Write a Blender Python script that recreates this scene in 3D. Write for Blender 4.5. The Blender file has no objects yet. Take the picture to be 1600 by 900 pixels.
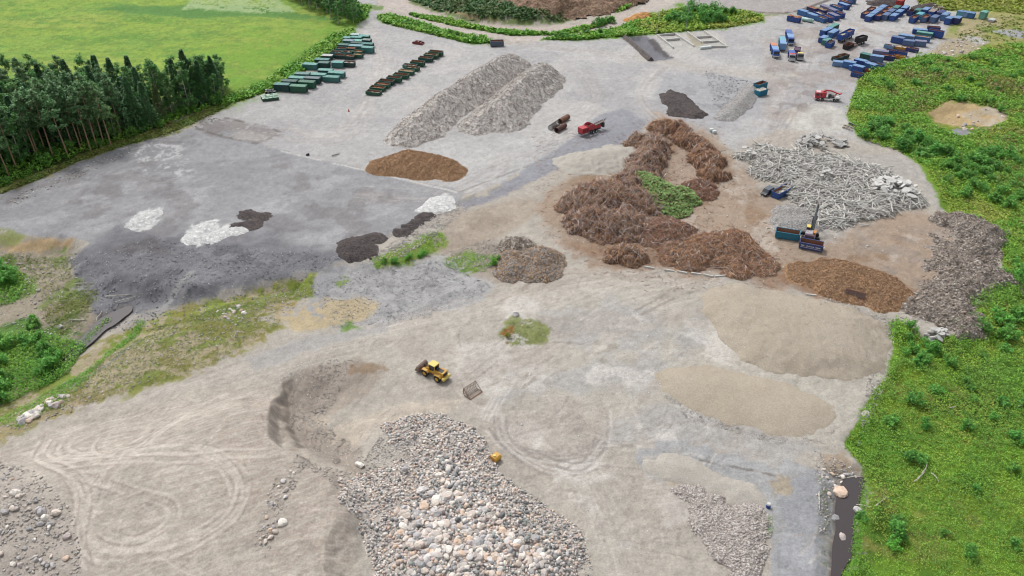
import bpy, bmesh, math, random
import numpy as np
from mathutils import Vector, Matrix, Euler
R = math.radians
rng = np.random.default_rng(7)
random.seed(7)
scn = bpy.context.scene
COL = scn.collection
# ---------------------------------------------------------------- camera model (used to survey the site)
CAMH, PITCH, F = 106.0, R(34.3), 1244.0
CP, SP = math.cos(PITCH), math.sin(PITCH)

def G(px, py, z=0.0):
    """ground point seen at photograph position (px, py)"""
    xc, yc = (px - 800) / F, -(py - 450) / F
    d = (xc, CP + yc * SP, -SP + yc * CP)
    t = (z - CAMH) / d[2]
    return (d[0] * t, d[1] * t)

def proj(X, Y, Z):
    dz = Z - CAMH
    dep = Y * CP - dz * SP
    up = Y * SP + dz * CP
    dep = np.where(dep < 5, 5, dep)
    return 800 + F * X / dep, 450 - F * up / dep

def lin(c):
    c = np.asarray(c, float) / 255.0
    return np.where(c <= 0.04045, c / 12.92, ((c + 0.055) / 1.055) ** 2.4)
KA = 0.56
def alb(*c):
    """real-world base colour of a surface that the photograph shows as sRGB c"""
    if len(c) == 1: c = c[0]
    return tuple(float(v) for v in lin(c) * KA)

# ---------------------------------------------------------------- numpy noise
_T = rng.random((256, 256))
def vn(x, y, seed=0):
    x = np.asarray(x, float) + seed * 17.3; y = np.asarray(y, float) + seed * 41.7
    ix = np.floor(x).astype(int); iy = np.floor(y).astype(int)
    fx = x - ix; fy = y - iy
    fx = fx * fx * (3 - 2 * fx); fy = fy * fy * (3 - 2 * fy)
    a = _T[ix & 255, iy & 255]; b = _T[(ix + 1) & 255, iy & 255]
    c = _T[ix & 255, (iy + 1) & 255]; d = _T[(ix + 1) & 255, (iy + 1) & 255]
    return (a * (1 - fx) + b * fx) * (1 - fy) + (c * (1 - fx) + d * fx) * fy
def fbm(x, y, o=4, seed=0):
    x = np.asarray(x, float); y = np.asarray(y, float)
    s = 0; a = 1.0; t = 0
    for i in range(o):
        s = s + a * (vn(x, y, seed + i * 3) * 2 - 1); t += a
        a *= .55; x, y = (x * .8 - y * .6) * 2.03, (x * .6 + y * .8) * 2.03
    return s / t * 1.6
def sstep(a, b, x):
    t = np.clip((x - a) / (b - a), 0, 1)
    return t * t * (3 - 2 * t)

def sdist(poly, X, Y, reach=30.0, widths=None):
    """signed distance to a polygon (positive inside); with widths the distance to each edge is divided by that edge's width"""
    P = np.asarray(poly, float)
    out = np.full(X.shape, -1e6)
    m = (X > P[:, 0].min() - reach) & (X < P[:, 0].max() + reach) & (Y > P[:, 1].min() - reach) & (Y < P[:, 1].max() + reach)
    if not m.any(): return out
    x = X[m]; y = Y[m]
    best = np.full(x.shape, 1e9); ins = np.zeros(x.shape, bool)
    n = len(P)
    for i in range(n):
        x0, y0 = P[i]; x1, y1 = P[(i + 1) % n]
        dx, dy = x1 - x0, y1 - y0
        t = np.clip(((x - x0) * dx + (y - y0) * dy) / (dx * dx + dy * dy + 1e-12), 0, 1)
        d = np.hypot(x - x0 - t * dx, y - y0 - t * dy)
        if widths is not None: d = d / widths[i]
        best = np.minimum(best, d)
        c = ((y0 > y) != (y1 > y))
        with np.errstate(divide='ignore', invalid='ignore'):
            xi = x0 + (y - y0) / (y1 - y0 if y1 != y0 else 1e-9) * dx
        ins ^= c & (x < xi)
    out[m] = np.where(ins, best, -best)
    return out

def ldist(line, X, Y, reach):
    P = np.asarray(line, float)
    out = np.full(X.shape, 1e6)
    m = (X > P[:, 0].min() - reach) & (X < P[:, 0].max() + reach) & (Y > P[:, 1].min() - reach) & (Y < P[:, 1].max() + reach)
    if not m.any(): return out
    x = X[m]; y = Y[m]; best = np.full(x.shape, 1e6)
    for (x0, y0), (x1, y1) in zip(P[:-1], P[1:]):
        dx, dy = x1 - x0, y1 - y0
        t = np.clip(((x - x0) * dx + (y - y0) * dy) / (dx * dx + dy * dy + 1e-12), 0, 1)
        best = np.minimum(best, np.hypot(x - x0 - t * dx, y - y0 - t * dy))
    out[m] = best
    return out

def curve(pts, n=8, closed=False):
    """Catmull-Rom through pts"""
    P = [np.array(p, float) for p in pts]; out = []
    N = len(P)
    for i in range(N if closed else N - 1):
        if closed: a, b, c, d = P[i - 1], P[i], P[(i + 1) % N], P[(i + 2) % N]
        else: a, b, c, d = P[max(i - 1, 0)], P[i], P[i + 1], P[min(i + 2, N - 1)]
        for k in range(n):
            t = k / n
            out.append(.5 * ((2 * b) + (c - a) * t + (2 * a - 5 * b + 4 * c - d) * t * t + (3 * b - a - 3 * c + d) * t ** 3))
    if not closed: out.append(P[-1])
    return [tuple(p) for p in out]

def W(pts, z=0.0): return [G(x, y, z) for x, y in pts]

# ---------------------------------------------------------------- terrain heights
FEAT = []   # (world polygon, edge widths, height)
def feat(px, h, widths, z=0.0):
    if not isinstance(widths, (list, tuple)): widths = [widths] * len(px)
    FEAT.append((W(px, z), list(widths), h))
# graded plateau with the tyre loops, bank falling to the pit and to the boulder bed
feat([(-420, 760), (-40, 700), (90, 655), (210, 630), (330, 602), (432, 590), (440, 622), (432, 645), (452, 680), (490, 715), (555, 738), (575, 780), (560, 900), (590, 1150), (-420, 1150)],
     3.6, [22, 20, 18, 14, 12, 3, 2.2, 2.2, 2.2, 2.6, 5, 7, 7, 40, 30], 2.8)
# scraped pit beside it
feat([(434, 590), (470, 572), (540, 560), (600, 575), (650, 620), (690, 650), (640, 660), (590, 668), (560, 738), (490, 715), (452, 680), (432, 645)],
     -2.8, [5, 10, 14, 18, 22, 14, 9, 8, 5, 2.2, 2.2, 2.2], .6)
# low wet ground outside the upper yard
feat([(-500, 330), (60, 358), (128, 366), (150, 402), (225, 428), (300, 440), (360, 436), (430, 424), (492, 424), (480, 470), (330, 500), (215, 560), (70, 650), (-100, 720), (-500, 800)],
     -3.0, [12, 7, 7, 8, 8, 8, 7, 7, 8, 12, 12, 12, 12, 20, 40])
# the yard's shoulder above the gravel flat in the middle
feat([(480, 420), (545, 405), (600, 405), (690, 360), (760, 380), (780, 430), (730, 480), (620, 515), (540, 490), (500, 450)], -1.2, [7, 6, 6, 7, 12, 14, 14, 14, 14, 10])
# sunken sandy hollow in the meadow
feat([(1450, 176), (1480, 158), (1510, 160), (1560, 172), (1575, 185), (1540, 198), (1500, 200), (1462, 192)], -1.5, 5)
# dark-lined bunker
feat([(975, 58), (1012, 56), (1050, 90), (1018, 94)], -1.5, [2.5, 5, 6, 3])
# wet ditches
POND_L = [(66, 590), (86, 570), (104, 552), (118, 537), (135, 520), (150, 503), (168, 492), (188, 483), (203, 479), (204, 487), (192, 497), (178, 508), (164, 516), (146, 533), (126, 549), (106, 568), (84, 590)]
POND_R = [(1318, 752), (1334, 748), (1349, 748), (1348, 766), (1341, 788), (1334, 812), (1335, 840), (1331, 866), (1320, 884), (1310, 905), (1298, 920), (1300, 880), (1301, 852), (1306, 826), (1305, 800), (1308, 775)]
POND_ZL, POND_ZR = -2.95, -1.15
# top: earth bank and the green mound
feat([(640, -14), (700, 34), (800, 42), (860, 40), (905, 26), (900, 8), (860, -8)], 4.0, [14, 9, 9, 9, 9, 9, 14])
feat([(1310, 690), (1345, 735), (1350, 800), (1310, 900), (1290, 1200), (2700, 1200), (2700, 90), (1650, 90), (1480, 120), (1380, 110), (1340, 160), (1345, 225), (1440, 255), (1470, 300), (1460, 330), (1560, 350), (1580, 400), (1580, 440), (1520, 520), (1400, 510), (1390, 570)],
     -1.2, [4, 4, 4, 4, 5, 90, 90, 60, 20, 9, 6, 5, 5, 5, 6, 6, 5, 5, 5, 4, 4])

def H0(X, Y):
    X = np.asarray(X, float); Y = np.asarray(Y, float)
    shp = X.shape; X = X.ravel(); Y = Y.ravel()
    wx = X + 1.3 * fbm(X * .16, Y * .16, 3, 5); wy = Y + 1.3 * fbm(X * .16, Y * .16, 3, 9)
    z = .35 * fbm(X * .035, Y * .035, 3, 1)
    for poly, wd, h in FEAT:
        t = sdist(poly, wx, wy, 2.0, wd)
        z = z + h * np.where(t > 0, sstep(0, 1, t), 0)
    for pl, zl in ((POND_L, POND_ZL), (POND_R, POND_ZR)):
        t = sstep(-3.2, .5, sdist(W(pl, zl), X + .25 * (wx - X), Y + .25 * (wy - Y), 4.0))
        z = z * (1 - t) + np.minimum(z, zl - .5) * t
    return z.reshape(shp)
def hz(x, y): return float(H0(np.array([x]), np.array([y]))[0])
def GZ(px, py):
    """photograph position -> point on the terrain"""
    z = 0.0
    for _ in range(5):
        x, y = G(px, py, z); z = hz(x, y)
    return Vector((x, y, z))

# ---------------------------------------------------------------- meshes from arrays
def link(o, parent=None):
    COL.objects.link(o)
    if parent is not None: o.parent = parent
    return o
def mesh_np(name, V, polys, mat=None, smooth=False, cols=None):
    """polys: list of int arrays (n, k)"""
    me = bpy.data.meshes.new(name)
    V = np.asarray(V, np.float32)
    me.vertices.add(len(V)); me.vertices.foreach_set('co', V.ravel())
    loops = np.concatenate([p.ravel() for p in polys]).astype(np.int32)
    tot = np.concatenate([np.full(len(p), p.shape[1], np.int32) for p in polys])
    start = np.concatenate([[0], np.cumsum(tot)[:-1]]).astype(np.int32)
    me.loops.add(len(loops)); me.loops.foreach_set('vertex_index', loops)
    me.polygons.add(len(tot)); me.polygons.foreach_set('loop_start', start); me.polygons.foreach_set('loop_total', tot)
    if smooth: me.polygons.foreach_set('use_smooth', np.ones(len(tot), bool))
    me.update(calc_edges=True)
    if cols is not None:
        a = me.color_attributes.new('tone', 'FLOAT_COLOR', 'POINT')
        c = np.ones((len(V), 4), np.float32); c[:, :3] = cols
        a.data.foreach_set('color', c.ravel())
    if mat: me.materials.append(mat)
    return me
def obj_np(name, V, polys, mat=None, parent=None, smooth=False, cols=None):
    return link(bpy.data.objects.new(name, mesh_np(name, V, polys, mat, smooth, cols)), parent)
def tag(o, label=None, cat=None, group=None, kind=None):
    if label: o['label'] = label
    if cat: o['category'] = cat
    if group: o['group'] = group
    if kind: o['kind'] = kind
    return o
def empty(name, loc, rz=0.0, label=None, cat=None, group=None):
    o = bpy.data.objects.new(name, None); o.empty_display_size = .5
    o.location = loc; o.rotation_euler = (0, 0, rz); COL.objects.link(o)
    return tag(o, label, cat, group)
def copy_tree(o, parent=None):
    c = o.copy(); COL.objects.link(c)
    if parent is not None: c.parent = parent
    for ch in KIDS.get(o.name, []): copy_tree(ch, c)
    return c
KIDS = {}
def register(root):
    """remember a prototype's children for copying"""
    for ch in root.children_recursive + [root]:
        KIDS[ch.name] = list(ch.children)

class MB:
    """collects shapes and links them as one mesh"""
    def __init__(s): s.bm = bmesh.new()
    def box(s, c, d, rot=None, taper=None, bev=0):
        x, y, z = d[0] / 2, d[1] / 2, d[2] / 2
        k = taper or (1, 1)
        co = [(-x, -y, -z), (x, -y, -z), (x, y, -z), (-x, y, -z), (-x * k[0], -y * k[1], z), (x * k[0], -y * k[1], z), (x * k[0], y * k[1], z), (-x * k[0], y * k[1], z)]
        M = Matrix.Translation(c) @ (Euler(rot).to_matrix().to_4x4() if rot else Matrix())
        vs = [s.bm.verts.new(M @ Vector(p)) for p in co]
        fs = [s.bm.faces.new([vs[i] for i in f]) for f in ((3, 2, 1, 0), (4, 5, 6, 7), (0, 1, 5, 4), (1, 2, 6, 5), (2, 3, 7, 6), (3, 0, 4, 7))]
        if bev:
            es = list({e for f in fs for e in f.edges})
            bmesh.ops.bevel(s.bm, geom=es, offset=bev, segments=1, affect='EDGES')
        return s
    def cyl(s, p0, p1, r, n=12, r2=None, caps=True):
        p0, p1 = Vector(p0), Vector(p1); ax = (p1 - p0).normalized()
        a = ax.orthogonal().normalized(); b = ax.cross(a); r2 = r if r2 is None else r2
        A = [s.bm.verts.new(p0 + (a * math.cos(t) + b * math.sin(t)) * r) for t in [2 * math.pi * i / n for i in range(n)]]
        B = [s.bm.verts.new(p1 + (a * math.cos(t) + b * math.sin(t)) * r2) for t in [2 * math.pi * i / n for i in range(n)]]
        for i in range(n): s.bm.faces.new((A[i], A[(i + 1) % n], B[(i + 1) % n], B[i]))
        if caps: s.bm.faces.new(A[::-1]); s.bm.faces.new(B)
        return s
    def tube(s, p0, p1, r, th, n=20):
        """open pipe with a wall"""
        p0, p1 = Vector(p0), Vector(p1); ax = (p1 - p0).normalized()
        a = ax.orthogonal().normalized(); b = ax.cross(a)
        ring = lambda p, q: [s.bm.verts.new(p + (a * math.cos(2 * math.pi * i / n) + b * math.sin(2 * math.pi * i / n)) * q) for i in range(n)]
        A, B, Ci, D = ring(p0, r), ring(p1, r), ring(p1, r - th), ring(p0, r - th)
        for P, Q in ((A, B), (B, Ci), (Ci, D), (D, A)):
            for i in range(n): s.bm.faces.new((P[i], P[(i + 1) % n], Q[(i + 1) % n], Q[i]))
        return s
    def prism(s, prof, y0, y1):
        """profile of (x, z) pushed along y"""
        A = [s.bm.verts.new((x, y0, z)) for x, z in prof]; B = [s.bm.verts.new((x, y1, z)) for x, z in prof]
        n = len(prof)
        for i in range(n): s.bm.faces.new((A[i], A[(i + 1) % n], B[(i + 1) % n], B[i]))
        s.bm.faces.new(A[::-1]); s.bm.faces.new(B)
        return s
    def path(s, pts, r, n=6):
        for a, b in zip(pts[:-1], pts[1:]): s.cyl(a, b, r, n)
        return s
    def build(s, name, mat, parent=None, smooth=False, loc=None):
        bmesh.ops.recalc_face_normals(s.bm, faces=s.bm.faces)
        me = bpy.data.meshes.new(name); s.bm.to_mesh(me); s.bm.free()
        if smooth:
            me.polygons.foreach_set('use_smooth', np.ones(len(me.polygons), bool))
        if mat: me.materials.append(mat)
        o = bpy.data.objects.new(name, me)
        if loc: o.location = loc
        return link(o, parent)

# ---------------------------------------------------------------- materials
def nodes(name):
    m = bpy.data.materials.new(name); m.use_nodes = True
    nt = m.node_tree; N = nt.nodes; L = nt.links
    return m, nt, N, L, N['Principled BSDF']
def mixc(N, L, a, b, fac, mode='MIX'):
    n = N.new('ShaderNodeMix'); n.data_type = 'RGBA'; n.blend_type = mode
    for sock, v in ((n.inputs[0], fac), (n.inputs[6], a), (n.inputs[7], b)):
        if hasattr(v, 'is_output'): L.new(v, sock)
        elif isinstance(v, (int, float)): sock.default_value = v
        else: sock.default_value = (*v[:3], 1)
    return n.outputs[2]
def noise(N, L, scale, detail=4, coord='Object', rough=.6, dist=0):
    t = N.new('ShaderNodeTexCoord'); n = N.new('ShaderNodeTexNoise')
    n.inputs['Scale'].default_value = scale; n.inputs['Detail'].default_value = detail
    n.inputs['Roughness'].default_value = rough; n.inputs['Distortion'].default_value = dist
    L.new(t.outputs[coord], n.inputs['Vector'])
    return n.outputs['Fac']
def ramp(N, L, fac, lo, hi, a=0.0, b=1.0):
    n = N.new('ShaderNodeMapRange'); n.inputs[1].default_value = lo; n.inputs[2].default_value = hi
    n.inputs[3].default_value = a; n.inputs[4].default_value = b
    L.new(fac, n.inputs[0]); return n.outputs[0]
def bump(N, L, bs, h, dist, strength=1.0):
    b = N.new('ShaderNodeBump'); b.inputs['Distance'].default_value = dist; b.inputs['Strength'].default_value = strength
    L.new(h, b.inputs['Height']); L.new(b.outputs[0], bs.inputs['Normal'])
def pmat(name, c, rough=.7, metal=0.0, var=.18, scale=2.0, bmp=0.0, objcol=False, island=0.0, dirt=None, dirt_amt=.5, coord='Object', spec=.4):
    """painted or plain surface: base colour with uneven wear, optional dirt patches, optional per-object tint and per-piece jitter"""
    m, nt, N, L, bs = nodes(name)
    col = tuple(c)
    n1 = noise(N, L, scale, 5, coord)
    cur = mixc(N, L, [v * (1 - var) for v in col], [min(1, v * (1 + var)) for v in col], ramp(N, L, n1, .3, .7))
    if objcol:
        oi = N.new('ShaderNodeObjectInfo'); cur = mixc(N, L, cur, oi.outputs['Color'], 1.0, 'MULTIPLY')
    if dirt is not None:
        n2 = noise(N, L, scale * .9 + .3, 6, coord, .7, .4)
        cur = mixc(N, L, cur, dirt, ramp(N, L, n2, .62 - .25 * dirt_amt, .78 - .2 * dirt_amt, 0, .85))
    if island:
        g = N.new('ShaderNodeNewGeometry'); hs = N.new('ShaderNodeHueSaturation')
        L.new(ramp(N, L, g.outputs['Random Per Island'], 0, 1, 1 - island, 1 + island), hs.inputs['Value'])
        L.new(cur, hs.inputs['Color']); cur = hs.outputs[0]
    L.new(cur, bs.inputs['Base Color'])
    bs.inputs['Roughness'].default_value = rough; bs.inputs['Metallic'].default_value = metal
    bs.inputs['Specular IOR Level'].default_value = spec
    if bmp: bump(N, L, bs, noise(N, L, scale * 4, 5, coord), bmp)
    return m
def heapmat(name, cols, scale=1.2, bmp=.25, fine=6.0, rough=.95, vj=.28, streak=0.0):
    """loose heaped material: three tones broken up at two sizes"""
    m, nt, N, L, bs = nodes(name)
    n1 = noise(N, L, scale * .3, 5); n2 = noise(N, L, fine, 6, rough=.75)
    cur = mixc(N, L, cols[0], cols[1], ramp(N, L, n1, .35, .65))
    cur = mixc(N, L, cur, cols[2], ramp(N, L, n2, .5, .62, 0, .9))
    v = N.new('ShaderNodeTexVoronoi'); v.inputs['Scale'].default_value = fine * .6
    t = N.new('ShaderNodeTexCoord'); L.new(t.outputs['Object'], v.inputs['Vector'])
    hs = N.new('ShaderNodeHueSaturation'); L.new(cur, hs.inputs['Color'])
    sp_ = N.new('ShaderNodeSeparateColor'); L.new(v.outputs['Color'], sp_.inputs[0])
    L.new(ramp(N, L, sp_.outputs[0], 0, 1, 1 - vj, 1 + vj), hs.inputs['Value'])
    L.new(hs.outputs[0], bs.inputs['Base Color'])
    bs.inputs['Roughness'].default_value = rough; bs.inputs['Specular IOR Level'].default_value = .15
    if streak:
        tc = N.new('ShaderNodeTexCoord'); mp = N.new('ShaderNodeMapping'); mp.inputs['Rotation'].default_value = (0, 0, streak); mp.inputs['Scale'].default_value = (1.6, .16, .3); L.new(tc.outputs['Object'], mp.inputs[0])
        ns = N.new('ShaderNodeTexNoise'); ns.inputs['Scale'].default_value = 1.0; ns.inputs['Detail'].default_value = 5; ns.inputs['Distortion'].default_value = .6; L.new(mp.outputs[0], ns.inputs['Vector'])
        h2 = N.new('ShaderNodeHueSaturation'); L.new(hs.outputs[0], h2.inputs['Color']); L.new(ramp(N, L, ns.outputs['Fac'], .35, .65, .84, 1.12), h2.inputs['Value']); L.new(h2.outputs[0], bs.inputs['Base Color'])
    ad = N.new('ShaderNodeMath'); ad.operation = 'ADD'; L.new(n2, ad.inputs[0]); L.new(v.outputs['Distance'], ad.inputs[1])
    bump(N, L, bs, ad.outputs[0], bmp)
    return m
def leafmat(name, c, c2, island=.45, trans=.25):
    m, nt, N, L, bs = nodes(name)
    g = N.new('ShaderNodeNewGeometry'); oi = N.new('ShaderNodeObjectInfo')
    cur = mixc(N, L, c, c2, g.outputs['Random Per Island'])
    cur = mixc(N, L, cur, oi.outputs['Color'], 1.0, 'MULTIPLY')
    w = N.new('ShaderNodeMath'); w.operation = 'MULTIPLY'; w.inputs[1].default_value = 7.31
    L.new(g.outputs['Random Per Island'], w.inputs[0])
    fr = N.new('ShaderNodeMath'); fr.operation = 'FRACT'; L.new(w.outputs[0], fr.inputs[0])
    hs = N.new('ShaderNodeHueSaturation'); L.new(cur, hs.inputs['Color'])
    L.new(ramp(N, L, fr.outputs[0], 0, 1, 1 - island, 1 + island), hs.inputs['Value'])
    L.new(hs.outputs[0], bs.inputs['Base Color']); bs.inputs['Roughness'].default_value = .6; bs.inputs['Specular IOR Level'].default_value = .25
    tr = N.new('ShaderNodeBsdfTranslucent'); L.new(hs.outputs[0], tr.inputs['Color'])
    mx = N.new('ShaderNodeMixShader'); mx.inputs[0].default_value = trans
    L.new(bs.outputs[0], mx.inputs[1]); L.new(tr.outputs[0], mx.inputs[2])
    L.new(mx.outputs[0], N['Material Output'].inputs['Surface'])
    return m

# ---------------------------------------------------------------- camera, sky, sun
cam = bpy.data.cameras.new('camera'); co = bpy.data.objects.new('camera', cam); COL.objects.link(co)
co.location = (0, 0, CAMH); co.rotation_euler = (math.pi / 2 - PITCH, 0, 0)
cam.sensor_width = 36; cam.lens = 36 * F / 1600; cam.clip_start = 1; cam.clip_end = 20000
scn.camera = co
SUN_EL, SUN_AZ = R(56), R(-38)      # azimuth from +Y towards +X
wd = bpy.data.worlds.new('World'); scn.world = wd; wd.use_nodes = True
N, L = wd.node_tree.nodes, wd.node_tree.links
sky = N.new('ShaderNodeTexSky'); sky.sky_type = 'NISHITA'; sky.sun_disc = False
sky.sun_elevation = SUN_EL; sky.sun_rotation = SUN_AZ; sky.air_density = 1.0; sky.dust_density = 3.0; sky.ozone_density = 1.0
hs = N.new('ShaderNodeHueSaturation'); hs.inputs['Saturation'].default_value = .18     # thin overcast: a nearly white sky
L.new(sky.outputs[0], hs.inputs['Color']); L.new(hs.outputs[0], N['Background'].inputs['Color'])
N['Background'].inputs['Strength'].default_value = .13
sl = bpy.data.lights.new('sun', 'SUN'); sl.energy = 1.5; sl.angle = R(10); sl.color = (1, .975, .94)
so = bpy.data.objects.new('sun', sl); COL.objects.link(so)
dv = Vector((math.sin(SUN_AZ) * math.cos(SUN_EL), math.cos(SUN_AZ) * math.cos(SUN_EL), math.sin(SUN_EL)))
so.rotation_euler = dv.to_track_quat('Z', 'Y').to_euler(); so.location = (0, 150, 200)
scn.cycles.filter_width = 1.1
scn.view_settings.view_transform = 'Standard'; scn.view_settings.look = 'None'
scn.view_settings.gamma = 1; scn.view_settings.use_curve_mapping = False
scn.view_settings.exposure = 0.8
# ---------------------------------------------------------------- the ground: one graded sheet, coloured by what lies there
def build_ground():
    pys = np.concatenate([np.arange(1320, 965, -4.0), np.arange(965, -62, -1.4)])
    dep = PITCH + np.arctan((pys - 450) / F)
    Yr = CAMH / np.tan(dep)
    Yr = np.concatenate([[-3000, -800, -300, -120, -40, 0, 22], Yr, [560, 640, 760, 950, 1300, 1800, 2600, 4000, 7000, 12000]])
    u = np.linspace(-1.2, 1.2, 1180)
    u = np.concatenate([[-40, -16, -7, -4, -2.6, -1.9, -1.5, -1.33], u, [1.33, 1.5, 1.9, 2.6, 4, 7, 16, 40]])
    Z = np.clip(Yr, 30, 560) * CP + CAMH * SP
    hw = Z * 800 / F
    X = hw[:, None] * u[None, :]; Y = np.repeat(Yr[:, None], len(u), 1)
    sh = X.shape
    H = H0(X, Y)
    near = (Y > 30) & (Y < 600)
    fine = .10 * fbm(X * .45, Y * .45, 3, 21) + .05 * fbm(X * 1.6, Y * 1.6, 2, 22)
    H = H + np.where(near, fine, 0)
    PX, PY = proj(X, Y, H)
    PX = np.where(Y > 30, PX, 800 + X * 12); PY = np.where(Y > 30, PY, 1500)
    x = X.ravel(); y = Y.ravel(); px = PX.ravel(); py = PY.ravel()
    NA = fbm(x * .17, y * .17, 5, 3); NB = fbm(x * .7, y * .7, 4, 4); NC = fbm(x * .045, y * .045, 4, 6); ND = fbm(x * 2.2, y * 2.2, 3, 8)
    C = np.empty((len(x), 3)); C[:] = lin((190, 183, 172))
    cls = np.zeros(len(x), np.int8)
    def mixin(a, c, m=None):
        C[:] = C * (1 - a[:, None]) + np.asarray(c)[None, :] * a[:, None]
    def paint(poly, c, fe=8, wob=8, op=1.0, brk=None, k=None, fine=4, seed=0):
        s = sdist(poly, px, py, 60)
        i = np.nonzero(s > -55)[0]
        sc = np.clip((py[i] + 400) / 900, .35, 1.4)
        w_ = NA[i] if not seed else fbm(x[i] * .17, y[i] * .17, 4, seed)
        d = s[i] + (wob * w_ + fine * NB[i]) * sc
        a = sstep(-fe * .5, fe * .5, d) * op
        if brk is not None:                       # broken cover: only where the patch noise passes the level
            n = .6 * w_ + .5 * NB[i] + .25 * ND[i]
            a = a * sstep(brk - .18, brk + .18, n)
        C[i] = C[i] * (1 - a[:, None]) + lin(c)[None, :] * a[:, None]
        if k is not None: cls[i[a > .5]] = k
    def blotch(poly, c, lev, op=.6, scale=.3, seed=50, fe=20, an=None):
        s = sdist(poly, px, py, 10); i = np.nonzero(s > -5)[0]
        xx, yy = x[i], y[i]
        if an is not None:
            ca, sa = math.cos(an[0]), math.sin(an[0]); xx, yy = xx * ca + yy * sa, (-xx * sa + yy * ca) * an[1]
        n = fbm(xx * scale, yy * scale, 4, seed)
        a = sstep(lev - .15, lev + .25, n) * sstep(0, fe, s[i]) * op
        C[i] = C[i] * (1 - a[:, None]) + lin(c)[None, :] * a[:, None]
    def line(pts, wd, c, op=.5, brk=-.3, seed=1, soft=.5, off=0.0, cv=True):
        Wp = W(pts)
        if cv: Wp = curve(Wp, 7)
        if off:
            P = np.array(Wp); T = np.gradient(P, axis=0); T /= np.linalg.norm(T, axis=1)[:, None] + 1e-9
            P = P + np.stack([-T[:, 1], T[:, 0]], 1) * off; Wp = [tuple(p) for p in P]
        d = ldist(Wp, x, y, wd * 2 + 1)
        i = np.nonzero(d < wd * 2 + .5)[0]
        if not len(i): return
        n = fbm(x[i] * .25, y[i] * .25, 3, seed)
        a = (1 - sstep(wd * (1 - soft) * .5, wd * (.5 + soft * .5), d[i] + .12 * ND[i])) * op * sstep(brk - .3, brk + .3, n)
        C[i] = C[i] * (1 - a[:, None]) + lin(c)[None, :] * a[:, None]
    rs = random.Random(5)
    def road(pts, width, n, lo, hi, op=.28):
        """wheel tracks: pairs of lighter and darker ruts wandering along a way"""
        for j in range(n):
            o = rs.uniform(-width / 2, width / 2); c = lo if rs.random() < .5 else hi
            q = [(a + rs.uniform(-3, 3), b + rs.uniform(-2, 2)) for a, b in pts]
            for s_ in (-.95, .95): line(q, rs.uniform(.45, .8), c, op * rs.uniform(.5, 1.2), rs.uniform(-.4, .25), rs.randint(1, 200), .8, o + s_)
    ALLP = [(-900, -300), (2600, -300), (2600, 1300), (-900, 1300)]
    # --- broad grounds -------------------------------------------------
    paint([(440, 560), (700, 480), (1000, 430), (1200, 470), (1400, 560), (1340, 700), (1000, 720), (760, 640), (600, 560)], (193, 187, 176), 60, 20)
    # bright pavement of the upper yard
    YA = [(560, -60), (600, 28), (700, 56), (775, 72), (850, 62), (960, 58), (1190, 35), (1285, -2), (1330, -60), (1440, -60), (1500, 10), (1545, 40), (1480, 62), (1440, 100), (1340, 140), (1322, 180), (1345, 218), (1240, 228), (1150, 240), (1120, 215), (1000, 195), (872, 250), (738, 302), (650, 285), (560, 262), (470, 246), (420, 232), (290, 206), (350, 166), (432, 138), (548, 58)]
    paint(YA, (190, 188, 187), 5, 4, k=1)
    blotch(YA, (172, 170, 172), .15, .5, .06, 60); blotch(YA, (206, 203, 199), .25, .5, .05, 61)
    # grey gravel yard
    YB = [(-60, 335), (0, 300), (120, 252), (225, 214), (275, 206), (340, 192), (420, 228), (480, 246), (570, 263), (650, 285), (725, 300), (716, 318), (650, 346), (600, 372), (540, 408), (470, 425), (380, 450), (250, 482), (205, 500), (160, 500), (118, 462), (105, 420), (135, 380), (60, 370), (-60, 350)]
    paint(YB, (166, 166, 168), 4, 5, k=1)
    blotch(YB, (150, 150, 153), .05, .6, .08, 62); blotch(YB, (184, 183, 184), .3, .55, .07, 63, an=(.5, 2.2)); blotch(YB, (134, 128, 128), .35, .5, .1, 64)
    paint([(205, 235), (260, 213), (290, 222), (280, 245), (300, 262), (270, 285), (225, 268)], (203, 202, 202), 14, 12, .75, .0)
    paint([(298, 196), (352, 184), (430, 204), (442, 214), (400, 224), (330, 212)], (140, 134, 132), 5, 4, .8, -.2)
    line([(300, 198), (345, 212), (400, 224)], 1.5, (118, 112, 110), .8); line([(352, 184), (400, 194), (440, 206)], 1.5, (120, 115, 112), .8)
    paint([(340, 213), (380, 205), (420, 212), (400, 220)], (178, 174, 170), 6, 4, .8)
    # dark slope below it
    paint([(100, 402), (140, 378), (185, 352), (245, 362), (300, 380), (360, 372), (420, 362), (470, 385), (540, 392), (560, 405), (500, 432), (400, 452), (300, 470), (240, 492), (196, 508), (150, 500), (118, 462), (96, 430)], (122, 122, 127), 34, 16, .9, k=1)
    blotch([(100, 400), (240, 350), (540, 390), (400, 452), (200, 505), (110, 460)], (92, 92, 98), .1, .5, .12, 66); blotch([(100, 400), (240, 350), (540, 390), (400, 452), (200, 505), (110, 460)], (150, 150, 154), .3, .5, .15, 67)
    paint([(168, 390), (240, 370), (262, 395), (200, 400)], (100, 94, 94), 12, 8, .6)
    paint([(395, 345), (430, 338), (470, 350), (520, 352), (500, 362), (440, 365)], (125, 120, 122), 14, 8, .6)
    line([(150, 545), (205, 500), (268, 452), (300, 425)], 1.6, (170, 168, 166), .7, -.5); line([(165, 550), (215, 508), (282, 455), (305, 432)], 1.2, (160, 158, 158), .6, -.4)
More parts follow.
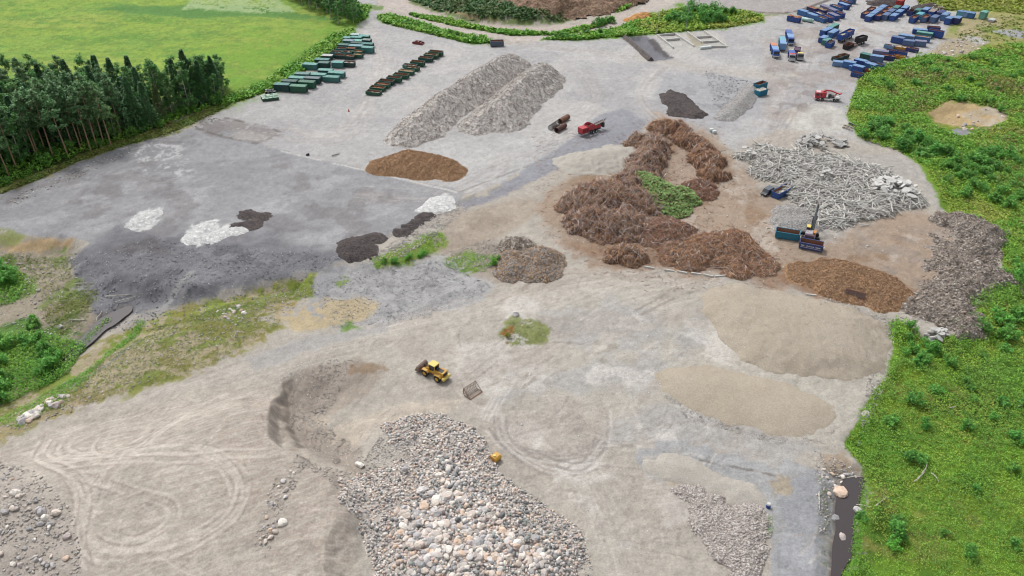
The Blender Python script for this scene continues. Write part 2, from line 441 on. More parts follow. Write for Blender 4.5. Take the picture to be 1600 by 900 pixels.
    # pale gravel spills, dark soil patches
    for pl, c in (([(196, 352), (208, 338), (228, 328), (255, 326), (250, 338), (238, 357), (215, 360)], (222, 222, 220)), ([(283, 376), (300, 352), (322, 343), (341, 344), (335, 356), (352, 352), (386, 358), (380, 367), (356, 364), (334, 378), (310, 385)], (224, 224, 222)), ([(658, 327), (668, 318), (690, 305), (705, 308), (708, 322), (700, 332), (675, 332)], (218, 218, 217))):
        paint(pl, c, 4, 4, .9)
    # light gravel flat in the middle, with a worn straw-coloured foot
    paint([(480, 450), (520, 418), (560, 412), (610, 412), (690, 398), (745, 420), (770, 450), (735, 478), (680, 492), (600, 505), (520, 512), (470, 500)], (178, 177, 176), 10, 9)
    blotch([(480, 450), (520, 418), (690, 398), (770, 450), (680, 492), (520, 512)], (150, 149, 150), .2, .6, .25, 68)
    paint([(430, 470), (490, 462), (560, 470), (590, 482), (560, 500), (500, 512), (430, 505)], (196, 178, 140), 12, 10, .85, -.3)
    paint([(480, 440), (520, 418), (545, 415), (530, 440), (500, 468), (484, 466)], (160, 160, 162), 8, 5)
    line([(560, 385), (640, 350), (720, 318), (800, 290)], 3.2, (118, 118, 120), .55, -.1, 14)
    paint([(718, 318), (760, 305), (790, 285), (840, 262), (900, 232), (960, 198), (1000, 200), (985, 218), (905, 250), (862, 270), (800, 300), (760, 318), (725, 328)], (150, 150, 158), 6, 6, .9)
    paint([(760, 305), (880, 225), (940, 178), (975, 168), (1012, 190), (990, 220), (900, 250), (830, 280)], (158, 159, 165), 6, 6, .95, k=1)
    paint([(905, 250), (940, 238), (985, 226), (1010, 240), (985, 262), (930, 268), (880, 262)], (190, 188, 182), 10, 8, .9)
    paint([(700, 335), (760, 320), (840, 305), (850, 330), (800, 360), (760, 382), (690, 392), (668, 380), (690, 352)], (182, 170, 156), 10, 8)
    blotch([(700, 335), (840, 305), (800, 360), (690, 392)], (160, 146, 132), .1, .6, .2, 69)
    paint([(690, 392), (770, 372), (800, 385), (790, 440), (745, 430)], (165, 152, 138), 12, 9, .8)
    # trampled brown earth round the brush heaps
    paint([(846, 300), (905, 268), (1000, 245), (1022, 182), (1065, 185), (1120, 215), (1150, 245), (1195, 300), (1270, 345), (1330, 350), (1430, 330), (1485, 350), (1490, 430), (1400, 480), (1280, 455), (1190, 440), (1060, 420), (960, 420), (900, 400), (840, 350)], (174, 155, 137), 22, 16)
    blotch([(846, 300), (1022, 190), (1150, 245), (1270, 345), (1485, 350), (1490, 430), (1280, 455), (960, 420)], (150, 124, 100), .15, .65, .09, 70); blotch([(846, 300), (1022, 190), (1150, 245), (1270, 345), (1485, 350), (1490, 430), (1280, 455), (960, 420)], (204, 194, 182), .3, .6, .12, 71)
    paint([(1060, 225), (1085, 240), (1082, 290), (1060, 320), (1045, 300), (1055, 260)], (176, 158, 142), 10, 6)
    paint([(880, 380), (960, 370), (1080, 395), (1230, 425), (1380, 470), (1300, 470), (1120, 432), (1000, 425), (900, 400)], (152, 124, 102), 20, 12, .7)
    paint([(1020, 186), (1045, 178), (1070, 190), (1050, 210), (1028, 208)], (186, 150, 112), 12, 8, .7)
    paint([(1210, 430), (1290, 405), (1400, 430), (1430, 460), (1380, 475), (1250, 455)], (150, 118, 94), 14, 9, .8)
    paint([(1220, 340), (1255, 325), (1330, 350), (1320, 375), (1240, 375), (1200, 360)], (188, 184, 178), 16, 10, .8)
    blotch([(1320, 340), (1500, 345), (1500, 470), (1330, 440)], (158, 146, 136), 0, .6, .2, 72)
    # middle east: grey made ground, pale pad
    paint([(1040, 118), (1120, 105), (1190, 130), (1205, 160), (1150, 190), (1110, 200), (1040, 180), (1020, 150)], (178, 178, 180), 12, 8, .9, k=1)
    blotch([(1040, 118), (1190, 130), (1150, 190), (1030, 170)], (150, 150, 154), .1, .5, .2, 73)
    paint([(1225, 172), (1262, 160), (1315, 170), (1325, 190), (1322, 208), (1262, 212), (1230, 198)], (206, 203, 196), 7, 6, .95, k=1)
    paint([(1268, 178), (1300, 176), (1300, 198), (1272, 200)], (184, 180, 172), 5, 4, .7)
    paint([(1150, 225), (1220, 205), (1330, 215), (1300, 240), (1180, 250), (1150, 262)], (190, 182, 172), 14, 10)
    paint([(1340, 220), (1420, 208), (1440, 214), (1400, 222), (1345, 228)], (186, 182, 176), 4, 3)
    paint([(1420, 240), (1460, 262), (1500, 330), (1470, 335), (1440, 290), (1330, 250), (1320, 235)], (184, 179, 172), 8, 6)
    # --- roads ----------------------------------------------------------
    dl, dh = (168, 156, 148), (216, 208, 198)
    way = [(1020, 70), (900, 82), (820, 70), (700, 42), (620, 18), (560, -20)]
    paint([(560, -40), (640, -40), (660, 12), (760, 42), (860, 52), (940, 44), (985, 24), (1020, -5), (1075, -30), (1100, -30), (1050, 5), (1010, 32), (960, 55), (880, 62), (800, 64), (720, 48), (640, 24), (596, 12)], (202, 192, 184), 4, 3, k=2)
    paint([(640, -20), (660, 4), (740, 28), (840, 42), (910, 36), (945, 20), (930, 10), (990, 18), (970, 40), (905, 50), (840, 50), (740, 40), (660, 18), (630, 4)], (198, 186, 176), 4, 3, k=2)
    for w_, n in (([(590, 6), (700, 42), (800, 60), (900, 56), (980, 32), (1050, -5)], 5), ([(800, 66), (900, 78), (1010, 92), (1120, 108), (1200, 116), (1260, 112)], 9), ([(1100, 60), (1040, 100), (1000, 150), (1030, 190)], 5), ([(1200, 116), (1240, 150), (1215, 210), (1170, 260), (1185, 320)], 9), ([(1270, 40), (1250, 100), (1225, 150), (1200, 200)], 8), ([(560, 40), (600, 90), (570, 170), (520, 215), (430, 200)], 8), ([(900, 110), (920, 160), (800, 240), (700, 300), (560, 300)], 7)):
        road(w_, 9 if n > 5 else 5, n, dl, dh, .3)
    paint([(1000, 78), (1100, 105), (1250, 112), (1250, 122), (1100, 116), (990, 92)], (196, 190, 182), 8, 6, .7)
    blotch([(1180, 40), (1500, 10), (1420, 100), (1330, 150), (1190, 220)], (170, 158, 150), .0, .55, .1, 74); blotch([(1180, 40), (1500, 10), (1420, 100), (1330, 150), (1190, 220)], (140, 130, 126), .45, .5, .15, 75)
    # edge joints of the pavement
    line([(440, 236), (560, 263), (640, 282), (716, 302)], .8, (214, 212, 208), .8, -.6, cv=False); line([(716, 302), (860, 246), (960, 196)], .8, (150, 146, 140), .7, -.3, cv=False); line([(640, 275), (722, 278), (860, 226)], .6, (160, 156, 150), .5, -.2, cv=False)
    paint([(620, 215), (700, 190), (740, 235), (880, 190), (860, 220), (720, 275), (640, 262)], (200, 199, 196), 20, 8, .6)
    # grey parking of the wide south road
    road([(-40, 720), (160, 650), (330, 590), (470, 545), (620, 510), (800, 470), (1000, 430)], 10, 14, dl, dh, .3)
    paint([(380, 560), (470, 528), (560, 512), (600, 515), (480, 550), (400, 580)], (176, 174, 172), 14, 6, .75)
    road([(640, 600), (760, 560), (860, 510), (980, 460), (1120, 430)], 14, 12, (176, 166, 156), (222, 214, 204), .28)
    road([(1000, 900), (960, 780), (900, 700), (800, 640), (830, 570), (940, 500)], 12, 12, (178, 170, 162), (222, 216, 208), .28)
    road([(1200, 350), (1120, 420), (1000, 430), (880, 420), (780, 470)], 10, 9, (160, 142, 126), (204, 194, 184), .3)
    for pl in ([(840, 500), (950, 470), (1040, 500), (1040, 540), (930, 545), (870, 525)], [(1010, 560), (1060, 590), (1020, 610), (860, 606), (760, 640), (800, 600)], [(930, 700), (1010, 630), (1160, 640), (1280, 700), (1230, 720), (1090, 700), (1020, 690)], [(1090, 480), (1110, 470), (1100, 540), (1060, 560), (1050, 530)]):
        paint(pl, (178, 177, 176), 26, 14, .65)
    paint([(925, 540), (940, 528), (966, 530), (962, 545), (930, 550)], (172, 164, 150), 5, 4, .8); paint([(936, 562), (944, 560), (950, 568), (940, 572)], (162, 156, 146), 4, 2, .8)
    blotch([(700, 460), (1100, 430), (1300, 650), (1000, 900), (700, 600)], (222, 217, 210), .3, .55, .12, 76); blotch([(560, 480), (1100, 430), (1300, 650), (1000, 900), (600, 620)], (178, 168, 158), .25, .45, .1, 77)
    # turning loops
    for e in ([(760, 655), (800, 590), (850, 580)], [(768, 668), (800, 700), (880, 715), (940, 690), (945, 640)], [(780, 650), (790, 690), (860, 735), (930, 725)], [(850, 720), (910, 730), (945, 690)]):
        for o in (-1.1, -.4, .6, 1.3): line(e, .5, rs.choice([(156, 149, 144), (214, 208, 202)]), .6, -.4, rs.randint(1, 99), .7, o)
    for e in ([(806, 600), (835, 575), (862, 555)], [(818, 604), (850, 578), (872, 562)], [(985, 490), (1030, 465), (1060, 452)], [(1000, 492), (1050, 468), (1095, 452)]): line(e, .9, (150, 140, 130), .55, -.2)
    # grey flats in the south-east
    paint([(985, 700), (1060, 690), (1170, 720), (1215, 745), (1230, 720), (1300, 735), (1312, 770), (1300, 850), (1292, 960), (1195, 960), (1200, 850), (1150, 800), (1080, 765), (1000, 735)], (174, 174, 174), 9, 7)
    paint([(1225, 752), (1275, 735), (1305, 750), (1302, 830), (1290, 842), (1230, 832), (1218, 790)], (160, 161, 164), 8, 5, .9)
    paint([(1215, 838), (1290, 840), (1298, 900), (1290, 990), (1215, 990), (1200, 880)], (172, 173, 176), 8, 6, .9)
    paint([(1000, 716), (1060, 700), (1100, 728), (1180, 760), (1200, 800), (1120, 775), (1050, 748), (1008, 735)], (180, 178, 174), 6, 5, .9)
    line([(1060, 745), (1056, 720), (1075, 706), (1100, 716), (1085, 748)], .7, (208, 206, 200), .6, -.8)
    line([(1095, 716), (1150, 728), (1210, 742)], .6, (120, 112, 104), .7, 0)
    paint([(1205, 752), (1230, 748), (1232, 765), (1212, 770)], (176, 160, 132), 8, 5, .7)
    paint([(1020, 735), (1060, 742), (1090, 762), (1050, 758)], (190, 170, 142), 8, 5, .7)
    paint([(1280, 715), (1320, 700), (1348, 735), (1320, 750), (1290, 740)], (172, 152, 130), 8, 6, .8)
    # plateau with the loops: raked fines
    PL = [(-400, 760), (-40, 700), (90, 655), (210, 630), (330, 602), (432, 590), (440, 640), (490, 715), (555, 738), (560, 900), (590, 1150), (-400, 1150)]
    paint(PL, (195, 187, 175), 12, 6)
    blotch(PL, (178, 165, 155), -.05, .55, .5, 80, an=(.42, 5.0)); blotch(PL, (210, 200, 189), .2, .5, .35, 81, an=(.42, 6.0))
    blotch([(330, 640), (430, 600), (560, 740), (560, 900), (420, 900), (330, 760)], (176, 161, 148), -.05, .45, .6, 82, an=(.25, 6.0))
    paint([(-60, 730), (30, 740), (80, 780), (120, 830), (150, 960), (-60, 960)], (190, 180, 170), 16, 10, .7)
    lt = (219, 209, 198)
    LOOPS = [[(70, 690), (62, 715), (90, 735), (150, 738), (220, 728), (300, 728), (350, 745), (375, 785), (360, 825), (300, 860), (220, 872), (170, 868), (150, 840), (165, 790), (200, 740), (250, 690), (285, 655)],
             [(85, 705), (100, 730), (180, 733), (260, 724), (330, 728), (375, 755), (385, 790), (360, 835), (290, 875), (200, 888), (155, 880), (135, 850), (140, 800), (120, 760), (90, 740)],
             [(110, 690), (102, 712), (130, 728), (200, 722), (235, 695), (275, 660)],
             [(150, 900), (140, 860), (150, 800), (130, 765), (95, 742), (70, 720), (78, 695)],
             [(170, 860), (215, 868), (260, 850), (280, 825), (270, 805), (235, 795), (190, 780), (140, 765)],
             [(420, 728), (360, 730), (300, 738), (200, 738), (120, 745)], [(165, 690), (160, 715), (190, 728), (230, 715)]]
    for lp in LOOPS:
        for o in (-.95, .95):
            line(lp, .66, lt, .62, -.45, rs.randint(1, 99), .65, o); line(lp, .35, (166, 153, 144), .45, -.2, rs.randint(1, 99), .7, o + .6)
    for j in range(26):
        a = (rs.uniform(150, 280), rs.uniform(790, 890)); b = (a[0] + rs.uniform(-50, 60), a[1] + rs.uniform(-30, 30)); line([a, b], .35, rs.choice([lt, (176, 162, 152)]), .5, -.2, j + 1, .7, cv=False)
    for j in range(60):
        a = (rs.uniform(60, 420), rs.uniform(640, 720)); b = (a[0] + rs.uniform(30, 90), a[1] - rs.uniform(8, 30)); line([a, b], .4, rs.choice([lt, (178, 166, 156)]), .4, -.1, j + 1, .7, cv=False)
    # pit faces
    paint([(436, 594), (470, 574), (560, 560), (600, 580), (590, 612), (545, 628), (500, 650), (560, 700), (560, 735), (500, 712), (455, 676), (434, 645), (443, 620)], (170, 158, 146), 10, 8, .85)
    paint([(434, 592), (446, 600), (446, 640), (470, 678), (505, 708), (560, 730), (566, 742), (500, 722), (452, 682), (430, 645)], (164, 152, 141), 10, 8, .5)  # band along the scarp: bare damp earth, with some of the bank's shade painted in
    paint([(548, 570), (600, 568), (608, 578), (570, 588), (545, 582)], (150, 126, 100), 6, 5, .7)
    paint([(500, 660), (600, 640), (720, 620), (700, 640), (600, 660), (560, 690), (520, 690)], (206, 194, 178), 16, 10, .7)
    # --- green grounds ----------------------------------------------------
    FIELD = [(-900, -90), (470, -90), (560, 4), (556, 44), (500, 92), (432, 137), (345, 166), (250, 205), (0, 290), (-900, 620)]
    paint(FIELD, (146, 176, 74), 4, 4, k=3)
    blotch(FIELD, (128, 168, 76), .15, .7, .022, 90, an=(-.2, 2.5)); blotch(FIELD, (166, 180, 88), .15, .7, .02, 91, an=(.2, 2.0)); blotch(FIELD, (98, 150, 62), .3, .7, .05, 92, an=(-.1, 3.0))
    blotch(FIELD, (164, 184, 80), .2, .4, .16, 93); blotch(FIELD, (106, 140, 66), .2, .45, .22, 94); blotch(FIELD, (120, 150, 72), .1, .5, .5, 193, an=(.1, 2)); blotch(FIELD, (166, 186, 86), .25, .4, .6, 194); paint([(300, 90), (420, 50), (560, 28), (545, 60), (430, 140), (345, 168)], (122, 164, 62), 40, 20, .75, -.2)
    paint([(155, 16), (180, 8), (260, 10), (300, 5), (420, 10), (520, 30), (470, 30), (380, 25), (300, 29), (200, 20)], (92, 140, 72), 4, 4, .85)
    paint([(285, 14), (300, 0), (430, -3), (460, 18), (400, 20), (330, 14)], (174, 194, 142), 5, 4, .75, -.3)
    paint([(420, 120), (470, 85), (520, 50), (556, 44), (500, 92), (432, 137), (345, 166), (350, 150)], (96, 140, 54), 14, 8, .8)
    paint([(410, 130), (520, 76), (552, 50), (555, 58), (500, 96), (436, 140), (345, 168), (340, 160)], (146, 150, 84), 4, 3, .7, -.1)
    FOREST = [(-900, 170), (0, 165), (200, 160), (320, 146), (350, 150), (320, 172), (250, 206), (120, 255), (0, 296), (-900, 640)]
    paint(FOREST, (74, 88, 44), 8, 6, k=4)
    paint([(-60, 330), (0, 292), (60, 268), (130, 240), (200, 212), (255, 200), (300, 178), (345, 162), (356, 168), (300, 196), (260, 212), (200, 228), (120, 256), (60, 282), (0, 304), (-60, 345)], (128, 138, 66), 5, 5, .95, k=4)
    paint([(225, 205), (270, 185), (320, 168), (352, 160), (330, 180), (285, 196), (250, 208)], (168, 140, 104), 6, 5, .85, -.2); paint([(0, 296), (50, 276), (110, 262), (40, 290), (0, 305)], (166, 150, 114), 5, 4, .6, -.1)
    paint([(270, 190), (300, 178), (315, 180), (295, 195)], (196, 192, 184), 5, 3, .8)
    MEADOW = [(1560, -60), (1640, -60), (2800, -60), (2800, 1300), (1270, 1300), (1300, 900), (1345, 812), (1356, 770), (1350, 740), (1316, 700), (1345, 640), (1380, 590), (1398, 545), (1384, 505), (1400, 497), (1450, 530), (1510, 522), (1530, 480), (1575, 440), (1560, 380), (1480, 335), (1462, 300), (1440, 262), (1400, 228), (1340, 214), (1322, 180), (1345, 118), (1390, 100), (1440, 88), (1500, 75), (1540, 50)]
    paint(MEADOW, (116, 152, 52), 6, 7, k=4)
    blotch(MEADOW, (130, 152, 50), .1, .75, .07, 95); blotch(MEADOW, (74, 112, 40), .15, .75, .1, 96); blotch(MEADOW, (150, 140, 84), .5, .6, .16, 97)
    # north-east meadow and dry verge
    paint([(1420, -60), (1440, 12), (1480, 16), (1560, 20), (1640, 30), (1700, -60)], (158, 178, 62), 5, 4, k=4)
    paint([(1500, 22), (1560, 18), (1700, 10), (1700, 80), (1560, 70), (1500, 60), (1470, 62)], (166, 160, 104), 8, 7, .9, k=4)
    blotch([(1500, 22), (1700, 10), (1700, 80), (1470, 62)], (186, 170, 140), .1, .7, .12, 98); blotch([(1480, 20), (1700, 10), (1700, 90), (1470, 62)], (124, 150, 60), .2, .7, .14, 99)
    paint([(1550, 49), (1575, 46), (1640, 52), (1640, 62), (1590, 60)], (172, 172, 178), 3, 2, .95)
    paint([(1440, 92), (1480, 62), (1520, 55), (1544, 66), (1520, 80), (1480, 92)], (182, 168, 142), 7, 6, .95); paint([(1505, 55), (1530, 58), (1544, 66), (1525, 70)], (190, 188, 186), 4, 3, .9)
    paint([(1450, 176), (1480, 158), (1510, 160), (1560, 172), (1575, 185), (1540, 198), (1500, 200), (1462, 192)], (196, 172, 130), 5, 5)
    paint([(1505, 180), (1545, 166), (1578, 182), (1545, 198)], (186, 178, 166), 5, 4, .7, -.1); paint([(1488, 202), (1505, 200), (1518, 208), (1505, 213), (1486, 210)], (150, 150, 154), 3, 2)
    # north: green mound, earth banks, strips, grey arable
    paint([(585, 28), (610, 22), (690, 46), (765, 62), (772, 70), (740, 70), (660, 50), (600, 36)], (104, 146, 62), 4, 3, k=4)
    paint([(640, 20), (690, 26), (770, 46), (860, 52), (930, 40), (955, 30), (945, 40), (890, 54), (800, 56), (720, 42), (650, 26)], (126, 148, 84), 4, 3, .9, k=4)
    paint([(500, 2), (580, 8), (575, 28), (560, 36), (540, 30)], (104, 146, 60), 4, 3, k=4); paint([(570, 6), (600, 10), (596, 16), (575, 14)], (116, 142, 74), 3, 2, .9)
    paint([(846, 62), (900, 55), (960, 46), (1000, 30), (1010, 22), (1060, 5), (1120, 10), (1190, 22), (1196, 34), (1130, 46), (1060, 50), (990, 58), (900, 64)], (112, 152, 58), 4, 3, k=4)
    paint([(985, 34), (1002, 22), (1015, 24), (1000, 38)], (206, 150, 88), 4, 3, .95); paint([(1015, 12), (1050, 6), (1070, 16), (1030, 24)], (200, 192, 184), 5, 4, .8)
    paint([(960, 22), (1000, 4), (1030, -14), (1018, -20), (965, 12)], (98, 146, 76), 4, 3, k=4)
    paint([(625, -30), (930, -30), (912, 20), (880, 36), (820, 40), (740, 36), (670, 16), (640, 4)], (110, 128, 76), 5, 4, .95, -.4, k=4)
    blotch([(625, -30), (930, -30), (912, 20), (820, 40), (670, 16)], (168, 138, 112), .05, .8, .12, 101); paint([(690, 12), (720, 20), (790, 36), (740, 30)], (176, 146, 120), 5, 3, .8)
    paint([(800, -40), (1000, -40), (990, 6), (960, 18), (900, 20), (840, 6)], (158, 128, 106), 5, 4, .95)
    paint([(1070, 8), (1080, -60), (1320, -60), (1290, 2), (1240, 20), (1160, 16), (1100, 10)], (178, 172, 170), 4, 3, k=1)
    line([(1080, 9), (1140, 14), (1200, 20), (1250, 16), (1300, -2)], 2.5, (104, 96, 92), .85, -.6); line([(1190, 24), (1250, 20), (1290, 8)], 2.0, (112, 138, 66), .8, -.4)
    paint([(1110, 22), (1130, 20), (1135, 27), (1115, 29)], (200, 204, 206), 3, 2, .9); paint([(1135, 24), (1150, 22), (1150, 28), (1136, 29)], (200, 160, 116), 3, 2, .9)
    # bunkers
    paint([(972, 58), (1010, 55), (1052, 92), (1016, 96)], (130, 130, 136), 3, 2); line([(974, 59), (995, 74), (1017, 94)], 2.2, (96, 92, 92), .9, -.9, cv=False); paint([(1010, 60), (1022, 60), (1050, 88), (1040, 90), (1024, 78)], (98, 94, 94), 3, 3, .9)
    paint([(1022, 56), (1120, 48), (1140, 74), (1080, 82), (1040, 82)], (196, 193, 188), 4, 3, .9); paint([(1072, 52), (1078, 50), (1100, 70), (1086, 74)], (176, 168, 146), 3, 2, .9)
    # low wet land in the west
    paint([(-300, 360), (60, 372), (130, 382), (104, 404), (118, 460), (150, 500), (120, 540), (60, 600), (-20, 650), (-300, 800)], (166, 156, 138), 8, 7)
    paint([(0, 390), (60, 374), (122, 372), (112, 390), (40, 392)], (190, 164, 126), 8, 5, .85)
    for pl, c in (([(-60, 405), (25, 405), (40, 430), (20, 460), (-60, 470)], (86, 130, 44)), ([(-60, 520), (30, 500), (100, 512), (135, 522), (100, 570), (40, 600), (-60, 640)], (82, 130, 42)), ([(60, 480), (110, 440), (150, 440), (130, 470), (90, 510)], (120, 142, 68)), ([(0, 455), (50, 440), (60, 456), (0, 470)], (112, 150, 62)), ([(78, 385), (110, 380), (100, 415), (80, 410)], (116, 140, 74)), ([(-60, 360), (20, 360), (40, 372), (0, 385), (-60, 390)], (140, 148, 86))):
        paint(pl, c, 8, 9, .85, -.25)
    paint([(115, 445), (140, 440), (150, 458), (130, 464)], (160, 160, 160), 5, 3); paint([(60, 490), (85, 470), (110, 470), (95, 500), (70, 505)], (178, 162, 146), 8, 5, .8)
    # grassy bank
    BK = [(-60, 640), (40, 580), (110, 560), (150, 540), (210, 512), (260, 488), (340, 470), (420, 446), (490, 430), (485, 470), (440, 480), (400, 500), (440, 510), (400, 540), (330, 575), (260, 596), (180, 620), (60, 662), (-60, 700)]
    paint(BK, (184, 171, 142), 10, 9)
    paint(BK, (126, 142, 62), 14, 8, .85, .02); paint([(220, 500), (330, 472), (490, 430), (488, 462), (400, 480), (300, 500)], (132, 150, 56), 10, 8, .85, -.12, seed=31); paint(BK, (146, 132, 78), 10, 6, .6, .2, seed=33)
    paint([(60, 600), (200, 520), (216, 512), (225, 520), (150, 575), (60, 620)], (124, 146, 62), 9, 7, .8, -.2); line([(110, 600), (170, 556), (215, 520)], 1.4, (160, 158, 154), .7, -.4)
    paint([(-40, 655), (60, 600), (120, 620), (40, 680), (-40, 700)], (130, 134, 74), 10, 9, .7, -.1); paint([(0, 660), (120, 625), (180, 612), (60, 660), (0, 690)], (176, 158, 128), 9, 6, .6)
    # green specks: middle flat, stump island, weeds at the wall of brash
    for pl, c, lev in (([(578, 400), (620, 392), (650, 372), (690, 358), (700, 372), (665, 395), (640, 412), (590, 416)], (116, 160, 48), -.3), ([(560, 404), (600, 400), (690, 360), (700, 378), (660, 408)], (132, 150, 72), .0), ([(690, 405), (730, 392), (772, 398), (770, 420), (725, 425)], (120, 146, 60), -.1), ([(520, 438), (540, 430), (552, 440), (530, 450)], (130, 156, 70), -.2), ([(530, 510), (548, 504), (562, 512), (540, 516)], (112, 150, 60), -.3), ([(775, 525), (800, 500), (840, 498), (862, 512), (850, 535), (800, 542)], (138, 146, 84), -.2), ([(782, 522), (800, 514), (808, 530), (792, 538)], (150, 92, 52), -.2), ([(1360, 478), (1385, 470), (1390, 484), (1365, 490)], (144, 158, 102), -.3), ([(1190, 660), (1215, 640), (1222, 655), (1200, 668)], (140, 156, 84), .1)):
        paint(pl, c, 6, 6, .9, lev)
    # mud at the water's edge, faint tracks over the open ground
    for P in (POND_L, POND_R): s_ = sdist(P, px, py, 20); mixin(sstep(-9, 2, s_ + 3 * NB) * .75, lin((122, 112, 104)))
    for j in range(150):
        a = (rs.uniform(560, 1300), rs.uniform(450, 880)); th = rs.gauss(-.5, .5); l_ = rs.uniform(30, 110); b = (a[0] + l_ * math.cos(th), a[1] + .55 * l_ * math.sin(th)); mdp = ((a[0] + b[0]) / 2 + rs.uniform(-8, 8), (a[1] + b[1]) / 2 + rs.uniform(-6, 6)); c_ = rs.choice([(164, 155, 147), (172, 163, 155), (212, 205, 197)])
        for o in (-.95, .95): line([a, mdp, b], rs.uniform(.3, .6), c_, rs.uniform(.3, .6), rs.uniform(-.3, .2), j + 300, .8, o)
    # fine grain everywhere
    g = 1 + .09 * NB + .08 * ND + .06 * NA + .05 * fbm(x * 5, y * 5, 2, 41)
    C[:] = np.clip(C * g[:, None], .002, 1)
    C[:] *= KA
    V = np.stack([x, y, H.ravel()], 1)
    nr, nc = sh
    idx = np.arange(nr * nc).reshape(sh)
    q = np.stack([idx[:-1, :-1], idx[:-1, 1:], idx[1:, 1:], idx[1:, :-1]], -1).reshape(-1, 4)
    qc = cls[q[:, 0]]
    m, nt, N, L, bs = nodes('ground')
    at = N.new('ShaderNodeVertexColor'); at.layer_name = 'tone'
    n1 = noise(N, L, 3.1, 6, 'Object', .75); n2 = noise(N, L, .5, 5, 'Object', .65)
    k1 = ramp(N, L, n1, .3, .7, .78, 1.2); k2 = ramp(N, L, n2, .3, .7, .92, 1.08)
    mu = N.new('ShaderNodeMath'); mu.operation = 'MULTIPLY'; L.new(k1, mu.inputs[0]); L.new(k2, mu.inputs[1])
    hs = N.new('ShaderNodeHueSaturation'); L.new(at.outputs[0], hs.inputs['Color']); L.new(mu.outputs[0], hs.inputs['Value'])
    L.new(hs.outputs[0], bs.inputs['Base Color']); bs.inputs['Roughness'].default_value = .95; bs.inputs['Specular IOR Level'].default_value = .15
    bump(N, L, bs, n1, .12)
    names = ['ground', 'paved_yard', 'road', 'field', 'meadow']
    for k, nm in enumerate(names):
        f = q[qc == k]
        if not len(f): continue
        u_, inv = np.unique(f.ravel(), return_inverse=True)
        o = obj_np(nm, V[u_], [inv.reshape(-1, 4)], m, None, True, C[u_])
        o['kind'] = 'structure'
    return dict(MEADOW=MEADOW, FIELD=FIELD, FOREST=FOREST, BK=BK)
AREAS = build_ground()
# water in the ditches
mw, nt, N, L, bs = nodes('ditch_water')
bs.inputs['Base Color'].default_value = (*alb(74, 66, 66), 1); bs.inputs['Roughness'].default_value = .05; bs.inputs['Specular IOR Level'].default_value = .5
bump(N, L, bs, noise(N, L, 1.2, 3), .02, .3)
for P, zl in ((POND_L, POND_ZL), (POND_R, POND_ZR)):
    P2 = curve([G(x, y, zl) for x, y in P], 3, True)
    cx = np.mean(P2, axis=0)
    V = [(cx[0] + (a - cx[0]) * 1.03, cx[1] + (b - cx[1]) * 1.03, zl) for a, b in P2]
    o = obj_np('ditch_water', V, [np.arange(len(V))[None, :]], mw); o['kind'] = 'structure'
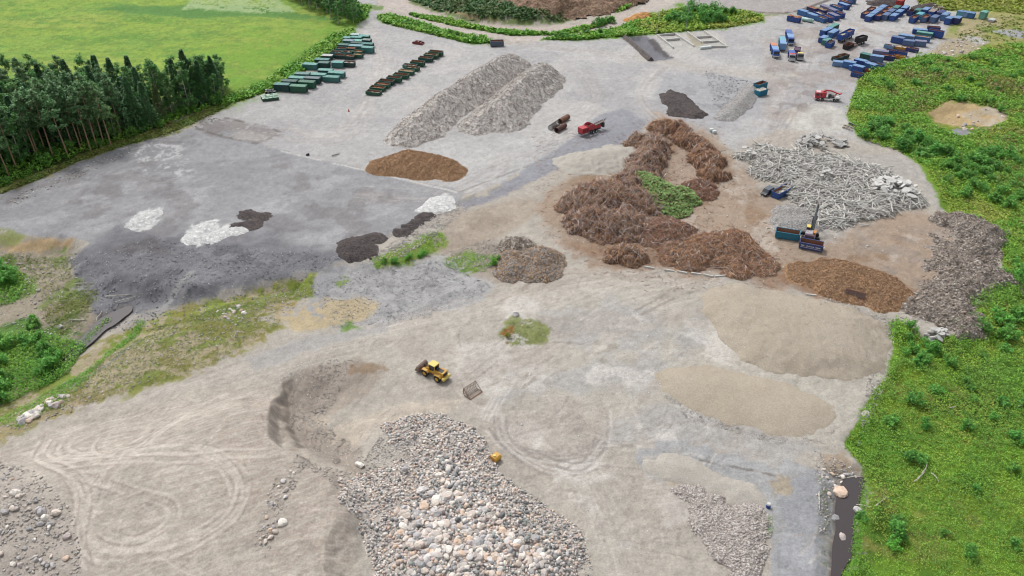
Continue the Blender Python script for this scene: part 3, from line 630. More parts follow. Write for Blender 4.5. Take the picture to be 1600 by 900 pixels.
# ---------------------------------------------------------------- heaps
def heap(name, label, cat, mat, ridges=None, poly=None, h=2.0, slope=.7, sp=.5, rough=.25, rscale=.5, wob=1.0, group=None, peak=.18, streaky=0.0, top=0.0):
    """one loose heap: cones and capsules strung along its crest, or a flat-topped bank over an outline; returns (object, sampler)"""
    if ridges is not None:
        RN = []
        for rd in ridges:
            nn = []
            for (px, py, r, hh) in rd:
                p = GZ(px, py); nn.append((p.x, p.y, r, hh))
            RN.append(nn if len(nn) > 1 else nn * 2)
        allp = np.array([n for r_ in RN for n in r_]); rm = allp[:, 2].max() + 1.5
        x0, x1, y0, y1 = allp[:, 0].min() - rm, allp[:, 0].max() + rm, allp[:, 1].min() - rm, allp[:, 1].max() + rm
    else:
        P = np.array([GZ(a, b)[:2] for a, b in poly])
        x0, x1, y0, y1 = P[:, 0].min() - 2, P[:, 0].max() + 2, P[:, 1].min() - 2, P[:, 1].max() + 2
    nx, ny = max(6, int((x1 - x0) / sp) + 1), max(6, int((y1 - y0) / sp) + 1)
    X, Y = np.meshgrid(np.linspace(x0, x1, nx), np.linspace(y0, y1, ny))
    def hf(X, Y):
        sh = X.shape; X = X.ravel(); Y = Y.ravel()
        wx = X + wob * fbm(X * .22, Y * .22, 3, 13) + .3 * wob * fbm(X * .9, Y * .9, 2, 15); wy = Y + wob * fbm(X * .22, Y * .22, 3, 14) + .3 * wob * fbm(X * .9, Y * .9, 2, 16)
        if ridges is not None:
            hh = np.full(X.shape, -5.0)
            for nn in RN:
                for a, b in zip(nn[:-1], nn[1:]):
                    dx, dy = b[0] - a[0], b[1] - a[1]
                    t = np.clip(((wx - a[0]) * dx + (wy - a[1]) * dy) / (dx * dx + dy * dy + 1e-9), 0, 1)
                    r = a[2] + (b[2] - a[2]) * t; H = a[3] + (b[3] - a[3]) * t
                    u = np.hypot(wx - a[0] - t * dx, wy - a[1] - t * dy) / r
                    hh = np.maximum(hh, H * (1 + peak - np.sqrt(u * u + peak * peak * 1.0) * (1 + peak) / math.sqrt(1 + peak * peak)))
        else:
            d = sdist(P, wx, wy, 4)
            hh = np.where(d > 0, h * np.tanh(np.maximum(d, 0) * slope / h), np.maximum(d, -4) * slope)
            hh = hh + top * np.clip(d, 0, 1e3)
        k = np.clip(hh / .8, 0, 1)
        n = rough * (fbm(X * rscale, Y * rscale, 4, 17) + .5 * fbm(X * rscale * 3.1, Y * rscale * 3.1, 3, 18))
        if streaky: n = n + streaky * fbm(X * 1.1, Y * .25, 3, 19) * k
        return (hh + n * k).reshape(sh)
    Hh = hf(X, Y); Z0 = H0(X, Y)
    Zt = Z0 + np.where(Hh > 0, Hh, np.maximum(Hh, -.5) - .12)
    ok = Hh > -.45
    idx = np.arange(nx * ny).reshape(ny, nx)
    keep = ok[:-1, :-1] & ok[1:, :-1] & ok[:-1, 1:] & ok[1:, 1:]
    q = np.stack([idx[:-1, :-1], idx[:-1, 1:], idx[1:, 1:], idx[1:, :-1]], -1)[keep]
    u_, inv = np.unique(q.ravel(), return_inverse=True)
    V = np.stack([X.ravel(), Y.ravel(), Zt.ravel()], 1)[u_]
    o = obj_np(name, V, [inv.reshape(-1, 4)], mat, None, True)
    c = V.mean(0); c[2] = V[:, 2].min()
    o.data.transform(Matrix.Translation((-c[0], -c[1], -c[2]))); o.location = c
    tag(o, label, cat, group)
    area_ok = np.argwhere(Hh > .12)
    def sample(n, seed=0, lo=.12):
        r_ = np.random.default_rng(seed + 11)
        a = np.argwhere(Hh > lo); p = a[r_.integers(0, len(a), n)] + r_.random((n, 2)) - .5
        xs = x0 + p[:, 1] * (x1 - x0) / (nx - 1); ys = y0 + p[:, 0] * (y1 - y0) / (ny - 1)
        zs = H0(xs, ys) + np.maximum(hf(xs, ys), 0)
        e = .4
        gx = (hf(xs + e, ys) - hf(xs - e, ys)) / (2 * e); gy = (hf(xs, ys + e) - hf(xs, ys - e)) / (2 * e)
        return np.stack([xs, ys, zs], 1), gx, gy
    return o, sample

def local(o, V):
    return np.asarray(V) - np.array(o.location)[None, :]

def sticks_np(P, D, Ln, r0, r1, sides=4):
    """P (n,3) centres, D (n,3) unit directions -> verts, quads of tapered bars"""
    n = len(P); a = np.cross(D, np.array([0.31, 0.52, 0.79])); a /= np.linalg.norm(a, axis=1)[:, None]; b = np.cross(D, a)
    V = []
    for s_, rr in ((-.5, r0), (.5, r1)):
        for k in range(sides):
            t = 2 * math.pi * (k + .5) / sides
            V.append(P + D * (Ln * s_)[:, None] + (a * math.cos(t) + b * math.sin(t)) * np.asarray(rr).reshape(-1, 1))
    V = np.stack(V, 1).reshape(-1, 3)
    f = []
    for k in range(sides): f.append([k, (k + 1) % sides, sides + (k + 1) % sides, sides + k])
    if sides == 4: f += [[3, 2, 1, 0], [4, 5, 6, 7]]
    f = np.array(f)
    Q = (np.arange(n)[:, None, None] * (2 * sides) + f[None]).reshape(-1, 4)
    return V, Q

def twigs(parent, sample, n, mat, name='branches', ln=(.8, 2.6), r=(.02, .06), up=.35, seed=1, flat=.0):
    P, gx, gy = sample(n, seed)
    r_ = np.random.default_rng(seed)
    a = r_.random(n) * 2 * math.pi; el = r_.normal(0, up, n)
    dx, dy = np.cos(a), np.sin(a)
    D = np.stack([dx, dy, gx * dx + gy * dy + el], 1); D /= np.linalg.norm(D, axis=1)[:, None]
    Ln = r_.uniform(*ln, n); P[:, 2] += .04 + np.abs(r_.normal(0, .1, n))
    rr = r_.uniform(*r, n)
    V, Q = sticks_np(P, D, Ln, rr, rr * .5)
    o = obj_np(name, local(parent, V), [Q], mat, parent); o['kind'] = 'stuff'
    return o

def inpoly(poly_px, n, seed=0, dens=None):
    """n random ground points inside a photograph-outlined area (uniform over the ground)"""
    P = np.array(W(poly_px)); r_ = np.random.default_rng(seed); out = np.zeros((0, 2))
    while len(out) < n:
        q = np.stack([r_.uniform(P[:, 0].min(), P[:, 0].max(), n * 2), r_.uniform(P[:, 1].min(), P[:, 1].max(), n * 2)], 1)
        k = sdist(P, q[:, 0], q[:, 1], 1) > 0
        if dens is not None: k &= dens(q[:, 0], q[:, 1]) > r_.random(len(q))
        out = np.concatenate([out, q[k]])
    return out[:n]
def on_ground(q, dz=0.0): return np.column_stack([q, H0(q[:, 0], q[:, 1]) + dz])

# rocks
def rock_base(seed):
    bm = bmesh.new(); bmesh.ops.create_icosphere(bm, subdivisions=2, radius=1)
    r_ = np.random.default_rng(seed)
    dirs = r_.normal(size=(9, 3)); dirs /= np.linalg.norm(dirs, axis=1)[:, None]; cut = r_.uniform(.62, .95, 9)
    sc = np.array([r_.uniform(.8, 1.2), r_.uniform(.65, 1), r_.uniform(.55, .85)])
    for v in bm.verts:
        p = np.array(v.co)
        for d, c in zip(dirs, cut):
            k = p @ d
            if k > c: p = p - d * (k - c) * .85
        p = p * (1 + .05 * r_.normal()) * sc
        v.co = p
    me = bpy.data.meshes.new('boulder'); bm.to_mesh(me)
    V = np.array([v.co[:] for v in bm.verts]); Fc = np.array([[v.index for v in f.verts] for f in bm.faces]); bm.free()
    return me, V, Fc
def rock_small(seed):
    bm = bmesh.new(); bmesh.ops.create_icosphere(bm, subdivisions=1, radius=1)
    r_ = np.random.default_rng(seed); sc = np.array([r_.uniform(.8, 1.25), r_.uniform(.65, 1), r_.uniform(.5, .8)])
    V = np.array([v.co[:] for v in bm.verts]) * (1 + .14 * r_.normal(size=(len(bm.verts), 1))) * sc
    Fc = np.array([[v.index for v in f.verts] for f in bm.faces]); bm.free()
    return V, Fc
ROCKS = [rock_base(100 + i) for i in range(10)]
SMALL = [rock_small(200 + i) for i in range(8)]

def rotmats(n, r_, tilt=.5):
    a = r_.random(n) * 2 * math.pi; b = r_.normal(0, tilt, n); c = r_.normal(0, tilt, n)
    ca, sa, cb, sb, cc, sc = np.cos(a), np.sin(a), np.cos(b), np.sin(b), np.cos(c), np.sin(c)
    M = np.empty((n, 3, 3))
    M[:, 0, 0] = ca * cb; M[:, 0, 1] = ca * sb * sc - sa * cc; M[:, 0, 2] = ca * sb * cc + sa * sc
    M[:, 1, 0] = sa * cb; M[:, 1, 1] = sa * sb * sc + ca * cc; M[:, 1, 2] = sa * sb * cc - ca * sc
    M[:, 2, 0] = -sb; M[:, 2, 1] = cb * sc; M[:, 2, 2] = cb * cc
    return M
def scatter(name, bases, P, S, mat, seed=0, tilt=.5, parent=None, kind='stuff', smooth=False):
    r_ = np.random.default_rng(seed); n = len(P); k = r_.integers(0, len(bases), n); M = rotmats(n, r_, tilt)
    VV, FF, off = [], [], 0
    for j, (V, Fc) in enumerate(bases):
        i = np.nonzero(k == j)[0]
        if not len(i): continue
        v = np.einsum('nij,vj->nvi', M[i], V) * np.asarray(S)[i][:, None, None] + P[i][:, None, :]
        VV.append(v.reshape(-1, 3)); FF.append((np.arange(len(i))[:, None, None] * len(V) + Fc[None] + off).reshape(-1, Fc.shape[1])); off += len(i) * len(V)
    V = np.concatenate(VV)
    if parent is not None: V = local(parent, V)
    o = obj_np(name, V, FF, mat, parent, smooth)
    if kind: o['kind'] = kind
    return o
def rockmat(name, tones, island=True):
    m, nt, N, L, bs = nodes(name)
    cr = N.new('ShaderNodeValToRGB'); cr.color_ramp.interpolation = 'CONSTANT'
    els = cr.color_ramp.elements
    while len(els) < len(tones): els.new(.5)
    for i, t in enumerate(tones): els[i].position = i / len(tones); els[i].color = (*t, 1)
    if island: g = N.new('ShaderNodeNewGeometry'); L.new(g.outputs['Random Per Island'], cr.inputs[0])
    else: g = N.new('ShaderNodeObjectInfo'); L.new(g.outputs['Random'], cr.inputs[0])
    n1 = noise(N, L, 2.2, 6, rough=.7)
    hs = N.new('ShaderNodeHueSaturation'); L.new(cr.outputs[0], hs.inputs['Color']); L.new(ramp(N, L, n1, .3, .7, .75, 1.2), hs.inputs['Value'])
    L.new(hs.outputs[0], bs.inputs['Base Color']); bs.inputs['Roughness'].default_value = .9; bs.inputs['Specular IOR Level'].default_value = .2
    bump(N, L, bs, n1, .08)
    return m
TONES = [tuple(min(.7, v * k_) for v, k_ in zip(t, (1.62, 1.58, 1.53))) for t in [alb(176, 170, 166), alb(196, 186, 178), alb(150, 150, 152), alb(186, 168, 158), alb(205, 200, 194), alb(128, 130, 132), alb(196, 176, 160), alb(168, 166, 168), alb(214, 210, 204), alb(140, 146, 144), alb(182, 172, 170), alb(160, 148, 142), alb(192, 190, 190), alb(110, 112, 114)]]
MROCK = rockmat('field_stone', TONES); MROCKO = rockmat('boulder_stone', [TONES[i] for i in (0, 1, 4, 10, 8, 12, 7, 6, 1, 2)], False)
MSTONE = rockmat('grey_stone', [alb(190, 184, 178), alb(208, 201, 194), alb(174, 170, 166), alb(222, 218, 213), alb(196, 186, 177)])
MGRAV = rockmat('crushed_grey_stone', [alb(150, 150, 154), alb(176, 176, 178), alb(128, 128, 134), alb(198, 198, 198)])
MWHITE = rockmat('white_crushed_stone', [alb(244, 244, 242), alb(232, 232, 230), alb(250, 250, 248)])

# chip windrows
M_chip = heapmat('weathered_wood_chip', [alb(220, 214, 208), alb(232, 227, 222), alb(178, 162, 150)], 1.0, .12, 4.0)
M_chip2 = heapmat('fresh_wood_chip', [alb(184, 146, 112), alb(196, 160, 126), alb(150, 114, 86)], 1.2, .2, 6.0)
M_chipbit = pmat('chip_flakes', alb(236, 231, 224), .9, var=.1, island=.2)
M_chipbit2 = pmat('brown_chip_flakes', alb(198, 160, 124), .9, var=.1, island=.4)
M_barkbit = pmat('bark_strips', alb(150, 126, 112), .9, var=.1, island=.4)
G_CH = 'heaps of shredded wood on the paved yard'
o, s = heap('wood_chip_windrow', 'long grey wood chip windrow, the bigger ridge lying behind the other on the pavement', 'chip heap', M_chip, ridges=[[(628, 217, 6.5, 3.6), (658, 202, 9, 5.8), (699, 169, 8.6, 6.6), (746, 137, 8.6, 6.8), (781, 115, 8.6, 6.8), (800, 104, 8, 5)], [(640, 216, 7, 4), (668, 206, 6.5, 4)]], sp=.5, rough=.16, rscale=.6, peak=.1, streaky=.22, wob=.7, group=G_CH)
twigs(o, s, 2200, M_barkbit, 'bark_strips', (.5, 1.6), (.03, .08), .1, 2); twigs(o, s, 4200, M_chipbit, 'chip_flakes', (.3, 1.0), (.04, .1), .06, 3)
o, s = heap('wood_chip_windrow', 'shorter pale wood chip windrow with a rounded front end beside the open drums', 'chip heap', M_chip, ridges=[[(746, 199, 7, 3.8), (782, 182, 10.5, 7), (815, 152, 9.8, 7.2), (846, 125, 9.6, 6.6)], [(782, 190, 10, 5.5)]], sp=.5, rough=.16, rscale=.6, peak=.13, streaky=.2, wob=.7, group=G_CH)
twigs(o, s, 1700, M_barkbit, 'bark_strips', (.5, 1.6), (.03, .08), .1, 4); twigs(o, s, 5600, M_chipbit, 'chip_flakes', (.3, 1.0), (.04, .1), .06, 5)
o, s = heap('wood_chip_heap', 'low reddish brown chip heap on the corner of the pale pavement', 'chip heap', M_chip2, ridges=[[(605, 260, 7, 2.2), (640, 257, 9, 4.4), (675, 262, 8.5, 4), (702, 270, 6, 2.0)]], sp=.35, rough=.22, rscale=.9, peak=.25, wob=.7, group=G_CH)
twigs(o, s, 5000, M_chipbit2, 'chip_flakes', (.25, .8), (.03, .08), .2, 6)
o, s = heap('wood_chip_heap', 'brown chip heap behind the rusty steel plate hopper', 'chip heap', M_chip2, ridges=[[(1262, 430, 6, 1.2), (1318, 440, 10, 3.4), (1365, 453, 9, 2.6), (1392, 460, 5, 1.2)]], sp=.35, rough=.25, rscale=.9, peak=.3, wob=.9, group=G_CH)
twigs(o, s, 5600, M_chipbit2, 'chip_flakes', (.25, .8), (.03, .08), .2, 7); twigs(o, s, 900, M_barkbit, 'bark_strips', (.4, 1.2), (.03, .07), .2, 8)

# brush and roots
M_brush = heapmat('brushwood_litter', [alb(128, 102, 88), alb(150, 122, 104), alb(96, 74, 64)], 1.0, .3, 3.0)  # litter tones darkened to paint in the shaded gaps between branches
M_twig1 = pmat('brown_branches', alb(184, 138, 116), .9, var=.1, island=.5); M_twig2 = pmat('grey_branches', alb(206, 194, 186), .9, var=.1, island=.35); M_twig3 = pmat('orange_branches', alb(222, 176, 128), .9, var=.1, island=.45)
M_soil = heapmat('dark_root_soil', [alb(150, 122, 104), alb(168, 140, 118), alb(116, 92, 78)], 1.2, .25, 4.0)
G_BR = 'brushwood heaps on the brown trampled earth'
def brush(label, ridges, n, seed, mats=(M_twig1, M_twig2, M_twig3), mix=(.42, .34, .24), rough=.95, mat=M_brush, sp=.5, ln=(.8, 2.8), name='brush_heap'):
    o, s = heap(name, label, 'brush heap', mat, ridges=ridges, sp=sp, rough=rough, rscale=.4, peak=.35, wob=1.3, group=G_BR)
    for j, (m_, w_) in enumerate(zip(mats, mix)): twigs(o, s, int(n * w_), m_, 'branches', ln, (.02, .055), .45, seed + j)
    twigs(o, s, n // 40, M_twig2, 'branches', (ln[1] * .8, ln[1] * 1.7), (.06, .11), .5, seed + 7)
    c = np.array(o.location); bb = np.array([v[:] for v in o.bound_box]); r2 = np.random.default_rng(seed + 9); k = n // 14
    q = np.stack([r2.uniform(bb[:, 0].min() - 4, bb[:, 0].max() + 4, k), r2.uniform(bb[:, 1].min() - 4, bb[:, 1].max() + 4, k)], 1) + c[:2]; a = r2.random(k) * 6.28; D = np.stack([np.cos(a), np.sin(a), np.zeros(k)], 1); rr = r2.uniform(.02, .06, k)
    V, Q = sticks_np(on_ground(q, .05), D, r2.uniform(.3, 1.4, k), rr, rr * .6); lo = obj_np('strewn_twigs', local(o, V), [Q], mats[0], o); lo['kind'] = 'stuff'
    return o, s
brush('huge brown brushwood heap running back as a ridge toward the red shredder', [[(914, 322, 8, 3.4), (945, 320, 12, 5.6), (985, 318, 11, 5.2), (1004, 324, 8, 3.8)], [(924, 348, 8, 3.4), (952, 357, 8.5, 4), (982, 350, 8.5, 4)], [(975, 312, 8.5, 5), (994, 286, 7, 5), (1008, 258, 6.4, 5.2), (1018, 236, 6, 4.8)], [(998, 226, 5, 3.4), (1020, 228, 6, 4.2)]], 26000, 20)
brush('long narrow brushwood ridge curving beside the trodden lane', [[(1036, 203, 5.2, 3.4), (1062, 211, 4.8, 3.8), (1090, 232, 4.8, 3.8), (1106, 258, 4.8, 3.8), (1110, 276, 4.6, 3.2)]], 8500, 24, mix=(.55, .1, .35))
brush('cone of dark fine twigs at the foot of the long brushwood ridge', [[(1090, 296, 5.5, 3.4), (1100, 303, 4.5, 2.2)]], 2600, 27, mix=(.85, .1, .05), mat=M_soil, ln=(.4, 1.4), rough=.3)
brush('dark brown heap of fine brush in front of the fresh green cuttings', [[(1022, 366, 7, 3), (1044, 364, 8, 3.6), (1060, 370, 6, 2.0)], [(1020, 378, 4.5, 2.0)]], 3600, 30, mix=(.8, .15, .05), mat=M_soil, ln=(.4, 1.6), rough=.35)
brush('small solitary root heap between the huge brush heap and the white kerb beams', [[(976, 402, 5, 3), (988, 406, 4.5, 2.4)]], 1900, 33, mix=(.4, .2, .4), ln=(.4, 1.6), sp=.35)
brush('three-humped heap of reddish roots above the white kerb beams', [[(1060, 400, 6, 2.6)], [(1082, 408, 5.5, 2.4), (1092, 400, 7, 3.2)], [(1110, 388, 8, 3.6), (1140, 388, 9, 4.2)], [(1160, 400, 8, 3.2), (1180, 412, 6, 1.8)], [(1150, 416, 6, 2.2)]], 9000, 36, mix=(.55, .1, .35), mat=M_soil, ln=(.4, 1.7), rough=.5)
M_green = leafmat('fresh_cut_leaves', alb(150, 194, 112), alb(184, 216, 136), .3)
def leaves_np(P, size, r_, flat=.5):
    """leaf quads that turn their faces to the sky, each with its own tilt"""
    n = len(P); nn = r_.normal(size=(n, 3)) * flat; nn[:, 2] = np.abs(nn[:, 2]) + .75; nn /= np.linalg.norm(nn, axis=1)[:, None]
    a = np.cross(nn, r_.normal(size=(n, 3))); a /= np.linalg.norm(a, axis=1)[:, None]; b = np.cross(nn, a)
    s = (size * r_.uniform(.6, 1.3, n))[:, None]
    V = np.stack([P - a * s, P + b * s * .55, P + a * s, P - b * s * .55], 1).reshape(-1, 3)
    return V, np.arange(n * 4).reshape(-1, 4)
def leafy(parent, sample, n, size, mat, seed, lift=.25, name='leaves'):
    r_ = np.random.default_rng(seed); P, gx, gy = sample(n, seed); P[:, 2] += r_.uniform(0, lift, n)
    V, Q = leaves_np(P, size, r_); o = obj_np(name, local(parent, V), [Q], mat, parent); o['kind'] = 'stuff'; return o
for lb, rd, n, sd in (('fresh green cuttings heap leaning against the huge brown brushwood heap', [[(1008, 296, 7, 5.2), (1030, 312, 8, 5)], [(1048, 320, 7, 3.8)]], 7000, 41), ('bright green round clump of cut branches at the end of the lane', [[(1062, 308, 5.2, 3), (1074, 313, 4.6, 2.6)]], 3000, 44), ('low flat-topped green bundle of cut hedge in front of the other cuttings', [[(1035, 332, 4, 1.8), (1055, 332, 4, 1.8)]], 1800, 47)):
    o, s = heap('green_cuttings_heap', lb, 'green waste', M_brush, ridges=rd, sp=.35, rough=.45, rscale=.5, peak=.4, wob=.8, group='heaps of fresh green cuttings')
    leafy(o, s, n, .34, M_green, sd, .4); twigs(o, s, n // 6, M_twig1, 'branches', (.8, 2), (.02, .05), .4, sd + 1)

# stump and gravel heap in the middle, pale roots behind it
M_stump = heapmat('stony_root_earth', [alb(150, 132, 116), alb(168, 152, 136), alb(120, 104, 92)], 1.2, .4, 4.0)
o, s = heap('stony_earth_heap', 'stony grey brown earth heap with two humps beside the main haul road', 'earth heap', M_stump, ridges=[[(798, 408, 5, 2.6), (802, 426, 5, 2.4)], [(844, 406, 6.2, 3.6), (836, 420, 6.6, 3.0)]], sp=.3, rough=.3, rscale=.8, wob=.9, group='stony heaps')
P_, _, _ = s(5200, 50); scatter('stones', SMALL, P_, np.random.default_rng(3).uniform(.06, .2, 5200), MSTONE, 51, parent=o)
twigs(o, s, 900, M_twig3, 'roots', (.4, 1.4), (.03, .07), .3, 52)
o, s = heap('root_heap', 'small heap of pale bleached roots behind the stony earth heap', 'root heap', M_stump, ridges=[[(800, 386, 4, 2.2), (814, 384, 3.5, 1.8)]], sp=.35, rough=.3, wob=.6)
M_bleach = pmat('bleached_wood', alb(206, 196, 184), .85, var=.12, island=.3)
twigs(o, s, 260, M_bleach, 'roots', (.8, 2.6), (.06, .16), .5, 54)

# sand banks
M_sand = heapmat('crushed_sand', [alb(187, 175, 157), alb(196, 185, 168), alb(176, 163, 146)], .5, .07, 8.0, vj=.1)
M_sand2 = heapmat('grey_fines', [alb(190, 184, 174), alb(199, 193, 183), alb(182, 176, 167)], .5, .07, 8.0, vj=.1)
G_SD = 'flat-topped banks of crushed sand'
o, s = heap('sand_bank', 'large flat-topped beige sand bank reaching to the green meadow edge', 'sand heap', M_sand, poly=[(1092, 462), (1112, 446), (1165, 444), (1250, 462), (1330, 480), (1380, 506), (1392, 540), (1378, 582), (1330, 596), (1280, 594), (1200, 580), (1160, 562), (1130, 532), (1100, 492)], h=3.5, slope=.45, sp=.45, rough=.09, rscale=.3, wob=.8, streaky=.1, group=G_SD)
P_, _, _ = s(2600, 61, .02); scatter('stones', SMALL, P_, np.random.default_rng(4).uniform(.05, .14, 2600), MSTONE, 62, parent=o)
o, s = heap('sand_bank', 'thin beige sand bank spread on the grey flat below the large one', 'sand heap', M_sand, poly=[(1022, 584), (1050, 572), (1110, 572), (1190, 586), (1265, 610), (1305, 636), (1302, 660), (1270, 682), (1215, 682), (1140, 662), (1080, 640), (1035, 612)], h=1.3, slope=.24, sp=.45, rough=.07, rscale=.35, wob=.8, streaky=.08, group=G_SD)
q = inpoly([(1030, 610), (1080, 640), (1140, 662), (1215, 684), (1280, 684), (1300, 664), (1310, 668), (1285, 694), (1210, 694), (1130, 674), (1070, 652)], 1300, 63); scatter('stones', SMALL, on_ground(q, .02), np.random.default_rng(5).uniform(.04, .13, 1300), MSTONE, 64)
o, s = heap('sand_bank', 'pale grey slumped sand pile between the red shredder and the brushwood', 'sand heap', M_sand2, ridges=[[(900, 256, 7, 1.6), (932, 252, 9, 2.8), (970, 246, 9, 2.6), (992, 240, 7, 1.4)]], sp=.4, rough=.16, rscale=.4, wob=1.4, streaky=.12, peak=.5, group=G_SD)
o, s = heap('sand_bank', 'low grey fines bank with a smooth turning mark beside the gravel ridge', 'sand heap', M_sand2, poly=[(1004, 720), (1058, 704), (1105, 728), (1185, 758), (1205, 788), (1195, 802), (1120, 778), (1050, 752), (1010, 738)], h=1.2, slope=.35, sp=.4, rough=.08, wob=1, group=G_SD)
# gravel heaps
M_grav = heapmat('grey_gravel', [alb(178, 176, 174), alb(192, 190, 188), alb(150, 148, 146)], 1.0, .3, 4.0)
M_dark = heapmat('dark_asphalt_millings', [alb(92, 84, 84), alb(108, 100, 98), alb(74, 68, 68)], 1.0, .25, 4.0)
M_pale = heapmat('white_crushed_rock', [alb(240, 240, 238), alb(246, 246, 244), alb(224, 224, 222)], 1.0, .08, 4.0)
G_GR = 'small gravel heaps'
for lb, rd, sd in (('paler of two round light gravel heaps beside the excavator boom', [[(1236, 350, 6, 1.8), (1254, 350, 6, 1.8)]], 1), ('thin light gravel heap just beyond the rounder one', [[(1240, 334, 6, 1.3), (1256, 334, 5, 1.0)]], 2), ('narrow stony grey ridge leading to two blue skips', [[(1132, 184, 4, 1.2), (1156, 164, 4.5, 2.0), (1180, 136, 4, 1.4)]], 3)):
    o, s = heap('gravel_heap', lb, 'gravel heap', M_grav, ridges=[rd[0]], sp=.35, rough=.15, wob=.7, peak=.3, group=G_GR)
    P_, _, _ = s(900, 70 + sd); scatter('stones', SMALL, P_, np.random.default_rng(sd).uniform(.06, .22, 900), MSTONE, sd, parent=o)
M_pink = heapmat('pinkish_grit', [alb(196, 186, 178), alb(206, 197, 190), alb(176, 166, 158)], 1.0, .15, 4.0)
o, s = heap('gravel_ridge', 'pinkish coarse gravel ridge along the edge of the grey flat', 'gravel heap', M_pink, poly=[(1050, 766), (1080, 754), (1130, 776), (1190, 800), (1204, 832), (1198, 880), (1188, 960), (1140, 930), (1105, 858), (1072, 802)], h=1.3, slope=.35, sp=.35, rough=.2, wob=1.6, group=G_GR)
P_, _, _ = s(11000, 75, .02); S_ = .07 + .2 * np.random.default_rng(6).random(11000) ** 3; scatter('stones', SMALL, P_, S_, rockmat('pinkish_gravel', [alb(210, 200, 193), alb(196, 185, 178), alb(224, 217, 211), alb(178, 169, 163)]), 76, parent=o)
G_DK = 'heaps of dark asphalt millings'
for lb, rd in (('large round dark millings heap on the shoulder of the grey yard', [[(553, 388, 5.2, 2.2), (562, 394, 5, 2.0)]]), ('small dark heap touching the large round one', [[(572, 378, 3, 1.0), (586, 374, 3.2, .9)]]), ('lowest of four dark heaps stepping up the stony shoulder', [[(629, 363, 2.6, 1.0)]]), ('second lowest of four dark heaps on the stony shoulder', [[(640, 355, 2.4, .8)]]), ('third of four dark heaps climbing the stony shoulder', [[(652, 347, 2.4, .8)]]), ('topmost of four dark heaps stepping up to the white gravel', [[(665, 338, 2.6, .8)]]), ('dark soil streak beside the white two-lobed gravel spill', [[(384, 336, 2.6, .6), (408, 338, 3, .7)]]), ('dark patch of soil touching the white two-lobed gravel spill', [[(376, 352, 3, .7), (392, 352, 3.4, .7)]])):
    heap('millings_heap', lb, 'dark heap', M_dark, ridges=rd, sp=.3, rough=.2, wob=.8, peak=.35, group=G_DK)
heap('millings_heap', 'broad flat black millings spread beyond the brushwood heaps', 'dark heap', M_dark, poly=[(1032, 146), (1052, 140), (1078, 152), (1092, 166), (1110, 180), (1084, 188), (1066, 182), (1038, 178), (1046, 168), (1034, 158)], h=1.0, slope=.5, sp=.5, rough=.25, wob=1.3, group=G_DK)
for lb, rd, n in (('smaller white crushed rock spill on the grey yard slope', [[(214, 350, 3, .5), (230, 340, 3, .6), (245, 332, 2, .35)]], 1200), ('larger two-lobed white crushed rock spill on the grey yard slope', [[(303, 373, 3.2, .6), (316, 359, 2.8, .6), (331, 348, 1.8, .35)], [(328, 374, 2.6, .5), (352, 362, 2.4, .5), (376, 361, 2.2, .45)]], 2000), ('white crushed rock spill at the end of the pavement joint', [[(668, 326, 3, .5), (688, 314, 3.6, .6), (698, 322, 3.2, .5)]], 1200)):
    o, s = heap('white_gravel_heap', lb, 'gravel heap', M_pale, ridges=rd, sp=.3, rough=.12, wob=.9, peak=.4, group='white crushed rock spills')
    P_, _, _ = s(n, 80, .02); scatter('stones', SMALL, P_, np.random.default_rng(8).uniform(.05, .17, n), MWHITE, 81, parent=o)

# mixed debris bank at the meadow edge
M_debris = heapmat('shredded_debris', [alb(168, 158, 149), alb(190, 181, 173), alb(126, 116, 108)], 1.0, .3, 3.5)
M_bits = rockmat('debris_scraps', [alb(194, 182, 170), alb(160, 145, 133), alb(226, 218, 208), alb(138, 122, 112), alb(206, 191, 172), alb(178, 164, 152)])
o, s = heap('debris_bank', 'long lumpy bank of grey brown shredded debris spilling into the meadow', 'debris heap', M_debris, ridges=[[(1488, 348, 5, 1.2), (1506, 352, 6.5, 2.8), (1530, 366, 6.5, 4), (1542, 382, 5, 2.8)], [(1484, 386, 5, .8), (1504, 392, 5.5, 2.2), (1522, 398, 5, 2.8)], [(1478, 416, 5, .7), (1496, 420, 7, 2.6), (1522, 428, 6.5, 3.4), (1556, 438, 5, 2.4)], [(1474, 452, 5, .9), (1496, 452, 7, 2.8), (1514, 448, 5, 1.8)], [(1434, 488, 4, .6), (1462, 482, 6, 2.2), (1486, 486, 6.5, 2.8), (1502, 502, 5.5, 2.2)]], sp=.4, rough=.5, rscale=.4, wob=2.4, peak=.4)
q = inpoly([(1420, 475), (1455, 400), (1480, 345), (1560, 350), (1575, 440), (1520, 515), (1400, 500)], 4000, 93); scatter('debris_scraps', SMALL, on_ground(q, .03), .05 + .25 * np.random.default_rng(19).random(4000) ** 3.5, M_bits, 94, 1.0)
P_, _, _ = s(9000, 90); S_ = .08 + .3 * np.random.default_rng(9).random(9000) ** 3; scatter('debris_scraps', SMALL, P_, S_, M_bits, 91, parent=o, tilt=1.0)
twigs(o, s, 4200, pmat('debris_slivers', alb(168, 156, 146), .9, var=.1, island=.5), 'debris_slivers', (.4, 1.6), (.03, .09), .3, 92)
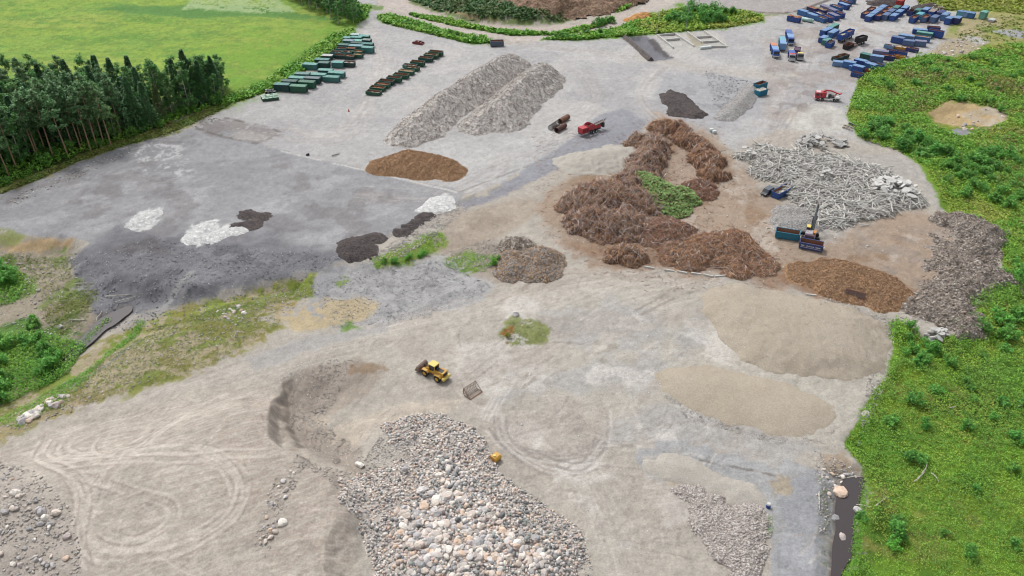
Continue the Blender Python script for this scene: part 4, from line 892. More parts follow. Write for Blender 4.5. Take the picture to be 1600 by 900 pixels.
# earth banks to the north
M_earth = heapmat('brown_earth', [alb(150, 122, 102), alb(174, 148, 126), alb(120, 98, 82)], .5, .6, 1.4)
heap('earth_bank', 'tall brown earth bank on the far side of the curving haul road', 'earth heap', M_earth, ridges=[[(830, 2, 16, 5), (880, 6, 15, 6), (930, 8, 16, 7), (975, -2, 14, 6)]], sp=1.1, rough=.9, rscale=.16, wob=3, peak=.3)
heap('earth_bank', 'low ochre earth heap next to the small trees by the lamp poles', 'earth heap', heapmat('ochre_earth', [alb(208, 152, 92), alb(216, 168, 112), alb(190, 140, 90)], .6, .3, 2), ridges=[[(992, 33, 5, 1.6), (1004, 27, 5, 2.2), (1012, 24, 4, 1.4)]], sp=.6, rough=.3, wob=1)

# boulder bed
M_bed = heapmat('boulder_bed_grit', [alb(200, 191, 183), alb(210, 202, 194), alb(174, 166, 160)], 1.0, .12, 3.5)
BED = [(596, 664), (640, 650), (700, 650), (742, 668), (756, 692), (772, 735), (815, 765), (870, 800), (905, 830), (916, 866), (912, 960), (590, 960), (578, 880), (556, 812), (528, 778), (540, 752), (566, 738), (610, 726), (640, 716), (600, 690)]
bed, bs_ = heap('boulder_heap', 'wide bed of mixed grey and pink boulders below the wheel loader', 'rock heap', M_bed, poly=BED, h=1.7, slope=.35, sp=.35, rough=.5, rscale=.25, wob=1.0)
r_ = np.random.default_rng(12)
nb = 9500
P_, _, _ = bs_(nb, 95, .02)
pxx, pyy = proj(P_[:, 0], P_[:, 1], P_[:, 2])
# stones are coarser toward the middle of the bed and finer at its rim
dist = sdist(BED, pxx, pyy, 5)
core = sstep(10, 90, dist) * sstep(-.2, .3, fbm(P_[:, 0] * .12, P_[:, 1] * .12, 3, 30) + .25)
S_ = (.20 + .22 * r_.random(nb) ** 2) * (.8 + .3 * core) + .62 * core * r_.random(nb) ** 4
S_ = np.where(r_.random(nb) < .012, S_ + r_.uniform(.15, .4, nb) * core, S_)
order = np.argsort(-S_)
P_[:, 2] += S_ * .1 + .5 * np.where(r_.random(nb) < .15, r_.random(nb) * .5, 0)
big, rest = order[:270], order[270:]
scatter('cobbles', [(v, f) for _, v, f in ROCKS[:5]] if False else SMALL, P_[rest], S_[rest], MROCK, 96, .6, kind='stuff', smooth=False)
for me, _, _ in ROCKS:
    me.materials.append(MROCKO)
def boulder(p, s, label, group, rz=None, mat=None, k=None, name='boulder'):
    o = bpy.data.objects.new(name, ROCKS[random.randrange(10) if k is None else k][0]); o.location = p
    o.rotation_euler = (random.gauss(0, .3), random.gauss(0, .3), random.random() * 6.28 if rz is None else rz)
    o.scale = (s, s, s); link(o); return tag(o, label, name, group)
for i in big: boulder(P_[i], S_[i] * 1.05, 'rounded boulder lying among others in the bed below the wheel loader', 'boulders in the wide stone bed')
for (px, py, s, lb) in ((664, 804, 1.15, 'biggest pale boulder standing in the middle of the stone bed'), (634, 745, 1.0, 'large cream boulder at the dark hollow of the stone bed'), (660, 778, 1.1, 'large pinkish flat boulder above the biggest pale one'), (687, 755, 1.05, 'large brownish round boulder near the top hollow of the stone bed'), (702, 870, .95, 'white oval boulder low in the stone bed'), (836, 853, 1.0, 'flat pale boulder near the lower rim of the stone bed'), (684, 816, .9, 'white round boulder beside the biggest pale one')):
    p = GZ(px, py); boulder((p.x, p.y, p.z + 1.7 + s * .25), s * .85, lb, None)
for (px, py, s, lb) in ((563, 728, .9, 'greenish block lying on the scraped slope of the pit'), (805, 492, .9, 'dark stump-like boulder at the head of the weedy island'), (1352, 650, 1.0, 'pale boulder at the meadow edge below the sand bank'), (1312, 772, 1.5, 'large pale boulder leaning in the water of the dark ditch'), (1340, 800, 1.1, 'white boulder on the meadow bank of the dark ditch'), (1317, 842, .9, 'flat stone lying in the water of the dark ditch'), (1305, 812, .8, 'small cream boulder on the gravel bank of the dark ditch'), (442, 818, .8, 'single pale boulder on the smooth raked slope'), (95, 512, .8, 'dark boulder with a white top by the muddy ditch'), (60, 455, .7, 'pale boulder on bare soil near the bushes by the yard')):
    p = GZ(px, py); boulder((p.x, p.y, p.z + s * .3), s, lb, None)
# loose boulder groups
G_LB = 'loose pale boulders along the grassy bank'
for (poly, n, s0, s1, lb, gr, sd) in (([(18, 660), (60, 628), (100, 612), (112, 622), (80, 640), (30, 668)], 46, .45, 1.0, 'pale boulder in the cluster on the grassy bank above the plateau', G_LB, 1), ([(-20, 730), (30, 740), (60, 790), (110, 830), (120, 900), (-20, 900)], 60, .35, .95, 'loose boulder scattered on the stony flank beside the tyre loops', 'boulders on the stony flank', 2), ([(1278, 735), (1300, 730), (1352, 738), (1350, 748), (1320, 748), (1305, 770), (1298, 800)], 22, .25, .6, 'small stone on the rim of the dark ditch', 'stones on the ditch rim', 3), ([(430, 790), (450, 760), (470, 740), (440, 850), (405, 880)], 26, .25, .55, 'stone strewn down the raked slope beside the boulder bed', 'stones on the raked slope', 4), ([(335, 480), (370, 470), (385, 490), (350, 500)], 18, .3, .7, 'grey stone half sunk in the grassy bank below the yard', 'stones on the grassy bank', 5), ([(1470, 170), (1580, 165), (1580, 200), (1520, 200)], 30, .3, .9, 'pale rubble stone at the sandy hollow in the meadow', 'rubble at the sandy hollow', 6), ([(1445, 85), (1490, 62), (1542, 66), (1530, 78), (1480, 92)], 46, .35, .9, 'pale rubble block on the bare ground beyond the blue skips', 'rubble beyond the blue skips', 7)):
    q = inpoly(poly, n, 300 + sd)
    for a, b in q: s = s0 + (s1 - s0) * random.random() ** 2; boulder((a, b, hz(a, b) + s * .3), s, lb, gr, name='stone')
# fine stones by the thousand
for (poly, n, s0, s1, mat, sd) in (([(-20, 720), (40, 735), (80, 770), (130, 830), (140, 960), (-60, 960)], 3600, .05, .3, MSTONE, 1), ([(430, 590), (450, 600), (450, 660), (500, 712), (580, 740), (560, 690), (500, 640), (560, 560), (480, 560)], 2600, .05, .22, MSTONE, 2), ([(395, 870), (430, 780), (470, 720), (560, 740), (545, 790), (480, 750), (450, 820), (420, 890)], 1200, .05, .24, MSTONE, 3),
    ([(110, 405), (240, 372), (540, 400), (490, 432), (380, 458), (240, 500), (160, 500), (118, 460)], 6000, .05, .26, MGRAV, 4), ([(480, 450), (560, 412), (690, 398), (770, 450), (680, 495), (520, 512)], 6000, .05, .17, MGRAV, 5), ([(560, 412), (620, 372), (710, 318), (740, 320), (700, 352), (630, 400)], 3000, .06, .32, MSTONE, 6), ([(-20, 655), (200, 520), (490, 432), (480, 470), (330, 560), (60, 664), (-20, 690)], 2600, .05, .3, MSTONE, 7),
    ([(860, 300), (1020, 200), (1300, 350), (1480, 350), (1400, 480), (1000, 425), (880, 400)], 2600, .04, .18, MSTONE, 8), ([(880, 300), (1020, 200), (1300, 350), (1480, 350), (1400, 470), (1000, 420), (880, 400)], 260, .1, .34, MWHITE, 18), ([(-20, 380), (120, 385), (110, 470), (140, 500), (60, 520), (-20, 640)], 1500, .05, .4, MSTONE, 19), ([(700, 460), (1100, 440), (1340, 600), (1290, 700), (980, 880), (760, 640)], 160, .08, .26, MWHITE, 20), ([(1310, 470), (1400, 500), (1390, 590), (1340, 700), (1360, 560), (1370, 510), (1250, 460)], 2600, .05, .25, MSTONE, 9), ([(1100, 110), (1190, 130), (1150, 190), (1120, 180)], 1600, .06, .3, MGRAV, 10), ([(1270, 700), (1350, 735), (1350, 750), (1310, 745), (1295, 830), (1280, 830)], 900, .05, .28, MSTONE, 11), ([(700, 440), (1100, 430), (1380, 600), (1290, 720), (1000, 900), (900, 800), (780, 720), (600, 640)], 4200, .03, .12, MSTONE, 12), ([(770, 735), (830, 770), (915, 830), (935, 930), (905, 960), (900, 850), (780, 760)], 1500, .04, .2, MROCK, 13), ([(10, 310), (110, 270), (250, 208), (340, 175), (350, 184), (250, 220), (110, 284), (10, 325)], 900, .06, .4, MSTONE, 14), ([(1480, 60), (1550, 62), (1500, 92), (1420, 100)], 900, .08, .3, MSTONE, 15), ([(690, 388), (770, 372), (790, 385), (780, 420), (700, 415)], 1400, .05, .3, MSTONE, 16), ([(560, 735), (600, 668), (640, 652), (640, 716), (545, 760)], 1600, .05, .26, MSTONE, 17)):
    q = inpoly(poly, n, 400 + sd); rr = np.random.default_rng(sd); S = s0 + (s1 - s0) * rr.random(n) ** 3.5
    scatter('stones', SMALL, on_ground(q, .02), S, mat, 420 + sd)

# pole heap: sawn grey poles and concrete piles thrown together
M_pole = pmat('weathered_pole', alb(226, 223, 217), .85, var=.16, scale=3, objcol=True, island=.22)
M_poleend = M_pole
M_under = heapmat('pole_heap_base', [alb(186, 180, 172), alb(204, 198, 190), alb(156, 148, 138)], 1.0, .2, 3.5)  # grey-beige tones of the heap's own base beneath the poles
PH = [(1150, 240), (1195, 228), (1240, 236), (1300, 244), (1345, 256), (1395, 276), (1420, 296), (1440, 305), (1448, 326), (1405, 330), (1362, 344), (1300, 360), (1286, 356), (1262, 330), (1240, 318), (1205, 292), (1170, 262)]
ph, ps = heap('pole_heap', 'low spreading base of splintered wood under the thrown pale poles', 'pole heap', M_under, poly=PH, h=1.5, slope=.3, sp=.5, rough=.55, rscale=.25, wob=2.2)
r_ = np.random.default_rng(77); n = 3900
P_, gx, gy = ps(n, 78, .02)
a0 = .6 + 1.2 * fbm(P_[:, 0] * .06, P_[:, 1] * .06, 2, 44) * 2.0; a = a0 * .7 + r_.normal(0, 1.0, n); el = r_.normal(0, .2, n)
D = np.stack([np.cos(a), np.sin(a), .6 * (gx * np.cos(a) + gy * np.sin(a)) + el], 1); D /= np.linalg.norm(D, axis=1)[:, None]
Ln = r_.uniform(1.3, 4.4, n); rad = r_.uniform(.07, .145, n); P_[:, 2] += .12 + r_.random(n) * .6
order = np.argsort(-(Ln * rad)); big = order[:280]; rest = order[280:]
V, Q = sticks_np(P_[rest], D[rest], Ln[rest], rad[rest], rad[rest], 5)
o = obj_np('pole_rubble', V, [Q], M_pole); o['kind'] = 'stuff'
mbp = MB(); mbp.cyl((-.5, 0, 0), (.5, 0, 0), 1, 7); proto_pole = mbp.build('pole', M_pole)
first = True
for i in big:
    o = proto_pole if first else proto_pole.copy()
    if not first: COL.objects.link(o)
    first = False
    o.location = P_[i] + np.array([0, 0, .35]); o.scale = (Ln[i] * 1.05, rad[i] * 1.1, rad[i] * 1.1)
    o.rotation_euler = Vector(D[i]).to_track_quat('X', 'Z').to_euler(); k = random.uniform(.85, 1.2); o.color = (k, k, k * random.uniform(.94, 1.0), 1)
    tag(o, 'pale weathered pole thrown across the wide pole heap', 'pole', 'poles in the wide pole heap')
# slabs and white rubble on it
M_slab = pmat('broken_concrete', alb(204, 202, 198), .9, var=.12, scale=1.5, objcol=True, bmp=.05)
def slab(p, sx, sy, sz, rot, label, group, c=1.0):
    r2 = random.Random(int(p[0] * 97 + p[1] * 31)); k = 6
    pts = [((sx / 2) * math.cos(2 * math.pi * i / k + .4) * r2.uniform(.8, 1.15), (sy / 2) * math.sin(2 * math.pi * i / k + .4) * r2.uniform(.8, 1.15)) for i in range(k)]
    bm = bmesh.new(); A = [bm.verts.new((x, y, -sz / 2)) for x, y in pts]; B = [bm.verts.new((x * .97, y * .97, sz / 2)) for x, y in pts]
    for i in range(k): bm.faces.new((A[i], A[(i + 1) % k], B[(i + 1) % k], B[i]))
    bm.faces.new(A[::-1]); bm.faces.new(B)
    me = bpy.data.meshes.new('concrete_chunk'); bm.to_mesh(me); bm.free(); me.materials.append(M_slab)
    o = bpy.data.objects.new('concrete_chunk', me); o.location = p; o.rotation_euler = rot; o.color = (c, c, c, 1); link(o)
    return tag(o, label, 'concrete slab', group)
for (poly, n, lb, gr, hmax, s0, s1, c) in (([(1243, 232), (1252, 216), (1282, 211), (1312, 220), (1326, 230), (1290, 236), (1262, 238)], 60, 'tilted grey slab in the concrete heap behind the pole heap', 'slabs in the concrete heap', 2.2, 1.2, 3.6, .9), ([(1345, 300), (1372, 288), (1412, 290), (1436, 306), (1430, 316), (1400, 318), (1372, 308)], 60, 'white broken slab lying on the pole heap by the meadow', 'white slabs on the pole heap', 1.2, 1.2, 3.4, 1.15), ([(1275, 282), (1292, 276), (1298, 290), (1284, 294)], 9, 'white slab among the poles at the middle of the heap', 'white slabs amid the poles', 2.8, 1.0, 2.2, 1.15), ([(1148, 240), (1168, 236), (1180, 252), (1160, 252)], 10, 'white slab at the narrow tip of the pole heap', 'white slabs at the tip of the pole heap', 1.2, 1.0, 2.4, 1.1), ([(1446, 522), (1465, 510), (1484, 516), (1476, 528), (1452, 530)], 22, 'pale broken slab dumped in the meadow below the debris bank', 'slabs dumped in the meadow', .9, .7, 2.2, 1.05), ([(1336, 280), (1348, 276), (1350, 288), (1338, 292)], 3, 'large white slab standing on edge among the poles', 'standing white slabs', 2.6, 1.6, 2.4, 1.15)):
    q = inpoly(poly, n, len(lb)); c0 = q.mean(0); rm = np.hypot(*(q - c0).T).max() + .5
    for a, b in q:
        s = random.uniform(s0, s1); hh = hmax * max(0, 1 - math.hypot(a - c0[0], b - c0[1]) / rm)
        slab((a, b, hz(a, b) + .2 + hh + (1.9 if 'pole' in gr else 0)), s, s * random.uniform(.5, .9), random.uniform(.15, .35), (random.gauss(0, .3), random.gauss(0, .3), random.random() * 6.3), lb, gr, c * random.uniform(.88, 1.08))
# ---------------------------------------------------------------- shared paints
M_paint = pmat('container_paint', (.95, .95, .95), .55, var=.16, scale=.9, objcol=True, dirt=alb(120, 96, 80), dirt_amt=.35)
M_rust = pmat('rusty_steel', alb(166, 118, 96), .85, var=.3, scale=1.4, dirt=alb(124, 90, 76), dirt_amt=.7)
M_steel = pmat('dark_steel', alb(66, 64, 66), .6, var=.2, scale=2, dirt=alb(110, 96, 84), dirt_amt=.3)
M_grey = pmat('grey_paint', alb(150, 152, 156), .5, var=.12, scale=1.5, dirt=alb(110, 100, 92), dirt_amt=.3)
M_black = pmat('tyre_rubber', alb(48, 47, 48), .9, var=.25, scale=2, dirt=alb(120, 110, 100), dirt_amt=.3)
M_glass = pmat('dark_glass', alb(40, 48, 54), .12, var=.05, spec=.6)
M_white = pmat('white_paint', alb(226, 228, 228), .5, var=.06, scale=1.5)
M_red = pmat('red_paint', alb(204, 62, 74), .55, var=.16, scale=1.2, dirt=alb(150, 110, 104), dirt_amt=.5)
M_yel = pmat('yellow_paint', alb(228, 174, 62), .5, var=.14, scale=1.4, dirt=alb(176, 152, 116), dirt_amt=.55)
M_pyel = pmat('pale_yellow_paint', alb(242, 220, 120), .45, var=.08, scale=1.2)
M_orange = pmat('orange_paint', alb(226, 150, 70), .5, var=.12, scale=1.2, dirt=alb(140, 110, 86), dirt_amt=.3)
M_wreck = heapmat('scrap_load', [alb(190, 158, 128), alb(206, 182, 152), alb(150, 118, 96)], 1.5, .3, 4.0)
M_paleload = heapmat('pale_load', [alb(222, 213, 200), alb(232, 226, 216), alb(190, 176, 160)], 1.5, .3, 4.0)
M_rustload = heapmat('rusty_load', [alb(188, 130, 104), alb(200, 148, 118), alb(154, 104, 84)], 1.5, .3, 4.0)

# ---------------------------------------------------------------- roll-off containers
CL, CW = 6.2, 2.45
def con_body(Hh, flare=0.0, ribs=9):
    """hollow ribbed box, runners excluded; outer paint, rusty inside"""
    m = MB(); z0 = .2
    m.box((0, 0, z0 + .05), (CL, CW, .1))
    for s in (-1, 1): m.box((0, s * (CW / 2 - .04), z0 + Hh / 2 + .05), (CL, .08, Hh - .1))
    m.box((CL / 2 - .04, 0, z0 + Hh / 2 + .05), (.078, CW - .165, Hh - .1))
    for s in (-1, 1):
        for i in range(ribs):
            x = -CL / 2 + .2 + (CL - .4) * i / (ribs - 1); m.box((x, s * (CW / 2 + .045), z0 + Hh / 2), (.12, .085, Hh - .16))
        m.box((0, s * (CW / 2 + .03), z0 + Hh + .02), (CL + .05, .16, .14))
    for j in range(4): m.box((CL / 2 + .03, -CW / 2 + .35 + j * (CW - .7) / 3, z0 + Hh / 2), (.055, .1, Hh - .2))
    m.box((CL / 2, 0, z0 + Hh + .023), (.16, CW - .11, .136))
    o = m.build('body', M_paint); o.data.materials.append(M_rust)
    for f in o.data.polygons:
        c, n_ = f.center, f.normal
        inside = abs(c.x) < CL / 2 - .05 and abs(c.y) < CW / 2 - .06
        if inside and (n_.x * c.x + n_.y * c.y < -1e-3 or (n_.z > .5 and c.z < z0 + .2)): f.material_index = 1
    return o
def container_proto(kind):
    Hh = {'low': 1.25, 'mid': 1.9, 'tall': 2.3, 'lid': 2.35, 'lowlid': 1.65}[kind]
    r = empty('roll_off_container', (0, 0, 0))
    b = con_body(Hh); b.parent = r
    z0 = .2
    d = MB(); d.box((-CL / 2 + .04, 0, z0 + Hh / 2 + .05), (.08, CW - .165, Hh - .1))
    for y in (-.95, 0.0, .95): d.box((-CL / 2 - .03, y, z0 + Hh / 2 + .05), (.06, .1, Hh - .15))
    for z in (.35, .75): d.box((-CL / 2 - .035, 0, z0 + Hh * z), (.07, CW - .4, .08))
    d.build('door', M_paint, r)
    for s in (-1, 1): m = MB(); m.box((0, s * .53, .1), (CL - .2, .14, .197)); m.build('runner', M_steel, r)
    h = MB(); h.path([(CL / 2 + .1, -.45, .25), (CL / 2 + .14, -.12, Hh * .75), (CL / 2 + .2, 0, Hh * .75 + .08), (CL / 2 + .14, .12, Hh * .75), (CL / 2 + .1, .45, .25)], .05, 5); h.build('hook_bar', M_steel, r)
    if kind in ('lid', 'lowlid'):
        l = MB()
        l.prism([(-CW / 2 - .06, z0 + Hh + .095), (CW / 2 + .06, z0 + Hh + .095), (CW / 2 + .02, z0 + Hh + .15), (0, z0 + Hh + .24), (-CW / 2 - .02, z0 + Hh + .15)], -CL / 2 - .03, CL / 2 + .03)
        for i in range(4):
            y = -CL / 2 + .6 + i * (CL - 1.2) / 3; l.box((0, y, z0 + Hh + .235), (CW * .9, .1, .06))
        lo = l.build('lid', M_paint, r); lo.rotation_euler = (0, 0, R(-90))
    return r
def load_obj(parent, Hh, mat, fill=.7, seed=0):
    n, k = 14, 7; r2 = np.random.default_rng(seed)
    X, Y = np.meshgrid(np.linspace(-CL / 2 + .1, CL / 2 - .1, n), np.linspace(-CW / 2 + .1, CW / 2 - .1, k))
    Z = .2 + Hh * fill + .3 * fbm(X * .8 + seed * 3, Y * .8, 3, seed) * np.minimum(1, .4 + Hh * .3) + .12 * r2.normal(size=X.shape)
    Z = np.maximum(Z, .33)
    idx = np.arange(n * k).reshape(k, n); q = np.stack([idx[:-1, :-1], idx[:-1, 1:], idx[1:, 1:], idx[1:, :-1]], -1).reshape(-1, 4)
    return obj_np('load', np.stack([X, Y, Z], -1).reshape(-1, 3), [q], mat, parent)
PROTO = {}
HK = {'low': 1.25, 'mid': 1.9, 'tall': 2.3, 'lid': 2.35, 'lowlid': 1.65}
for k in HK: PROTO[k] = container_proto(k); register(PROTO[k])
USED = set()
def new_con(kind):
    if kind not in USED: USED.add(kind); return PROTO[kind]
    return copy_tree(PROTO[kind])
DKT, TEAL, LTEAL, GRN = alb(40, 92, 86), alb(78, 146, 140), alb(112, 178, 170), alb(52, 118, 92)
BLU, NAVY, LBL, CYAN, GBL, MBL = alb(58, 100, 182), alb(62, 74, 138), alb(132, 174, 222), alb(116, 200, 216), alb(106, 134, 180), alb(78, 134, 200)
REDC, BLK, ORG, TURQ, LAV, PTE, WHT = alb(196, 50, 50), alb(44, 46, 52), alb(228, 160, 60), alb(40, 142, 174), alb(140, 140, 172), alb(138, 206, 190), alb(224, 228, 230)
def place_con(c, ang, L, H, kind, col, label, group, load=None, lidcol=None, fill=.7, seed=0, W_=2.45, z=None, tilt=0):
    o = new_con(kind); o.location = (c[0], c[1], hz(c[0], c[1]) + .02 if z is None else z)
    o.rotation_euler = (0, tilt, ang); o.scale = (L / CL, W_ / CW, H / (HK[kind] + .3))
    for ch in o.children:
        n_ = ch.name.split('.')[0]
        if n_ in ('body', 'door'): k = random.uniform(.88, 1.1); ch.color = (*[v * k for v in col], 1)
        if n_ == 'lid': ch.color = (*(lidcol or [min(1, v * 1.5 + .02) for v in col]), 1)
    if load is not None: load_obj(o, HK[kind], load, fill, seed or random.randrange(99))
    tag(o, label, 'container', group); return o
def edge_con(A, B, H, kind, col, label, group, L=None, **kw):
    a, b = GZ(*A), GZ(*B); d = (b - a).xy; Lr = d.length; d.normalize()
    aw = Vector((-d.y, d.x));
    if aw.y < 0: aw = -aw
    Lc = L or min(max(Lr, 3.0), 7.2); W_ = kw.get('W_', 2.45)
    mid = a.xy + d * (Lr / 2) + aw * (W_ / 2)
    return place_con((mid.x, mid.y), math.atan2(d.y, d.x), Lc, H, kind, col, label, group, **kw)

GG = 'green containers parked in a block beside the field'
row = lambda A, w=24.5, t=.06: (A, (A[0] + w, A[1] + w * t))
ANG = None
def gcon(px, py, w, H, kind, col, label, **kw): return edge_con((px, py), (px + w, py + w * .065), H, kind, col, label, GG, **kw)
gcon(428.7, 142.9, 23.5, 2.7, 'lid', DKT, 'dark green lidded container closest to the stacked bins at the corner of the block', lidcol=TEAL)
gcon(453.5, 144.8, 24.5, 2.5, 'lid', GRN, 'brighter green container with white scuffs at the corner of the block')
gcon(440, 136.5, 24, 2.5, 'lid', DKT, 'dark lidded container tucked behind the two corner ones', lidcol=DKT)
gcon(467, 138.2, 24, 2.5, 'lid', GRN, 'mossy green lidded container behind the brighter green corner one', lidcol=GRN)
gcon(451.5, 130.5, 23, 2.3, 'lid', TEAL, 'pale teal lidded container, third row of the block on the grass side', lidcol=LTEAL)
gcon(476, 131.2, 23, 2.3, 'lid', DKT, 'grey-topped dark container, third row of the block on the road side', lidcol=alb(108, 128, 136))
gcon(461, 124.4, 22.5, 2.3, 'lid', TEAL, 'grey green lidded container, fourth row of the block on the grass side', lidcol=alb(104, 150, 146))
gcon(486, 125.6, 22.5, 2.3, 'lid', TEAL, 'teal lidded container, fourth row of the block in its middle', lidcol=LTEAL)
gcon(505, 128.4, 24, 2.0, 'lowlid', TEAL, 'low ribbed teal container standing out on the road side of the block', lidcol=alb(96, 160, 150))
gcon(513, 121.6, 24, 2.0, 'lowlid', TEAL, 'teal container behind the low ribbed one on the road side', lidcol=LTEAL)
gcon(497, 117.6, 22, 2.0, 'lid', DKT, 'flat teal container two rows behind the low ribbed one', lidcol=LTEAL)
gcon(473, 109.0, 22, 2.2, 'lid', TEAL, 'light teal container with rounded top beside the tall weeds', lidcol=LTEAL)
gcon(498.5, 107.3, 14.5, 2.3, 'lid', DKT, 'short dark container with white stencil marks in the middle of the block', L=4.2)
gcon(492, 101.6, 22, 2.2, 'lid', DKT, 'long dark lidded container behind the white-stencilled one', lidcol=TEAL)
gcon(519, 106.2, 16.5, 2.2, 'lid', TEAL, 'blue green square container between the stencilled one and the road', L=4.6)
gcon(536, 104.9, 16.5, 1.9, 'low', DKT, 'open dark container with pale sacks standing out to the road', L=4.6, load=M_paleload)
gcon(503.5, 93.6, 15, 1.7, 'lowlid', DKT, 'container with white gabled cover by the bushes', L=4.4, lidcol=alb(206, 210, 204))
gcon(522.5, 91.8, 14.5, 1.5, 'low', DKT, 'low open dark container in the middle of the open row', L=4.2, load=M_steel and M_paleload, fill=.4)
gcon(538, 93.6, 14.5, 1.6, 'low', DKT, 'low container with a rust red load in the open row', L=4.2, load=M_rustload)
gcon(551.5, 91.3, 13, 1.6, 'low', GRN, 'low green container at the road end of the open row', L=4.0, load=M_wreck)
gcon(517, 86.8, 15, 1.5, 'low', TEAL, 'low teal container with pale floor behind the open row', L=4.4, load=M_paleload, fill=.4)
gcon(533.5, 86.5, 15, 1.5, 'low', TEAL, 'low teal container with green load behind the rusty one', L=4.4, load=M_paleload, fill=.5)
gcon(551, 86.0, 14, 1.6, 'low', GRN, 'open container with brown scrap behind the green one at the road end', L=4.2, load=M_wreck)
gcon(525, 81.4, 15, 1.6, 'low', TEAL, 'open teal container with orange rust inside near the bushes', L=4.4, load=M_rustload, fill=.4)
gcon(541.5, 81.2, 13, 1.6, 'low', DKT, 'open container heaped with dark red scrap', L=4.0, load=M_rustload, fill=.9)
gcon(566, 83.2, 16, 2.4, 'lid', TEAL, 'tall grey teal container jutting out to the road', L=4.8, lidcol=LTEAL)
gcon(528.5, 77.4, 15, 2.0, 'lid', DKT, 'dark teal container next to the bushes behind the open ones', L=4.6)
gcon(544, 78.4, 22, 1.9, 'lid', TEAL, 'long pale blue green container leading to the jutting one', lidcol=alb(126, 178, 186))
gcon(549, 73.2, 15, 1.7, 'lid', DKT, 'long flat black green container, half nearer the field', L=4.8, lidcol=DKT)
gcon(565.5, 74.6, 16, 1.7, 'lid', DKT, 'long flat black green container, half nearer the road', L=4.8, lidcol=TEAL)
gcon(536.5, 70.3, 15, 1.9, 'lid', TEAL, 'pale lavender topped container in the far part of the block', L=4.8, lidcol=alb(148, 166, 186))
gcon(552.5, 70.0, 14, 1.8, 'lid', TEAL, 'light turquoise flat container in the far part of the block', L=4.6, lidcol=PTE)
gcon(567, 71.2, 10.5, 2.4, 'lid', DKT, 'short dark container with grey top at the far road corner', L=3.6, lidcol=alb(140, 156, 152))
gcon(537, 65.6, 12, 1.8, 'lid', TEAL, 'light green container at the far field corner of the block', L=4.2, lidcol=LTEAL)
gcon(549, 66.2, 15, 2.2, 'lid', TEAL, 'blue green container in the last full row of the block', L=4.8)
gcon(549, 61.2, 11, 2.0, 'lid', TEAL, 'small container with white patch in the last row of the block', L=3.8, lidcol=alb(200, 224, 220))
gcon(560.5, 63.4, 15, 2.0, 'lid', GRN, 'green container at the very end of the block by the road', L=4.8, lidcol=LTEAL)
GM = 'open green containers in a staggered line on the pavement'
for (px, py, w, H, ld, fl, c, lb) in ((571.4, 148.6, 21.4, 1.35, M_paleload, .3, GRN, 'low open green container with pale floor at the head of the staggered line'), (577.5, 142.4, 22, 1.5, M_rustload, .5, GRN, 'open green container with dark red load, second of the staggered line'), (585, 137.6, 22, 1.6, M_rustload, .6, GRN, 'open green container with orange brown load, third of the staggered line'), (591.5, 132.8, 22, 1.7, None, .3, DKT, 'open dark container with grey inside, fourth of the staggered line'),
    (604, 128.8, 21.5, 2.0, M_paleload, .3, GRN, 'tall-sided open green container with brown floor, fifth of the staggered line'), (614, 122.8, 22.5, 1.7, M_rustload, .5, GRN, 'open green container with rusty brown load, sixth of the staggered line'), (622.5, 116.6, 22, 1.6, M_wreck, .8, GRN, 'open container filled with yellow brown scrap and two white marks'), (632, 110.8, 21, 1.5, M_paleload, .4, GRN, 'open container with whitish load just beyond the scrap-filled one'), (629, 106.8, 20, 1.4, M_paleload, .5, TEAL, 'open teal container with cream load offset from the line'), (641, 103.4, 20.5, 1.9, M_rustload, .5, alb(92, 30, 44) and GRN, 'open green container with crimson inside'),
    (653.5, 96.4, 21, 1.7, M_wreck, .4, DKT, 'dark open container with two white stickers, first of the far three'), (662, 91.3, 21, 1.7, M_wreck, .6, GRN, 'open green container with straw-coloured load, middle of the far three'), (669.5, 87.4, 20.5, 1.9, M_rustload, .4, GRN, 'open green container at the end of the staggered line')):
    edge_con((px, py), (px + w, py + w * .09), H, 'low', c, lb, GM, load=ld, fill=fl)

GB = 'blue containers stored in the far yard'
def bcon(A, B, H, kind, col, label, **kw): return edge_con(A, B, H, kind, col, label, GB, **kw)
# north-west cluster
bcon((1228.5, 32.8), (1247.5, 36.6), 2.3, 'mid', BLU, 'blue container with white marks and a rusty heaped load by the arable field', load=M_rustload, fill=1.15)
bcon((1245, 23), (1258.5, 27), 2.4, 'lid', MBL, 'blue container behind the white tank', lidcol=LBL)
bcon((1259.5, 27.5), (1272, 32), 2.2, 'lid', MBL, 'light-topped blue container, far half of the pair beside the white tank', lidcol=LBL, L=6)
bcon((1272.5, 32.4), (1284.5, 36.4), 2.2, 'mid', MBL, 'blue container with tan load, near half of the pair beside the white tank', load=M_wreck, L=6)
bcon((1270, 25), (1282, 30), 2.2, 'mid', BLU, 'deep blue container with pale load behind the pair', load=M_paleload, L=6)
bcon((1283.5, 31), (1294, 35.6), 2.4, 'mid', BLU, 'deep blue container with rusty load at the near edge of the cluster', load=M_rustload, L=6)
bcon((1292, 27.5), (1304.5, 33), 2.3, 'lid', BLU, 'blue container with pale lid beside the rusty-loaded one', lidcol=LAV)
bcon((1300, 24.5), (1313, 29.8), 2.3, 'mid', BLU, 'blue container at the lane corner of the cluster', load=M_rustload, fill=.5)
bcon((1280, 14), (1291, 18.4), 2.0, 'lid', LAV, 'lavender topped container deep in the cluster', lidcol=LAV)
bcon((1291.5, 18.8), (1303, 23.6), 2.0, 'lid', LAV, 'lavender topped container before the deep one', lidcol=LAV)
bcon((1259.5, 16.5), (1272, 21), 2.0, 'low', NAVY, 'container of reddish scrap along the field edge', load=M_rustload, fill=1.0)
